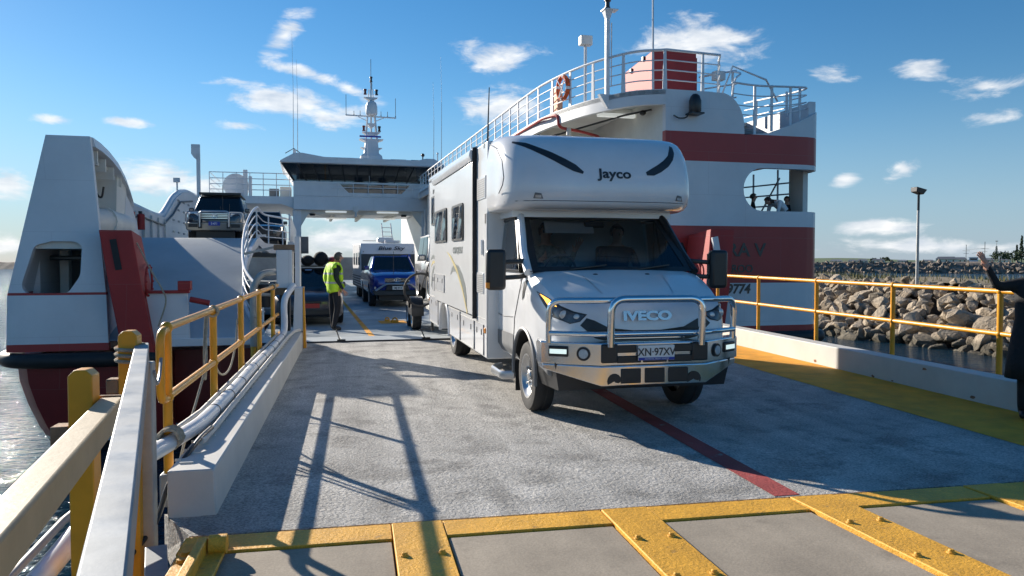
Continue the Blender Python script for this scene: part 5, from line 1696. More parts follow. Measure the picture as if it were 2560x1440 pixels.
text('NATIONAL HEAVY VEHICLE', .020, 'plate_white', pl, (0, -1.268, .709), (1, 0, 0), (0, 0, 1), 'lettering', .0008)
B().hexa([(-.9, -.95, .38), (.9, -.95, .38), (.95, .0, .36), (-.95, .0, .36), (-.95, -.98, .66), (.95, -.98, .66), (.95, .0, .66), (-.95, .0, .66)]).build('underbody', 'black_plastic', MH)
for s in (-1, 1):
    B().hexa([(s * .88, -.86, .48), (s * .97, -.80, .50), (s * 1.0, -.50, .58), (s * .88, -.50, .58), (s * .88, -.90, .84), (s * .99, -.82, .84), (s * 1.02, -.48, .86), (s * .88, -.48, .86)]).build('bumper_corner', 'grey_plastic', MH, bevel=.03)
    B().box(s * .89 - .10, s * .89 + .10, .47, .49, .14, .5).build('mud_flap', 'black_rubber', MH)
    B().tube(rounded([(s * 1.0, .50, .32), (s * 1.14, .56, .31), (s * 1.14, 1.1, .31), (s * 1.0, 1.2, .33)], .07), .05, 8, flat=.6).build('side_step', 'silver_trim', MH)
    wheel(MH, s * .87, 0, .385, .235, s, 'steel')
    wheel(MH, s * .90, 4.85, .385, .28, s, 'steel')
B().box(-.6, .6, 1.0, 7.0, .36, .62).build('chassis', 'black_plastic', MH)
# --- side of the house body that faces left
S = -1.16
HBV = bvh_of(hb_)
B().hexa([(S - .055, 2.05, .90), (S + .01, 2.05, .90), (S + .01, 5.86, .90), (S - .055, 5.86, .90), (S - .055, 2.05, 2.98), (S + .01, 2.05, 2.98), (S + .01, 5.86, 2.98), (S - .055, 5.86, 2.98)]).build('slide_out', 'gelcoat_panel', MH, bevel=.012)
B().prism([(S, 2.03, 2.985), (S - .075, 2.03, 2.985), (S - .105, 2.03, 3.05), (S - .09, 2.03, 3.12), (S, 2.03, 3.145)], (0, 3.86, 0)).build('slide_awning', 'gelcoat', MH)
B().box(S - .06, S - .002, 2.005, 2.028, .86, 3.16).build('slide_seal', 'black_rubber', MH)
B().box(S - .02, S - .003, 2.05, 5.86, .88, .898).build('slide_seal', 'black_rubber', MH)


def sidewin(y0, y1, z0, z1, x):
    f = empty('house_window')
    f.parent = MH
    B().prism([(x, *p[1:]) for p in rounded([(x, (y0 + y1) / 2, z0), (x, y1, z0), (x, y1, z1), (x, y0, z1), (x, y0, z0), (x, (y0 + y1) / 2, z0)], .06, 3)[:-1]], (-.022, 0, 0)).build('frame', 'black_plastic', f)
    g = .035
    B().grid(lambda u, v: (x - .025 - .004 * sin(u * 9 + v * 3), y0 + g + (y1 - y0 - 2 * g) * u, z0 + g + (z1 - z0 - 2 * g) * v), 8, 8).build('pane', 'glass_dark', f)


sidewin(4.30, 5.68, 1.93, 2.49, S - .055)
sidewin(2.72, 3.72, 1.93, 2.47, S - .055)
sidewin(6.0, 6.6, 2.28, 2.82, S)


def vent(y0, y1, z0, z1, n):
    f = B().box(S - .012, S - .001, y0, y1, z0, z1).build('vent', 'gelcoat', MH, bevel=.004)
    for i in range(n):
        z = z0 + .02 + (z1 - z0 - .04) * i / n
        B().box(S - .016, S - .0125, y0 + .05, y1 - .05, z, z + (z1 - z0) / n * .5).build('vent_slot', 'grey_plastic', f)


vent(1.38, 1.95, 2.44, 2.73, 9)
vent(1.50, 1.98, 1.22, 1.49, 9)


def locker(y0, y1, z0, z1, x=S):
    f = B().box(x - .012, x - .001, y0, y1, z0, z1).build('locker_door', 'gelcoat', MH, bevel=.005)
    B().tube([(x - .010, y0, z0), (x - .010, y1, z0), (x - .010, y1, z1), (x - .010, y0, z1)], .006, 4, closed=True).build('door_seal', 'grey_plastic', f)
    for yy in (y0 + (y1 - y0) * .2, y1 - (y1 - y0) * .25):
        B().box(x - .02, x - .0125, yy - .02, yy + .02, z1 - .14, z1 - .06).build('latch', 'grey_plastic', f, bevel=.004)


for a in ((3.33, 4.33, .43, .86), (2.17, 3.24, .43, .82), (1.50, 2.08, .43, .82), (5.75, 6.9, .45, .92)):
    locker(*a)
locker(4.6, 5.6, 1.09, 1.38, S - .055)
locker(6.2, 6.5, 1.05, 1.36)
B().tube([(S - .006, y, z) for _, y, z in arc((0, 4.92, .42), .53, -4, 184, 20, 'yz')], .03, 6).build('rear_arch_trim', 'gelcoat', MH)
for x_ in (-1, 1):
    B().prism([(x_ * .66, y, z) for _, y, z in arc((0, 4.92, .42), .49, -2, 182, 16, 'yz')], (x_ * .01, 0, 0)).build('wheel_well', 'black_plastic', MH)
SX = S - .0585
swoosh = [(3.95, 1.40), (3.80, 1.52), (3.55, 1.585), (3.2, 1.56), (2.85, 1.44), (2.6, 1.30), (2.47, 1.12), (2.47, 1.05), (2.43, .98), (2.75, 1.2), (3.1, 1.37), (3.45, 1.47), (3.75, 1.46)]


def flat(name, poly, mat, x):
    B().add([(x, y, z) for y, z in poly], [tuple(range(len(poly)))]).build(name, mat, MH, smooth=0)


flat('swoosh_decal', swoosh, 'decal_grey', SX)
flat('swoosh_decal', [(4.35, 1.78), (3.9, 1.66), (3.3, 1.45), (2.8, 1.18), (2.42, .88), (2.40, .93), (2.8, 1.25), (3.3, 1.52), (3.9, 1.71)], 'decal_yellow', SX - .003)
flat('swoosh_decal', [(6.75, 1.10), (6.65, 1.35), (6.4, 1.50), (6.0, 1.56), (5.92, 1.53), (6.35, 1.44), (6.58, 1.28), (6.66, 1.10)], 'decal_grey', S - .004)
flat('swoosh_decal', [(6.85, 1.62), (6.5, 1.72), (6.1, 1.70), (5.92, 1.62), (6.1, 1.64), (6.5, 1.65)], 'decal_grey', S - .004)
flat('swoosh_decal', [(6.80, 1.48), (6.5, 1.60), (6.1, 1.62), (5.92, 1.55), (6.1, 1.57), (6.5, 1.55)], 'decal_yellow', S - .004)
text('CONQUEST', .135, 'decal_grey', MH, (SX, 3.25, 1.745), (0, -1, 0), (0, 0, 1), 'lettering', .0015, bold=.003, sx=1.25)
text('Jayco', .10, 'decal_dark', MH, (S - .004, 6.35, 2.90), (0, -1, 0), (0, 0, 1), 'lettering', .0015, bold=.004, sx=1.1)
B().box(S - .03, S - .001, 1.55, 1.60, 1.72, 1.92).build('door_catch', 'gelcoat', MH, bevel=.01)
B().box(S - .014, S - .001, 1.36, 1.42, 2.12, 2.24).build('side_lamp', 'grey_plastic', MH)
B().box(S - .02, S - .001, 1.38, 1.44, .72, .79).build('side_reflector', 'amber', MH, bevel=.01)
for y, z in ((6.92, .82), (5.2, .9)):
    B().box(S - .015, S - .001, y, y + .05, z, z + .05).build('side_reflector', 'amber', MH)
# front of the pod: marker lights, stripes, maker's name
for x in (-.80, .93):
    decal('marker_lamp', [(x - .055, 2.36), (x + .055, 2.355), (x + .03, 2.415), (x - .04, 2.425)], LB, 'grey_plastic', MH, 'y', -3, 1, .006, 2)
    decal('marker_lens', [(x - .035, 2.368), (x + .03, 2.366), (x + .03, 2.395), (x - .035, 2.397)], LB, 'lens', MH, 'y', -3, 1, .010, 1)


def stripe(cl, w0, name='pod_stripe'):
    up, lo = [], []
    for i, (x, z, w) in enumerate(cl):
        a = Vector(cl[max(0, i - 1)][:2])
        b2 = Vector(cl[min(len(cl) - 1, i + 1)][:2])
        t = (b2 - a).normalized()
        n = Vector((-t.y, t.x))
        up.append((x + n.x * w, z + n.y * w))
        lo.append((x - n.x * w, z - n.y * w))
    for i in range(len(cl) - 1):
        pass
    poly = up + lo[::-1]
    return decal(name, poly, LB, 'decal_dark', MH, 'y', -3, 1, .004, 3)


stripe([(-1.02, 3.03, .012), (-.90, 2.985, .03), (-.78, 2.92, .036), (-.64, 2.85, .042), (-.50, 2.775, .045), (-.38, 2.71, .042), (-.28, 2.655, .015)], 0)
stripe([(.92, 3.03, .02), (.895, 2.96, .036), (.84, 2.87, .04), (.76, 2.795, .045), (.66, 2.73, .046), (.57, 2.685, .042), (.49, 2.665, .02)], 0)
jt = text('Jayco', .150, 'decal_dark', MH, (.10, -1, 2.605), (1, 0, 0), (0, 0, 1), 'lettering', 0, bold=.0045, sx=1.25)
for v in jt.data.vertices:
    h_ = LB.ray_cast(Vector((v.co.x, -3, v.co.z)), Vector((0, 1, 0)))[0]
    v.co.y = h_.y - .006
pan = [(1.15, 3.08), (.75, 2.98), (.45, 2.80), (.36, 2.60), (.42, 2.52), (.62, 2.44), (1.15, 2.40)]
B().tube([(-1.163, y, z) for y, z in pan[:-1]], .006, 4).build('pod_panel_line', 'grey_plastic', MH)
thing = B().cyl((-1.12, 1.5, 3.1), (-1.10, 1.48, 3.85), .012, .006, 6).box(-1.16, -1.08, 1.45, 1.55, 3.08, 3.16)
thing.build('aerial', 'black_plastic', MH)
B().cyl((S, 2.02, 3.13), (S + .02, 6.9, 3.17), .05, n=10).build('roof_awning', 'gelcoat', MH)
B().box(-.5, .3, 3.6, 4.5, 3.15, 3.38).build('air_conditioner', 'gelcoat', MH, bevel=.06, seg=3)
B().box(-.4, .3, 5.4, 6.1, 3.15, 3.26).build('roof_hatch', 'gelcoat', MH, bevel=.03)

for y in (2.02, 5.9):
    B().box(S - .004, S - .001, y + .01, y + .016, .42, .86).build('panel_gap', 'grey_plastic', MH)
B().tube([(S - .002, 1.32, .895), (S - .002, 2.0, .895)], .005, 4).build('panel_gap', 'grey_plastic', MH)
B().tube([(S - .002, 5.9, .93), (S - .002, 7.0, .93)], .005, 4).build('panel_gap', 'grey_plastic', MH)
B().box(S - .010, S - .001, 1.295, 1.325, .42, 2.25).build('corner_trim', 'gelcoat', MH)
B().box(S - .010, S - .001, 6.985, 7.015, .42, 3.1).build('corner_trim', 'gelcoat', MH)
pts = []
for i in range(25):
    x_ = -1.12 + 2.3 * i / 24
    h_ = LB.ray_cast(Vector((x_, -3, 2.335)), Vector((0, 1, 0)))[0]
    if h_:
        pts.append((x_, h_.y - .001, 2.335))
B().tube(pts, .0045, 4).build('pod_seam', 'grey_plastic', MH)
for x_ in (-.55, .25):
    B().beam(Vector(ws(.5 + x_ * .5, .02, .02)), Vector(ws(.5 + x_ * .5 + .22, .10, .02)), .018, .012).build('wiper', 'black_plastic', MH)
# ------------------------------------------------------------------ other vehicles (front bumper at y=0, nose toward -y)
def car(name, loc, rot, label, paint, L, Wd, stations, gh, wheels, r, tw=.22, kind='alloy', glassm='glass_dark', windows=2):
    """stations: (y, half width, z low, z top) of the lower body; gh: greenhouse (y0b,y1b,hwb,zb,y0t,y1t,hwt,zt)"""
    root = empty(name, loc, rot)
    tag(root, label, 'car')
    b = B()
    R = []
    for y, hw, zb, zt in stations:
        h = zt - zb
        hp = [(hw * .90, zb), (hw * .98, zb + .15 * h), (hw, zb + .55 * h), (hw * .985, zt - .14 * h), (hw * .93, zt - .03 * h), (hw * .55, zt + .012), (0, zt + .018)]
        R.append([(x, y, z) for x, z in hp] + [(-x, y, z) for x, z in hp[-2::-1]])
    b.loft(R)
    body = b.build('body', paint, root, smooth=40)
    cs = []
    for (y, side) in [(y, s) for y in wheels for s in (-1, 1)]:
        a, c = sorted((side * (Wd / 2 - .30), side * (Wd / 2 + .2)))
        cs.append(B().lathe([(0, a), (r * 1.16, a), (r * 1.16, c), (0, c)], (0, y, r * 1.02), 'x', 22))
    cut(body, *cs)
    y0b, y1b, hb2, zb, y0t, y1t, ht, zt = gh
    bot = [(-hb2, y0b), (hb2, y0b), (hb2, y1b), (-hb2, y1b)]
    top = [(-ht, y0t), (ht, y0t), (ht, y1t), (-ht, y1t)]
    g = B().hexa([(x, y, zb) for x, y in bot] + [(x, y, zt) for x, y in top])
    g.build('cabin', paint, root, bevel=.045, seg=3)

    def pane(nm, A, Bq, C, D, off):
        A, Bq, C, D = map(Vector, (A, Bq, C, D))
        n = (Bq - A).cross(D - A).normalized() * off

        def q(u, v):
            return (A * (1 - u) * (1 - v) + Bq * u * (1 - v) + C * u * v + D * (1 - u) * v) + n
        return q
    P = [Vector((x, y, zb)) for x, y in bot] + [Vector((x, y, zt)) for x, y in top]
    ctr = sum(P, Vector()) / 8

    def panel(nm, i, j, k, l, u0, u1, v0, v1):
        A, Bq, C, D = P[i], P[j], P[k], P[l]
        n = (Bq - A).cross(D - A).normalized()
        if n.dot((A + Bq + C + D) / 4 - ctr) < 0:
            n = -n
        q = lambda u, v: (A * (1 - u) * (1 - v) + Bq * u * (1 - v) + C * u * v + D * (1 - u) * v)
        f = [q(u0, v0), q(u1, v0), q(u1, v1), q(u0, v1)]
        B().loft([[p - n * .02 for p in f], [p + n * .007 for p in f]]).build(nm, glassm, root)
    panel('windscreen', 0, 1, 5, 4, .06, .94, .04, .92)
    panel('rear_window', 2, 3, 7, 6, .08, .92, .1, .88)
    for i in range(windows):
        u0, u1 = .05 + .92 * i / windows, .05 + .92 * (i + 1) / windows - .035
        panel('side_window', 1, 2, 6, 5, u0, u1, .06, .9)
        panel('side_window', 3, 0, 4, 7, 1 - u1, 1 - u0, .06, .9)
    for y in wheels:
        for s in (-1, 1):
            wheel(root, s * (Wd / 2 - tw / 2 - .01), y, r, tw, s, kind)
    B().box(-Wd / 2 + .32, Wd / 2 - .32, .25, L - .25, r * .6, stations[1][2] + .12).build('underbody', 'black_plastic', root)
    for s in (-1, 1):
        m_ = B().box(s * (hb2 + .10) - .09, s * (hb2 + .10) + .09, y0b + .22, y0b + .33, zb + .02, zb + .17).build('mirror', paint, root, bevel=.035)
    return root


def headlight(root, pts, d=.05, lit=False, mat='lens'):
    for s in (-1, 1):
        f = [(s * x, y, z) for x, y, z in pts]
        o = B().loft([[Vector(p) + Vector((0, d, 0)) for p in f], f]).build('headlight', mat, root, bevel=.008)
    return o


def plate(root, y, z, w=.36, h=.11, txt=None, mat='plate_white', tm='decal_dark'):
    p = B().box(-w / 2, w / 2, y - .012, y, z, z + h).build('number_plate', mat, root)
    if txt:
        text(txt, h * .78, tm, p, (0, y - .014, z + h * .22), (1, 0, 0), (0, 0, 1), 'lettering', .001, bold=.002, sx=.9)


def badge(root, y, z, s=.08):
    o = B().tube([(s * 1.5 * cos(a), y, z + s * sin(a)) for a in [2 * pi * i / 20 for i in range(20)]], s * .12, 5, closed=True)
    o.tube([(s * .5 * cos(a), y, z + s * .95 * sin(a)) for a in [2 * pi * i / 16 for i in range(16)]], s * .1, 5, closed=True)
    o.tube([(s * .9 * cos(a), y, z + s * .4 + s * .42 * sin(a)) for a in [2 * pi * i / 16 for i in range(16)]], s * .1, 5, closed=True)
    o.build('badge', 'chrome', root)


# blue ute
u = car('blue_ute', fw(3.02, 26.9, .1), FR, 'blue dual cab ute with black bull bar towing a caravan', 'blue_car', 5.3, 1.86,
        [(.02, .66, .55, .98), (.08, .80, .45, 1.10), (.25, .90, .42, 1.17), (.8, .93, .42, 1.23), (1.45, .93, .42, 1.30), (1.7, .93, .42, 1.32), (3.2, .93, .42, 1.30), (5.2, .92, .45, 1.25), (5.3, .88, .5, 1.2)],
        (1.38, 3.35, .83, 1.27, 2.0, 3.1, .66, 1.80), (.95, 4.05), .39, .25)
headlight(u, [(.86, .20, 1.12), (.42, .03, .98), (.45, .02, .91), (.80, .10, .96), (.90, .26, 1.02)])
B().box(-.42, .42, -.005, .05, .86, 1.02).build('grille', 'black_plastic', u, bevel=.02)
for z in (.91, .975):
    B().box(-.44, .44, -.018, .0, z, z + .022).build('grille_bar', 'chrome', u)
badge(u, -.025, .955, .075)
B().tube(rounded([(-.75, -.05, .58), (-.40, -.12, .82), (.40, -.12, .82), (.75, -.05, .58)], .08), .036, 8).build('nudge_bar', 'silver_trim', u)
B().hexa([(-.8, -.04, .42), (.8, -.04, .42), (.8, .1, .42), (-.8, .1, .42), (-.86, -.02, .60), (.86, -.02, .60), (.86, .1, .60), (-.86, .1, .60)]).hexa([(-.42, -.1, .6), (.42, -.1, .6), (.42, .05, .6), (-.42, .05, .6), (-.35, -.1, .78), (.35, -.1, .78), (.35, .05, .78), (-.35, .05, .78)]).build('bumper', 'black_plastic', u, bevel=.02)
plate(u, -.105, .62, .36, .12, '1MJ·4YA')
B().box(-.62, .62, 2.1, 2.15, 1.84, 1.87).box(-.62, .62, 2.9, 2.95, 1.84, 1.87).box(-.64, -.6, 2.05, 2.1, 1.78, 1.86).box(.6, .64, 2.05, 2.1, 1.78, 1.86).build('roof_rack', 'black_plastic', u)
B().cyl((-.1, .3, 1.15), (-.1, .28, 1.95), .008, n=5).build('aerial', 'black_plastic', u)
for s in (-1, 1):
    B().box(s * .70 - .09, s * .70 + .09, .055, .09, .64, .72).build('fog_lamp', 'lens', u)

# caravan
cv_ = empty('caravan', fw(3.35, 33.2, .1), FR)
tag(cv_, 'white and charcoal box caravan with blue lettering towed by the blue ute', 'caravan')
B().loft([[(x, y, z) for x in (-1.16,) for y, z in ((0, .45), (0, 1.0), (.12, 2.05), (.38, 2.38), (6, 2.45), (6, .45))], [(1.16, y, z) for y, z in ((0, .45), (0, 1.0), (.12, 2.05), (.38, 2.38), (6, 2.45), (6, .45))]]).build('body', 'caravan_white', cv_, bevel=.03)
B().hexa([(-1.14, -.012, .46), (1.14, -.012, .46), (1.14, .02, .46), (-1.14, .02, .46), (-1.14, .06, 1.92), (1.14, .06, 1.92), (1.14, .1, 1.92), (-1.14, .1, 1.92)]).build('front_panel', 'caravan_dark', cv_)
B().box(-1.172, -1.161, .05, 5.9, .46, 1.0).build('side_panel', 'caravan_dark', cv_)
for z in (.55, .66, .77, .88, .99, 1.1):
    B().box(-1.185, -1.172, .05, 5.9, z, z + .05).build('checker_rib', 'caravan_white', cv_)
for y in (.8, 2.4, 4.2):
    B().box(-1.18, -1.161, y, y + .9, 1.45, 2.0).build('side_window', 'glass_dark', cv_, bevel=.02)
B().box(.55, .95, .035, .075, 1.62, 1.90).build('blue_sticker', 'checker_blue', cv_)
text('Blue Sky', .25, 'decal_dark', cv_, (.12, .072, 2.10), (1, 0, 0), (0, .6, 1), 'lettering', .003, bold=.004, shear=.3, sx=1.3)
B().box(-.35, .35, 1.0, 1.9, 2.44, 2.66).build('air_conditioner', 'caravan_white', cv_, bevel=.06)
B().box(-.1, .55, .45, .85, 2.40, 2.52).build('roof_hatch', 'caravan_white', cv_, bevel=.03)
B().box(-1.0, -.45, .9, 1.3, 2.5, 2.52).build('solar_panel', 'glass_dark', cv_)
for s in (-1, 1):
    wheel(cv_, s * 1.0, 2.6, .38, .24, s, 'alloy')
    wheel(cv_, s * 1.0, 3.5, .38, .24, s, 'alloy')
    B().ball((s * 1.05, .03, 2.02), .03, n=8, m=6).build('marker_lamp', 'lens', cv_)
B().beam((-.7, .2, .5), (0, -1.05, .48), .08, .1).beam((.7, .2, .5), (0, -1.05, .48), .08, .1).build('drawbar', 'black_plastic', cv_)
B().box(-.8, .8, .2, 5.8, .36, .46).build('chassis', 'black_plastic', cv_)
for i, (x, z) in enumerate(((-.55, 1.38), (-.45, 1.42), (-.5, 1.32))):
    B().ball((x, .0 + .04, z), .05, (1.2, .2, .7), 8, 6).build('stone_cloud_decal', 'caravan_white', cv_)

# dark sedan with roof load
d_ = car('dark_sedan', fw(.02, 19.6, .1), FR + .02, 'dusty dark sedan with bags on its roof behind the crew member', 'dark_car', 4.7, 1.78,
         [(.0, .60, .35, .58), (.06, .76, .24, .66), (.25, .85, .20, .76), (.8, .88, .20, .84), (1.25, .89, .20, .90), (1.5, .89, .2, .92), (3.9, .89, .22, .95), (4.6, .84, .26, .92), (4.7, .75, .4, .8)],
         (1.20, 3.95, .80, .88, 1.95, 3.35, .60, 1.42), (.90, 3.6), .315, .20)
headlight(d_, [(.78, .20, .70), (.42, .06, .66), (.42, .03, .58), (.70, .08, .57), (.84, .24, .62)])
B().box(-.62, .62, -.012, .05, .26, .40).build('lower_grille', 'black_plastic', d_, bevel=.02)
B().box(-.30, .30, -.008, .03, .54, .62).build('grille', 'black_plastic', d_, bevel=.02)
B().box(-.26, .26, -.016, .0, .44, .55).build('number_plate', 'ship_red', d_)
for s in (-1, 1):
    B().ball((s * .62, .04, .36), .06, (1.3, .4, .8), 10, 6).build('fog_lamp', 'lens', d_)
B().box(-.05, .12, 1.85, 1.87, 1.34, 1.38).build('windscreen_sticker', 'sticker_blue', d_)
B().box(-.66, .66, 2.1, 2.14, 1.45, 1.48).box(-.66, .66, 3.1, 3.14, 1.45, 1.48).build('roof_bar', 'black_plastic', d_)
for i, (x, r_, sx, lab, mt) in enumerate(((-.42, .19, 1.0, 'round black bag on the left of the dark sedan roof', 'black_cloth'), (-.02, .15, 1.2, 'low black bundle in the middle of the sedan roof', 'black_cloth'), (.33, .20, 1.0, 'round black bag on the right of the dark sedan roof', 'black_cloth'), (.66, .13, 1.0, 'small red bag at the edge of the sedan roof', 'ship_red'))):
    p = fw(.02 + x, 19.6 + 2.4, .1 + 1.47)
    bb_ = B()
    bb_.loft([[(sx * r_ * k * cos(2 * pi * j / 14) * (1 + .05 * sin(3 * j)), (q - .5) * 1.1, r_ + r_ * k * sin(2 * pi * j / 14)) for j in range(14)] for q, k in ((0, .45), (.05, .8), (.2, 1), (.5, .98), (.8, 1), (.95, .8), (1, .45))])
    bag = bb_.build('roof_bag', mt, loc=p, rot=(0, 0, FR))
    tag(bag, lab, 'bag', 'bags tied on the sedan roof')

# 4WD coming down from the mezzanine
lc = car('four_wheel_drive', fw(-3.15, 28.9, 2.295), FR, 'dark blue and silver four wheel drive with bull bar at the ramp top', 'navy_car', 4.9, 1.94,
         [(.02, .70, .60, .95), (.08, .86, .50, 1.10), (.3, .95, .45, 1.16), (.9, .97, .45, 1.20), (1.4, .97, .45, 1.24), (1.6, .97, .45, 1.26), (4.6, .97, .48, 1.26), (4.9, .92, .55, 1.2)],
         (1.40, 4.75, .88, 1.22, 1.95, 4.55, .72, 1.84), (.95, 3.8), .40, .27, windows=3)
headlight(lc, [(.90, .12, 1.10), (.52, .05, 1.10), (.52, .02, .92), (.88, .08, .90)])
B().box(-.48, .48, -.01, .06, .88, 1.10).build('grille', 'black_plastic', lc, bevel=.01)
for z in (.91, .965, 1.02, 1.07):
    B().box(-.47, .47, -.02, -.005, z, z + .02).build('grille_bar', 'chrome', lc)
badge(lc, -.03, 1.0, .07)
B().hexa([(-.92, -.04, .50), (.92, -.04, .50), (.96, .3, .50), (-.96, .3, .50), (-.97, -.10, .76), (.97, -.10, .76), (.99, .3, .78), (-.99, .3, .78)]).build('bumper', 'gold_trim', lc, bevel=.03)
for s in (-1, 1):
    B().box(s * .70 - .15, s * .70 + .15, -.105, -.06, .60, .72).build('bumper_lamp', 'black_plastic', lc, bevel=.01)
    B().tube(rounded([(s * .48, -.13, .62), (s * .48, -.14, 1.14), (s * .93, -.02, 1.13), (s * .95, .02, .80)], .1), .03, 8).build('bull_bar', 'silver_trim', lc)
    B().box(s * .47 - .06, s * .47 + .06, -.15, -.10, .56, .76).build('bar_foot', 'black_plastic', lc)
B().tube(rounded([(-.48, -.14, .85), (-.48, -.14, 1.16), (.48, -.14, 1.16), (.48, -.14, .85)], .12), .033, 8).build('bull_bar', 'silver_trim', lc)
plate(lc, -.12, .66, .38, .14, 'S·471', 'plate_blue', 'plate_white')
B().box(-.74, .74, 1.9, 4.3, 1.90, 1.94).box(-.74, .74, 1.86, 1.9, 1.90, 1.99).build('roof_rack', 'black_plastic', lc, bevel=.01)
for x, h in ((.28, .95), (.50, .3), (.2, .2)):
    B().cyl((x, -.05, 1.14), (x, -.02, 1.14 + h), .008, n=5).build('aerial', 'black_plastic', lc)
B().box(-.72, -.60, -.0, .3, .5, .56).build('tow_hook', 'kerb_paint', lc)

sv = car('dark_wagon', fw(-1.95, 36.0, 2.295), FR, 'black station wagon with a lit headlight behind the four wheel drive', 'black_car', 4.9, 1.9,
         [(.02, .68, .45, .85), (.08, .84, .35, .98), (.3, .93, .32, 1.05), (.9, .95, .32, 1.10), (1.4, .95, .32, 1.14), (1.6, .95, .32, 1.16), (4.6, .95, .35, 1.16), (4.9, .90, .45, 1.1)],
         (1.35, 4.75, .86, 1.12, 1.95, 4.5, .70, 1.74), (.95, 3.8), .37, .24, windows=3)
headlight(sv, [(.88, .14, .96), (.50, .05, .92), (.50, .02, .80), (.86, .08, .80)], mat='lamp_on')
B().box(-.46, .46, -.01, .05, .62, .92).build('grille', 'black_plastic', sv, bevel=.02)
B().box(-.72, .72, .0, .05, .40, .52).build('lower_grille', 'black_plastic', sv, bevel=.02)
plate(sv, -.015, .50, .36, .11)
for s in (-1, 1):
    B().box(s * .68 - .03, s * .68 + .03, 2.0, 4.3, 1.76, 1.80).build('roof_rail', 'silver_trim', sv)

# trailer behind the motorhome with a small 4WD on it
ma = radians(2.0)


def mw_(x, y, z):
    return (x * cos(ma) - y * sin(ma), x * sin(ma) + y * cos(ma), z)


tr_ = empty('car_trailer', mw_(2.95, 18.0, .1), ma)
tag(tr_, 'black car trailer with round mudguards behind the motorhome', 'trailer')
B().box(-.82, .82, -1.9, 2.4, .52, .62).build('deck', 'galv_post', tr_, bevel=.01)
B().beam((0, -3.0, .52), (0, -1.9, .56), .1, .12).beam((-.8, -1.9, .56), (0, -2.9, .5), .07, .1).beam((.8, -1.9, .56), (0, -2.9, .5), .07, .1).build('drawbar', 'galv_post', tr_)
for s in (-1, 1):
    for y in (-.02, .95):
        wheel(tr_, s * .98, y, .33, .22, s, 'alloy')
    pr = arc((0, -.02, .36), .42, 20, 180, 12, 'yz')
    g = B().loft([[(s * .84, y, z), (s * 1.12, y, z), (s * 1.12, y - .0, z - .02), (s * .84, y, z - .02)] for _, y, z in pr])
    g.box(min(s * 1.10, s * 1.12), max(s * 1.10, s * 1.12), -.42, .42, .36, .50)
    g.build('mudguard', 'black_plastic', tr_)
B().cyl((-.8, -1.6, .1), (-.8, -1.6, .6), .03, n=8).build('jockey_leg', 'black_plastic', tr_)
B().tube([(-.75, -1.88, .66), (-.75, -1.88, .95), (.75, -1.88, .95), (.75, -1.88, .66)], .03, 6).build('head_frame', 'galv_post', tr_)
jm = car('small_four_wheel_drive', mw_(2.95, 16.6, .625 + .1), ma, 'silver small four wheel drive carried on the trailer behind the motorhome', 'silver_car', 3.5, 1.6,
         [(.02, .58, .42, .74), (.08, .72, .34, .88), (.3, .78, .32, .94), (.9, .80, .32, .97), (1.2, .80, .32, 1.0), (3.3, .80, .35, 1.0), (3.5, .76, .42, .95)],
         (1.15, 3.4, .73, .96, 1.5, 3.3, .64, 1.62), (.70, 2.85), .34, .2)
headlight(jm, [(.66, .06, .84), (.48, .03, .84), (.48, .02, .68), (.66, .05, .68)])
B().box(-.45, .45, -.01, .04, .60, .84).build('grille', 'black_plastic', jm, bevel=.02)
B().box(-.76, .76, -.08, .2, .38, .56).build('bumper', 'black_plastic', jm, bevel=.03)

bk = empty('bicycle', mw_(1.98, 16.05, .74), ma)
tag(bk, 'black bicycle standing crosswise on the trailer front behind the motorhome', 'bicycle')
B().tube([(-.12 + .34 * cos(a), 0, .36 + .34 * sin(a)) for a in [2 * pi * i / 28 for i in range(28)]], .024, 8, closed=True).build('wheel', 'tyre', bk)
B().tube([(.9 + .34 * cos(a), 0, .36 + .34 * sin(a)) for a in [2 * pi * i / 28 for i in range(28)]], .024, 8, closed=True).build('wheel', 'tyre', bk)
B().tube([(.9, 0, .36), (.5, 0, .34), (.42, 0, .85), (.9, 0, .36)], .018, 6).tube([(.5, 0, .34), (.08, 0, .80), (.42, 0, .80)], .018, 6).tube([(.06, 0, .92), (-.12, 0, .36)], .016, 6).build('frame', 'black_plastic', bk)
B().box(.34, .58, -.06, .06, .86, .91).build('saddle', 'black_cloth', bk, bevel=.03)
B().cyl((.06, -.28, .95), (.06, .28, .95), .014, n=6).build('handlebar', 'black_plastic', bk)
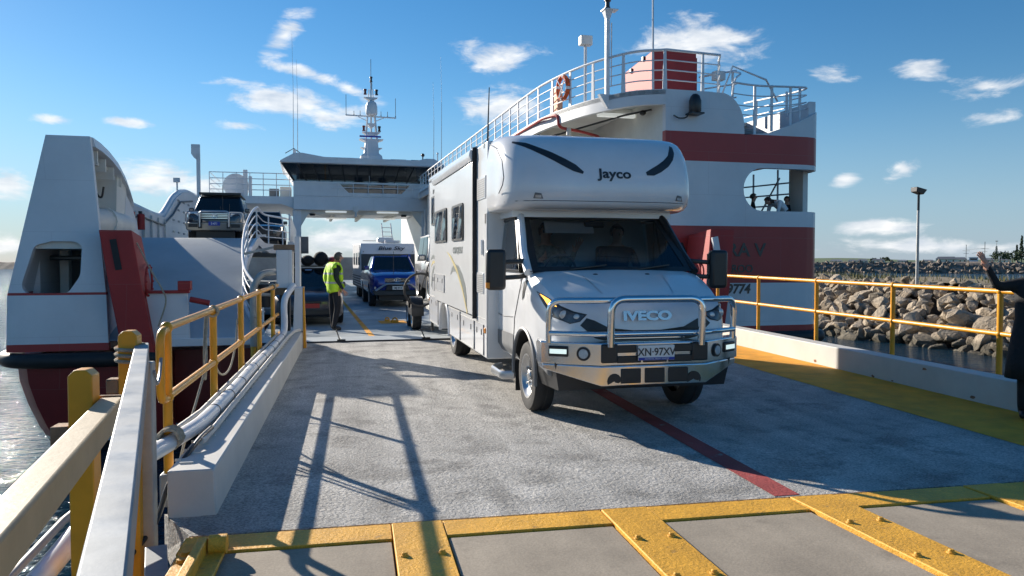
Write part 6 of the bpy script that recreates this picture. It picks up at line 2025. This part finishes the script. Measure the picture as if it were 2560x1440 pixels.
# ------------------------------------------------------------------ people (facing -y, feet on z=0)
def human(label, loc, rz_, J=None, top='navy_cloth', legs='navy_cloth', hair='hair_grey', shoe='shoe', scale=1., sleeve_skin=False, hands=True, name='person', hairlen=0., girth=1.):
    P = {'pelvis': (0, 0, .98), 'spine': (0, .01, 1.14), 'chest': (0, .01, 1.34), 'neck': (0, .01, 1.50), 'jaw': (0, -.015, 1.565), 'head': (0, -.01, 1.65), 'crown': (0, .0, 1.715),
         'hipL': (-.10, 0, .92), 'kneeL': (-.105, -.01, .51), 'ankL': (-.11, .02, .10), 'heelL': (-.11, .05, .05), 'toeL': (-.12, -.16, .04),
         'hipR': (.10, 0, .92), 'kneeR': (.105, -.01, .51), 'ankR': (.11, .02, .10), 'heelR': (.11, .05, .05), 'toeR': (.12, -.16, .04),
         'shL': (-.19, .01, 1.42), 'elL': (-.25, .03, 1.15), 'wrL': (-.25, -.05, .91), 'shR': (.19, .01, 1.42), 'elR': (.25, .03, 1.15), 'wrR': (.25, -.05, .91)}
    Rr = {'pelvis': (.155, .115), 'spine': (.150, .112), 'chest': (.165, .12), 'neck': (.056, .058), 'jaw': (.062, .07), 'head': (.080, .098), 'crown': (.066, .08),
          'hip': (.088, .09), 'knee': (.062, .065), 'ank': (.045, .05), 'heel': (.04, .04), 'toe': (.042, .032), 'sh': (.068, .07), 'el': (.047, .048), 'wr': (.033, .035)}
    for k_ in ('pelvis', 'spine', 'chest', 'hip', 'knee', 'ank', 'sh', 'el'):
        Rr[k_] = tuple(q * girth for q in Rr[k_])
    if J:
        P.update({k: v for k, v in J.items() if k != 'face'})
    P = {k: Vector(v) for k, v in P.items()}
    E = [('pelvis', 'spine'), ('spine', 'chest'), ('chest', 'neck'), ('neck', 'jaw'), ('jaw', 'head'), ('head', 'crown')]
    reg = {}
    for s in 'LR':
        E += [('pelvis', 'hip' + s), ('hip' + s, 'knee' + s), ('knee' + s, 'ank' + s), ('ank' + s, 'heel' + s), ('heel' + s, 'toe' + s), ('chest', 'sh' + s), ('sh' + s, 'el' + s), ('el' + s, 'wr' + s)]
        d = (P['wr' + s] - P['el' + s]).normalized()
        side = P.get('palmdir' + s)
        sd = Vector(side) if side is not None else d.cross(Vector((1, 0, 0)))
        sd = (sd - d * sd.dot(d)).normalized()
        w = d.cross(sd)
        pm_ = P['wr' + s] + d * .065
        P['palm' + s] = pm_
        E.append(('wr' + s, 'palm' + s))
        Rr['palm'] = (.026, .034)
        curl = w * (.02 if side is not None else .035)
        for i, (o, L_) in enumerate(((-.030, .075), (-.010, .085), (.011, .08), (.030, .062))):
            k1, k2 = f'f{i}a{s}', f'f{i}b{s}'
            P[k1] = pm_ + d * .035 + sd * o
            P[k2] = P[k1] + d * L_ * .55 + sd * o * .3 + curl * .2
            k3 = f'f{i}c{s}'
            P[k3] = P[k2] + d * L_ * .45 + sd * o * .2 + curl * .6
            E += [('palm' + s, k1), (k1, k2), (k2, k3)]
            Rr[f'f{i}a'] = (.0115, .0115)
            Rr[f'f{i}b'] = (.0095, .0095)
            Rr[f'f{i}c'] = (.008, .008)
        P['th1' + s] = P['wr' + s] + d * .035 - sd * .042
        P['th2' + s] = P['th1' + s] + d * .035 - sd * .028
        E += [('wr' + s, 'th1' + s), ('th1' + s, 'th2' + s)]
        Rr['th1'] = (.013, .013)
        Rr['th2'] = (.010, .010)
    P = {k: v for k, v in P.items() if not k.startswith('palmdir')}
    names = list(P)
    ix = {n: i for i, n in enumerate(names)}
    me = bpy.data.meshes.new('skeleton')
    me.from_pydata([P[n] * scale for n in names], [(ix[a], ix[b]) for a, b in E], [])
    o = bpy.data.objects.new('sk_tmp', me)
    COL.objects.link(o)
    md = o.modifiers.new('skin', 'SKIN')
    md.use_smooth_shade = True
    md.branch_smoothing = .3
    for i, n in enumerate(names):
        sv_ = me.skin_vertices[0].data[i]
        key = n if n in Rr else n[:-1]
        sv_.radius = tuple(q * scale for q in Rr[key])
        sv_.use_root = (n == 'pelvis')
        sv_.use_loose = False
    sb_ = o.modifiers.new('sub', 'SUBSURF')
    sb_.levels = sb_.render_levels = 1
    bpy.context.view_layer.update()
    bm_ = evald(o)
    bpy.data.objects.remove(o)
    mats = ['skin', top, legs, shoe, hair]
    # nose and ears grow out of the same mesh
    bm = bmesh.new()
    bm.from_mesh(bm_)
    hd = P['head']
    fwd = (P['head'] - P['crown'])
    face = Vector((0, -1, 0))
    if 'face' in (J or {}):
        face = Vector(J['face']).normalized()
    rt = face.cross(Vector((0, 0, 1))).normalized()
    for c, r_, s3 in ((hd + face * .092 - Vector((0, 0, .022)), .016, (.9, 1.1, 1.5)), (hd + rt * .078 - Vector((0, 0, .01)), .024, (.45, .8, 1.3)), (hd - rt * .078 - Vector((0, 0, .01)), .024, (.45, .8, 1.3))):
        bmesh.ops.create_uvsphere(bm, u_segments=8, v_segments=6, radius=1, matrix=Matrix.Translation(c * scale) @ Matrix.Diagonal((r_ * s3[0] * scale, r_ * s3[1] * scale, r_ * s3[2] * scale, 1)))
    bm.to_mesh(bm_)
    bm.free()
    bm_.materials.clear()
    for m in mats:
        bm_.materials.append(MATS[m])
    segs = [(a, b) for a, b in E]

    def region(p):
        best, bd_ = None, 9
        for a, b in segs:
            A, Bv = P[a] * scale, P[b] * scale
            d = Bv - A
            t = max(0, min(1, (p - A).dot(d) / max(1e-9, d.length_squared)))
            q = (A + d * t - p).length
            if q < bd_:
                bd_, best = q, (a, b)
        return best
    mi = []
    for f in bm_.polygons:
        a, b = region(f.center)
        k = b.rstrip('LR')
        if b in ('head', 'crown', 'jaw') or (b == 'neck' and f.center.z > P['neck'].z * scale - .02 * scale):
            rel = f.center - P['head'] * scale
            back = -rel.dot(face)
            up_ = rel.z
            m = 4 if (up_ > .045 * scale or (back > .01 * scale and up_ > -.06 * scale)) else 0
            if b == 'neck':
                m = 0
        elif k in ('hip', 'knee', 'ank'):
            m = 2
        elif k in ('heel', 'toe'):
            m = 3
        elif k in ('spine', 'chest', 'sh', 'el', 'neck'):
            m = 1
            if b == 'spine' and f.center.z < P['pelvis'].z * scale + .0 * scale:
                m = 2
        elif k == 'wr':
            m = 0 if sleeve_skin else 1
        else:
            m = 0
        mi.append(m)
    bm_.polygons.foreach_set('material_index', mi)
    bm_.polygons.foreach_set('use_smooth', [True] * len(bm_.polygons))
    root = empty(name, loc, rz_)
    tag(root, label, 'person')
    bo = bpy.data.objects.new('body', bm_)
    COL.objects.link(bo)
    bo.parent = root
    # hair cap
    hb2 = B()
    c = P['head'] * scale + Vector((0, 0, .012 * scale)) - face * .012 * scale
    nu, nv = 18, 12
    vs, fs = [], []
    rngh = random.Random(hash(label) % 999)
    for j in range(nv + 1):
        th = pi * j / nv
        for i in range(nu):
            ph = 2 * pi * i / nu
            d = Vector((sin(th) * cos(ph), sin(th) * sin(ph), cos(th)))
            rr = Vector((.087, .106, .102))
            p = Vector((d.x * rr.x, d.y * rr.y, d.z * rr.z)) * scale * (1 + rngh.uniform(-.03, .04))
            vs.append(p)
    for j in range(nv):
        for i in range(nu):
            q = (j * nu + i, j * nu + (i + 1) % nu, (j + 1) * nu + (i + 1) % nu, (j + 1) * nu + i)
            ctr = sum((vs[k] for k in q), Vector()) / 4
            fr_ = ctr.dot(face) / scale
            lim = .052 if fr_ > .02 else (-.045 - hairlen)
            if ctr.z / scale > lim + .0:
                fs.append(q)
    hb2.add([v + c for v in vs], fs)
    ho = hb2.build('hair', hair, root, smooth=80)
    sm = ho.modifiers.new('solid', 'SOLIDIFY')
    sm.thickness = .006 * scale
    return root, bo, P


def garment(root, body, zlo, zhi, xmax, mat, off=.018, name='vest', shrink=None):
    """a sleeveless garment lifted off the torso of the body mesh"""
    me = body.data
    v, idx, fs = [], {}, []
    for f in me.polygons:
        c = f.center
        if zlo < c.z < zhi and abs(c.x) < xmax:
            ok = f.material_index in (1, 2)
            if ok:
                q = []
                for k in f.vertices:
                    if k not in idx:
                        idx[k] = len(v)
                        p = me.vertices[k]
                        v.append(p.co + p.normal * off)
                    q.append(idx[k])
                fs.append(tuple(q))
    b = B()
    b.add(v, fs)
    o = b.build(name, mat, root, smooth=80)
    s = o.modifiers.new('solid', 'SOLIDIFY')
    s.thickness = .012
    s.offset = 1
    return o


# crew member in the yellow vest, seen from the side, facing right
pr_, bo_, _ = human('crew member in a yellow high visibility vest and dark trousers on the deck', fw(.60, 18.2, .1), FR + radians(108),
                    {'shL': (-.185, .02, 1.42), 'elL': (-.23, .05, 1.16), 'wrL': (-.22, -.10, .93), 'shR': (.185, .02, 1.42), 'elR': (.22, .10, 1.16), 'wrR': (.2, .0, .92),
                     'spine': (0, -.01, 1.14), 'chest': (0, -.03, 1.34), 'neck': (0, -.05, 1.49), 'jaw': (0, -.09, 1.55), 'head': (0, -.105, 1.63), 'crown': (0, -.10, 1.695),
                     'kneeL': (-.10, -.03, .51), 'ankL': (-.11, .06, .10), 'heelL': (-.11, .10, .05), 'toeL': (-.12, -.11, .04), 'kneeR': (.10, .02, .51), 'ankR': (.11, .0, .1), 'heelR': (.11, .04, .05), 'toeR': (.12, -.17, .04)},
                    'green_shirt', 'navy_cloth', 'hair_grey', scale=1.04, girth=1.28)
garment(pr_, bo_, .90, 1.54, .235, 'hivis', .03)
# woman waving at the right edge
pw_, bw_, PW = human('person in a long dark coat waving a raised arm at the right edge', (7.0, 6.80, .03), radians(-42),
                     {'shL': (-.19, .0, 1.42), 'elL': (-.36, -.10, 1.38), 'wrL': (-.46, -.16, 1.60), 'palmdirL': (.5, .8, .1), 'elR': (.27, .0, 1.16), 'wrR': (.24, -.14, .95)}, 'dark_coat', 'dark_coat', 'hair_brown', scale=1.0, hairlen=.06, girth=1.12)
cb_ = B()
cb_.loft([[(rx_ * cos(2 * pi * i / 20), .01 + ry_ * sin(2 * pi * i / 20), z) for i in range(20)] for z, rx_, ry_ in ((1.46, .13, .10), (1.40, .215, .15), (1.25, .205, .165), (1.05, .20, .165), (.85, .235, .19), (.6, .27, .22), (.42, .285, .235))], cap=False)
o_ = cb_.build('coat', 'dark_coat', pw_, smooth=80)
o_.modifiers.new('solid', 'SOLIDIFY').thickness = .015
B().box(-.068, .068, -.112, -.096, 1.64, 1.675).box(-.078, -.068, -.10, .02, 1.66, 1.67).box(.068, .078, -.10, .02, 1.66, 1.67).build('sunglasses', 'black_plastic', pw_, bevel=.008)
# driver and passenger of the motorhome
SEAT = {'pelvis': (0, .02, .98 - .02), 'hipL': (-.10, -.02, .93), 'kneeL': (-.13, -.42, .98), 'ankL': (-.13, -.55, .58), 'heelL': (-.13, -.52, .53), 'toeL': (-.13, -.70, .52),
        'hipR': (.10, -.02, .93), 'kneeR': (.13, -.42, .98), 'ankR': (.13, -.55, .58), 'heelR': (.13, -.52, .53), 'toeR': (.13, -.70, .52)}
mhr = MH.matrix_basis.copy()


def in_mh(x, y, z):
    return tuple(MH.matrix_basis @ Vector((x, y, z)))


bpy.context.view_layer.update()
dj = dict(SEAT)
dj.update({'elL': (-.25, -.14, 1.20), 'wrL': (-.17, -.38, 1.30), 'elR': (.26, -.12, 1.22), 'wrR': (.30, -.28, 1.42), 'palmdirR': (1, 0, 0)})
pd_, _, _ = human('driver with sunglasses and patterned shirt behind the motorhome windscreen', in_mh(-.48, 1.0, .36), radians(2), dj, 'camo', 'navy_cloth', 'hair_grey', scale=1.0)
B().box(-.068, .068, -.118, -.10, 1.635, 1.67).build('sunglasses', 'black_plastic', pd_, bevel=.008)
human('passenger in dark clothes in the far seat of the motorhome', in_mh(.48, 1.05, .36), radians(2), dict(SEAT, elL=(-.25, -.1, 1.18), wrL=(-.15, -.3, 1.05), elR=(.25, -.1, 1.18), wrR=(.15, -.3, 1.05)), 'navy_cloth', 'navy_cloth', 'hair_grey')
# passengers in the ferry's oval opening
human('passenger in dark clothes standing upright in the oval ferry opening', fs(9.48, 15.0, 1.95), FR + radians(60), {}, 'green_shirt', 'navy_cloth', 'hair_grey', scale=.96)
human('passenger in a white shirt bending over in the oval ferry opening', fs(10.0, 14.55, 1.95), FR + radians(-85),
      {'spine': (0, -.12, 1.12), 'chest': (0, -.32, 1.22), 'neck': (0, -.46, 1.27), 'jaw': (0, -.52, 1.25), 'head': (0, -.60, 1.25), 'crown': (0, -.67, 1.26), 'shL': (-.19, -.36, 1.24), 'elL': (-.2, -.42, .98), 'wrL': (-.18, -.52, .8),
       'shR': (.19, -.36, 1.24), 'elR': (.2, -.42, .98), 'wrR': (.18, -.52, .8), 'face': (0, -.5, -.85)}, 'white_shirt', 'navy_cloth', 'hair_brown', scale=1.12)
human('passenger in dark clothes farthest right in the oval ferry opening', fs(10.25, 14.9, 1.95), FR + radians(-30), {}, 'navy_cloth', 'navy_cloth', 'hair_brown', scale=.92)
# ------------------------------------------------------------------ breakwaters, shore, houses
BKA = FR


def bw(x, y, z):
    return fw(x, y, z)


def rock_mesh(seed, flat_=1.):
    rg = random.Random(seed)
    bm = bmesh.new()
    bmesh.ops.create_icosphere(bm, subdivisions=2, radius=1)
    pl_ = [(Vector((rg.gauss(0, 1), rg.gauss(0, 1), rg.gauss(0, 1))).normalized(), rg.uniform(.38, .78)) for _ in range(15)]
    for v in bm.verts:
        for n, d in pl_:
            k = v.co.dot(n)
            if k > d:
                v.co -= n * (k - d)
        v.co += Vector((rg.gauss(0, .03), rg.gauss(0, .03), rg.gauss(0, .03)))
    me = bpy.data.meshes.new('rock')
    bm.to_mesh(me)
    bm.free()
    me.materials.append(MATS['rock'])
    me.polygons.foreach_set('use_smooth', [True] * len(me.polygons))
    me.set_sharp_from_angle(angle=radians(16))
    return me


bkw = empty('breakwater', fs(26, 28, -1.5), FR)
bkw.scale = (SHIP[0],) * 3
tag(bkw, 'rubble breakwater of tan boulders with grass along its top', 'breakwater', kind='structure')
core = B()


def bx0(y):      # waterline of the near breakwater, bending away beyond the ferry
    return 21.9 + .6 * sin(y * .35) + max(0, y - 27) * .1


R = []
for i in range(40):
    y = 6 + i * 1.6
    w = bx0(y)
    R.append([(w + .9 - 26, y - 28, -.8), (w + 3.5 - 26, y - 28, 1.75), (w + 4.0 - 26, y - 28, 2.15), (w + 7.5 - 26, y - 28, 2.2), (w + 9.5 - 26, y - 28, 1.2), (w + 13 - 26, y - 28, -.8)])
core.loft(R, cap=False, ringclosed=False)
core.build('core', 'rock_core', bkw)
tp_ = B()
R = []
for i in range(40):
    y = 6 + i * 1.6
    w = bx0(y)
    R.append([(w + 3.8 - 26, y - 28, 2.26 + .08 * sin(i * 2.1)), (w + 5.6 - 26, y - 28, 2.42 + .1 * sin(i)), (w + 7.8 - 26, y - 28, 2.28)])
tp_.loft(R, cap=False, ringclosed=False)
tp_.build('earth_top', 'earth', bkw)
RM = [rock_mesh(100 + i) for i in range(14)]
rg = random.Random(5)
cand = []
for j, t in enumerate([-.03 + .072 * q for q in range(15)]):
    y = 13.0 + rg.uniform(0, .5)
    while y < 47:
        s = rg.choice((.20, .24, .28, .32, .36, .42, .50, .60)) * (1.0 if t < .9 else .8)
        if y > 36:
            s *= 1.1
        cand.append((y, t, s))
        y += s * 1.38 + rg.uniform(-.04, .08)
cand.sort(key=lambda c: -c[2] / (1 + .06 * abs(c[0] - 24)))
extra = B()
cnt = 0
for y, t, s in cand:
    tt = t + rg.uniform(-.04, .04)
    x = bx0(y) + 3.75 * tt + rg.uniform(-.15, .15)
    z = -.1 + 2.35 * tt + rg.uniform(-.06, .14)
    me = rg.choice(RM)
    sc_ = (s * rg.uniform(.8, 1.1), s * rg.uniform(.9, 1.35), s * rg.uniform(.55, .9))
    ro = (rg.uniform(-.7, .7), rg.uniform(-.9, .2), rg.uniform(0, 6.28))
    if cnt < 300:
        o = bpy.data.objects.new('rock', me)
        COL.objects.link(o)
        o.parent = bkw
        o.location = (x - 26, y - 28, z)
        o.rotation_euler = ro
        o.scale = sc_
        cnt += 1
    else:
        M = Matrix.Translation((x - 26, y - 28, z)) @ Euler(ro).to_matrix().to_4x4() @ Matrix.Diagonal((*sc_, 1))
        k = len(extra.v)
        extra.add([M @ v.co for v in me.vertices], [tuple(p.vertices) for p in me.polygons])
if extra.v:
    eo = extra.build('rock_fill', 'rock', bkw, smooth=24)
    tag(eo, kind='stuff')
# grass and scrub on top
gb = B()
for i in range(5200):
    y = rg.uniform(12, 60)
    x = bx0(y) + rg.uniform(3.9, 8.2)
    if rg.random() > .35 + .65 * max(0, sin(x * 1.3 + y * .7) * sin(y * .45 + 1)):
        continue
    h = rg.uniform(.15, .55)
    a = rg.uniform(0, 6.28)
    lx, ly = rg.uniform(-.15, .15), rg.uniform(-.15, .15)
    p = Vector(fs(x, y, .82))
    d = Vector((cos(a), sin(a), 0)) * .04
    gb.add([p - d, p + d, p + Vector((lx, ly, h))], [(0, 1, 2)])
tag(gb.build('grass', 'grass', smooth=0), 'dry green grass tufts on top of the near breakwater', 'grass', kind='stuff')
# light pole on the breakwater
lp = empty('light_pole', fs(25.2, 27.3, .75), FR)
lp.scale = (1.3, 1.3, 1.30)
tag(lp, 'slim steel light pole with one flood light on the breakwater', 'light pole')
B().cyl((0, 0, -.5), (0, 0, 3.3), .075, .055, 12).build('pole', 'pole_steel', lp)
B().cyl((0, 0, 3.3), (0, 0, 4.15), .045, n=10).cyl((.06, 0, 3.2), (.06, 0, 4.1), .015, n=6).build('bracket_arm', 'nav_black', lp)
B().hexa([(-.26, -.18, 4.12), (.12, -.18, 4.0), (.12, .18, 4.0), (-.26, .18, 4.12), (-.25, -.2, 4.34), (.30, -.2, 4.22), (.30, .2, 4.22), (-.25, .2, 4.34)]).build('flood_head', 'nav_black', lp, bevel=.02)

# far breakwater and shore
fb = empty('far_breakwater', fs(190, 190, -1.5), FR)
fb.scale = (SHIP[0],) * 3
tag(fb, 'long dark rubble breakwater far across the harbour water', 'breakwater', kind='structure')
ff = B()
ux, uy = -.70, .714
ux, uy = (146.8 - 183.3), (194.8 - 169)
ul = sqrt(ux * ux + uy * uy)
ux, uy = ux / ul, uy / ul
nx, ny = uy, -ux
if nx < 0:
    nx, ny = -nx, -ny
R = []
for i in range(-60, 110):
    s = i * 4.0
    cx_, cy_ = 165 + ux * s, 182 + uy * s
    def q(d, z): return (cx_ + nx * d - 190 + rg.uniform(-.3, .3), cy_ + ny * d - 190 + rg.uniform(-.3, .3), z + rg.uniform(-.25, .25))
    R.append([q(-1, -.6), q(1.2, .8), q(3, 1.9), q(5, 2.9), q(8, 3.1), q(20, -.8)])
ff.loft(R, cap=False, ringclosed=False)
ff.build('core', 'rock_far', fb, smooth=0)
rf_ = B()
bmesh_ico = rock_mesh(1)
for i in range(2600):
    s = rg.uniform(-120, 330)
    t = rg.random()
    cx_, cy_ = 165 + ux * s, 182 + uy * s
    d = -1.2 + 6.5 * t
    z = -.3 + 3.2 * t + rg.uniform(-.2, .3)
    r_ = rg.uniform(.4, 1.0)
    c = Vector((cx_ + nx * d - 190, cy_ + ny * d - 190, z))
    vs = [Vector((1, 0, 0)), Vector((-1, 0, 0)), Vector((0, 1, 0)), Vector((0, -1, 0)), Vector((0, 0, 1)), Vector((0, 0, -1))]
    e = Euler((rg.uniform(0, 6), rg.uniform(0, 6), rg.uniform(0, 6))).to_matrix()
    rf_.add([c + e @ Vector((v.x * r_ * 1.2, v.y * r_, v.z * r_ * .7)) for v in vs], [(0, 2, 4), (2, 1, 4), (1, 3, 4), (3, 0, 4), (2, 0, 5), (1, 2, 5), (3, 1, 5), (0, 3, 5)])
tag(rf_.build('rock_fill', 'rock_far', fb, smooth=0), kind='stuff')
# left and far-left shore: dark breakwater seen past the port side
lb = B()
R = []
for i in range(40):
    s = i * 6 - 60
    R.append([(-60 - s * .3 + rg.uniform(-.4, .4), 100 + s, -1.8), (-62 - s * .3, 101 + s, .6 + rg.uniform(-.3, .4)), (-66 - s * .3, 103 + s, 1.6 + rg.uniform(-.4, .6)), (-72 - s * .3, 106 + s, 1.2), (-80 - s * .3, 108 + s, -1.8)])
lb.loft(R, cap=False, ringclosed=False)
tag(lb.build('left_breakwater', 'rock_far', smooth=0), 'dark rubble bank across the water at the far left', 'breakwater', kind='structure')

ld = B()
R = []
for i in range(60):
    a = radians(20 + i * 1.3)
    r0 = 340
    h = 2.0 + 1.4 * sin(i * .7) + 1.0 * sin(i * .23 + 1)
    d = Vector((sin(a), cos(a), 0))
    R.append([d * 500 + Vector((0, 0, -3)), d * 520 + Vector((0, 0, .6)), d * 760 + Vector((0, 0, 1.2)), d * 1300 + Vector((0, 0, 3.5 + h)), d * 1900 + Vector((0, 0, 5.5 + 1.8 * h)), d * 2400 + Vector((0, 0, -3))])
ld.loft(R, cap=False, ringclosed=False)
tag(ld.build('shore_land', 'land_green', smooth=60), 'low green shore behind the far breakwater', 'land', kind='structure')


def far(px, dist):    # bearing of a thing on the shore, measured from the camera axis
    a = math.atan((px - 1280) / 1920) + radians(YAW)
    return Vector((sin(a) * dist, cos(a) * dist, 0)), a


HS = [(2365, 330, 14, 3.2, 'pale house with a dark hipped roof, largest on the far shore'), (2400, 345, 9, 3.0, 'long pale shed right of the largest shore house'), (2090, 360, 10, 2.0, 'low white shed at the left end of the far shore'),
      (2155, 370, 9, 2.2, 'white cottage left of the middle of the far shore'), (2195, 380, 11, 2.4, 'long white house in the middle of the far shore'), (2255, 380, 8, 1.9, 'small pale shed left of the light pole on the shore'),
      (2430, 350, 7, 2.0, 'small white shed by the moored boats'), (2130, 420, 8, 2.2, 'grey roofed house at the back of the far shore'), (2320, 350, 9, 1.8, 'low shed right of the light pole on the shore'), (2470, 340, 8, 2.6, 'grey roofed house beside the dark trees'), (2510, 360, 9, 2.4, 'house among the trees at the right of the shore')]
for px, dist, w, h, lab in HS:
    p, a = far(px, dist * 1.6)
    w *= .78
    h *= 1.25
    hs_ = empty('house', (p.x, p.y, .9), -a)
    tag(hs_, lab, 'house', 'houses on the far shore')
    B().box(-w / 2, w / 2, -2.5, 2.5, -.6, h * .62).build('wall', 'house_wall', hs_)
    B().loft([[(-w / 2 - .4, -3, h * .62), (w / 2 + .4, -3, h * .62), (w / 2 + .4, 3, h * .62), (-w / 2 - .4, 3, h * .62)], [(-w / 2 + 1.2, -.3, h), (w / 2 - 1.2, -.3, h), (w / 2 - 1.2, .3, h), (-w / 2 + 1.2, .3, h)]]).build('roof', 'house_roof', hs_, smooth=0)
    for k in range(3):
        x = -w / 2 + w * (k + .5) / 3
        B().box(x - .35, x + .35, -2.53, -2.5, h * .2, h * .5).build('window', 'glass_dark', hs_)


def tree(px, dist, h, rad, label, pine=False):
    p, a = far(px, dist * 1.75)
    h *= 1.75
    rad *= 1.6
    t = empty('pine_tree' if pine else 'tree', (p.x, p.y, .8))
    tag(t, label, 'tree', 'trees on the far shore')
    B().cyl((0, 0, -.5), (0, 0, h * .8), .25, .08, 6).build('trunk', 'bark', t)
    b = B()
    g2 = random.Random(px)
    for i in range(420):
        if pine:
            z = g2.random()
            k = rad * (1 - z) * (.5 + .5 * abs(sin(z * 22)))
            an = g2.uniform(0, 6.28)
            c = Vector((cos(an) * k * g2.random() ** .4, sin(an) * k * g2.random() ** .4, h * .15 + z * h * .85))
        else:
            th, ph = math.acos(g2.uniform(-.6, 1)), g2.uniform(0, 6.28)
            k = rad * g2.uniform(.6, 1.05) * (1 + .25 * sin(3 * ph) * sin(2 * th))
            c = Vector((sin(th) * cos(ph) * k * 1.25, sin(th) * sin(ph) * k * 1.25, h * .55 + cos(th) * k * .7))
        r_ = g2.uniform(.25, .7)
        d1, d2 = Vector((g2.gauss(0, 1), g2.gauss(0, 1), g2.gauss(0, 1))).normalized() * r_, Vector((g2.gauss(0, 1), g2.gauss(0, 1), g2.gauss(0, 1))).normalized() * r_
        b.add([c - d1, c + d2, c + d1, c - d2], [(0, 1, 2, 3)])
    b.build('crown', 'leaf', t, smooth=0)


tree(2500, 300, 4.2, 2.4, 'bushy dark tree left of the tall pines on the far shore')
tree(2530, 310, 4.4, 2.6, 'bushy dark tree under the tall pines on the far shore')
tree(2553, 300, 9.0, 1.6, 'tallest pine at the right edge of the far shore', True)
tree(2541, 330, 6.5, 1.2, 'second tall pine at the right of the far shore', True)
tree(2490, 330, 6.2, .8, 'slim pine left of the dark trees on the far shore', True)
tree(2213, 430, 3.0, 2.0, 'small round tree behind the middle shore houses')
tree(2185, 440, 2.6, 1.6, 'smaller round tree at the back of the far shore')
# moored boats and a mast behind the far breakwater
bo2 = far(2435, 440)
bt = empty('fishing_boat', (bo2[0].x, bo2[0].y, -.6), -bo2[1])
bt.scale = (1.35, 1.35, 1.35)
tag(bt, 'white fishing boat with masts moored behind the far breakwater', 'boat')
B().loft([[(-3.2, -.6, .2), (3.6, -.6, .2), (3.6, .6, .2), (-3.2, .6, .2)], [(-3.2, -1.1, 1.6), (4.3, -.9, 1.9), (4.3, .9, 1.9), (-3.2, 1.1, 1.6)]]).build('hull', 'ship_white', bt)
B().box(-1.6, 1.2, -.8, .8, 1.6, 3.3).box(-1.9, 1.5, -1, 1, 3.3, 3.42).build('wheelhouse', 'ship_white', bt)
B().box(-1.3, .9, -.83, -.80, 2.4, 3.0).build('window', 'glass_dark', bt)
for x, h in ((-2.6, 8.0), (3.2, 9.0)):
    B().cyl((x, 0, 1.5), (x, 0, h), .09, n=6).cyl((x - 1.2, 0, h * .72), (x + 1.2, 0, h * .72), .05, n=5).cyl((x - .8, 0, h * .6), (x + .8, 0, h * .6), .05, n=5).build('mast', 'nav_black', bt)
B().cyl((-2.6, 0, 6.2), (3.2, 0, 6.6), .03, n=4).cyl((-.8, 0, 4.8), (2.2, 0, 5.4), .04, n=4).build('rigging', 'nav_black', bt)
mo = far(2490, 530)
lm = empty('shore_light_mast', (mo[0].x, mo[0].y, .9), 0)
lm.scale = (1.5, 1.5, 1.5)
tag(lm, 'thin tall light mast on the far shore beside the trees', 'light pole')
B().cyl((0, 0, -.5), (0, 0, 8.6), .12, .07, 6).build('pole', 'pole_steel', lm)
B().box(-.5, .5, -.15, .15, 8.5, 8.75).build('lamp_head', 'nav_black', lm)
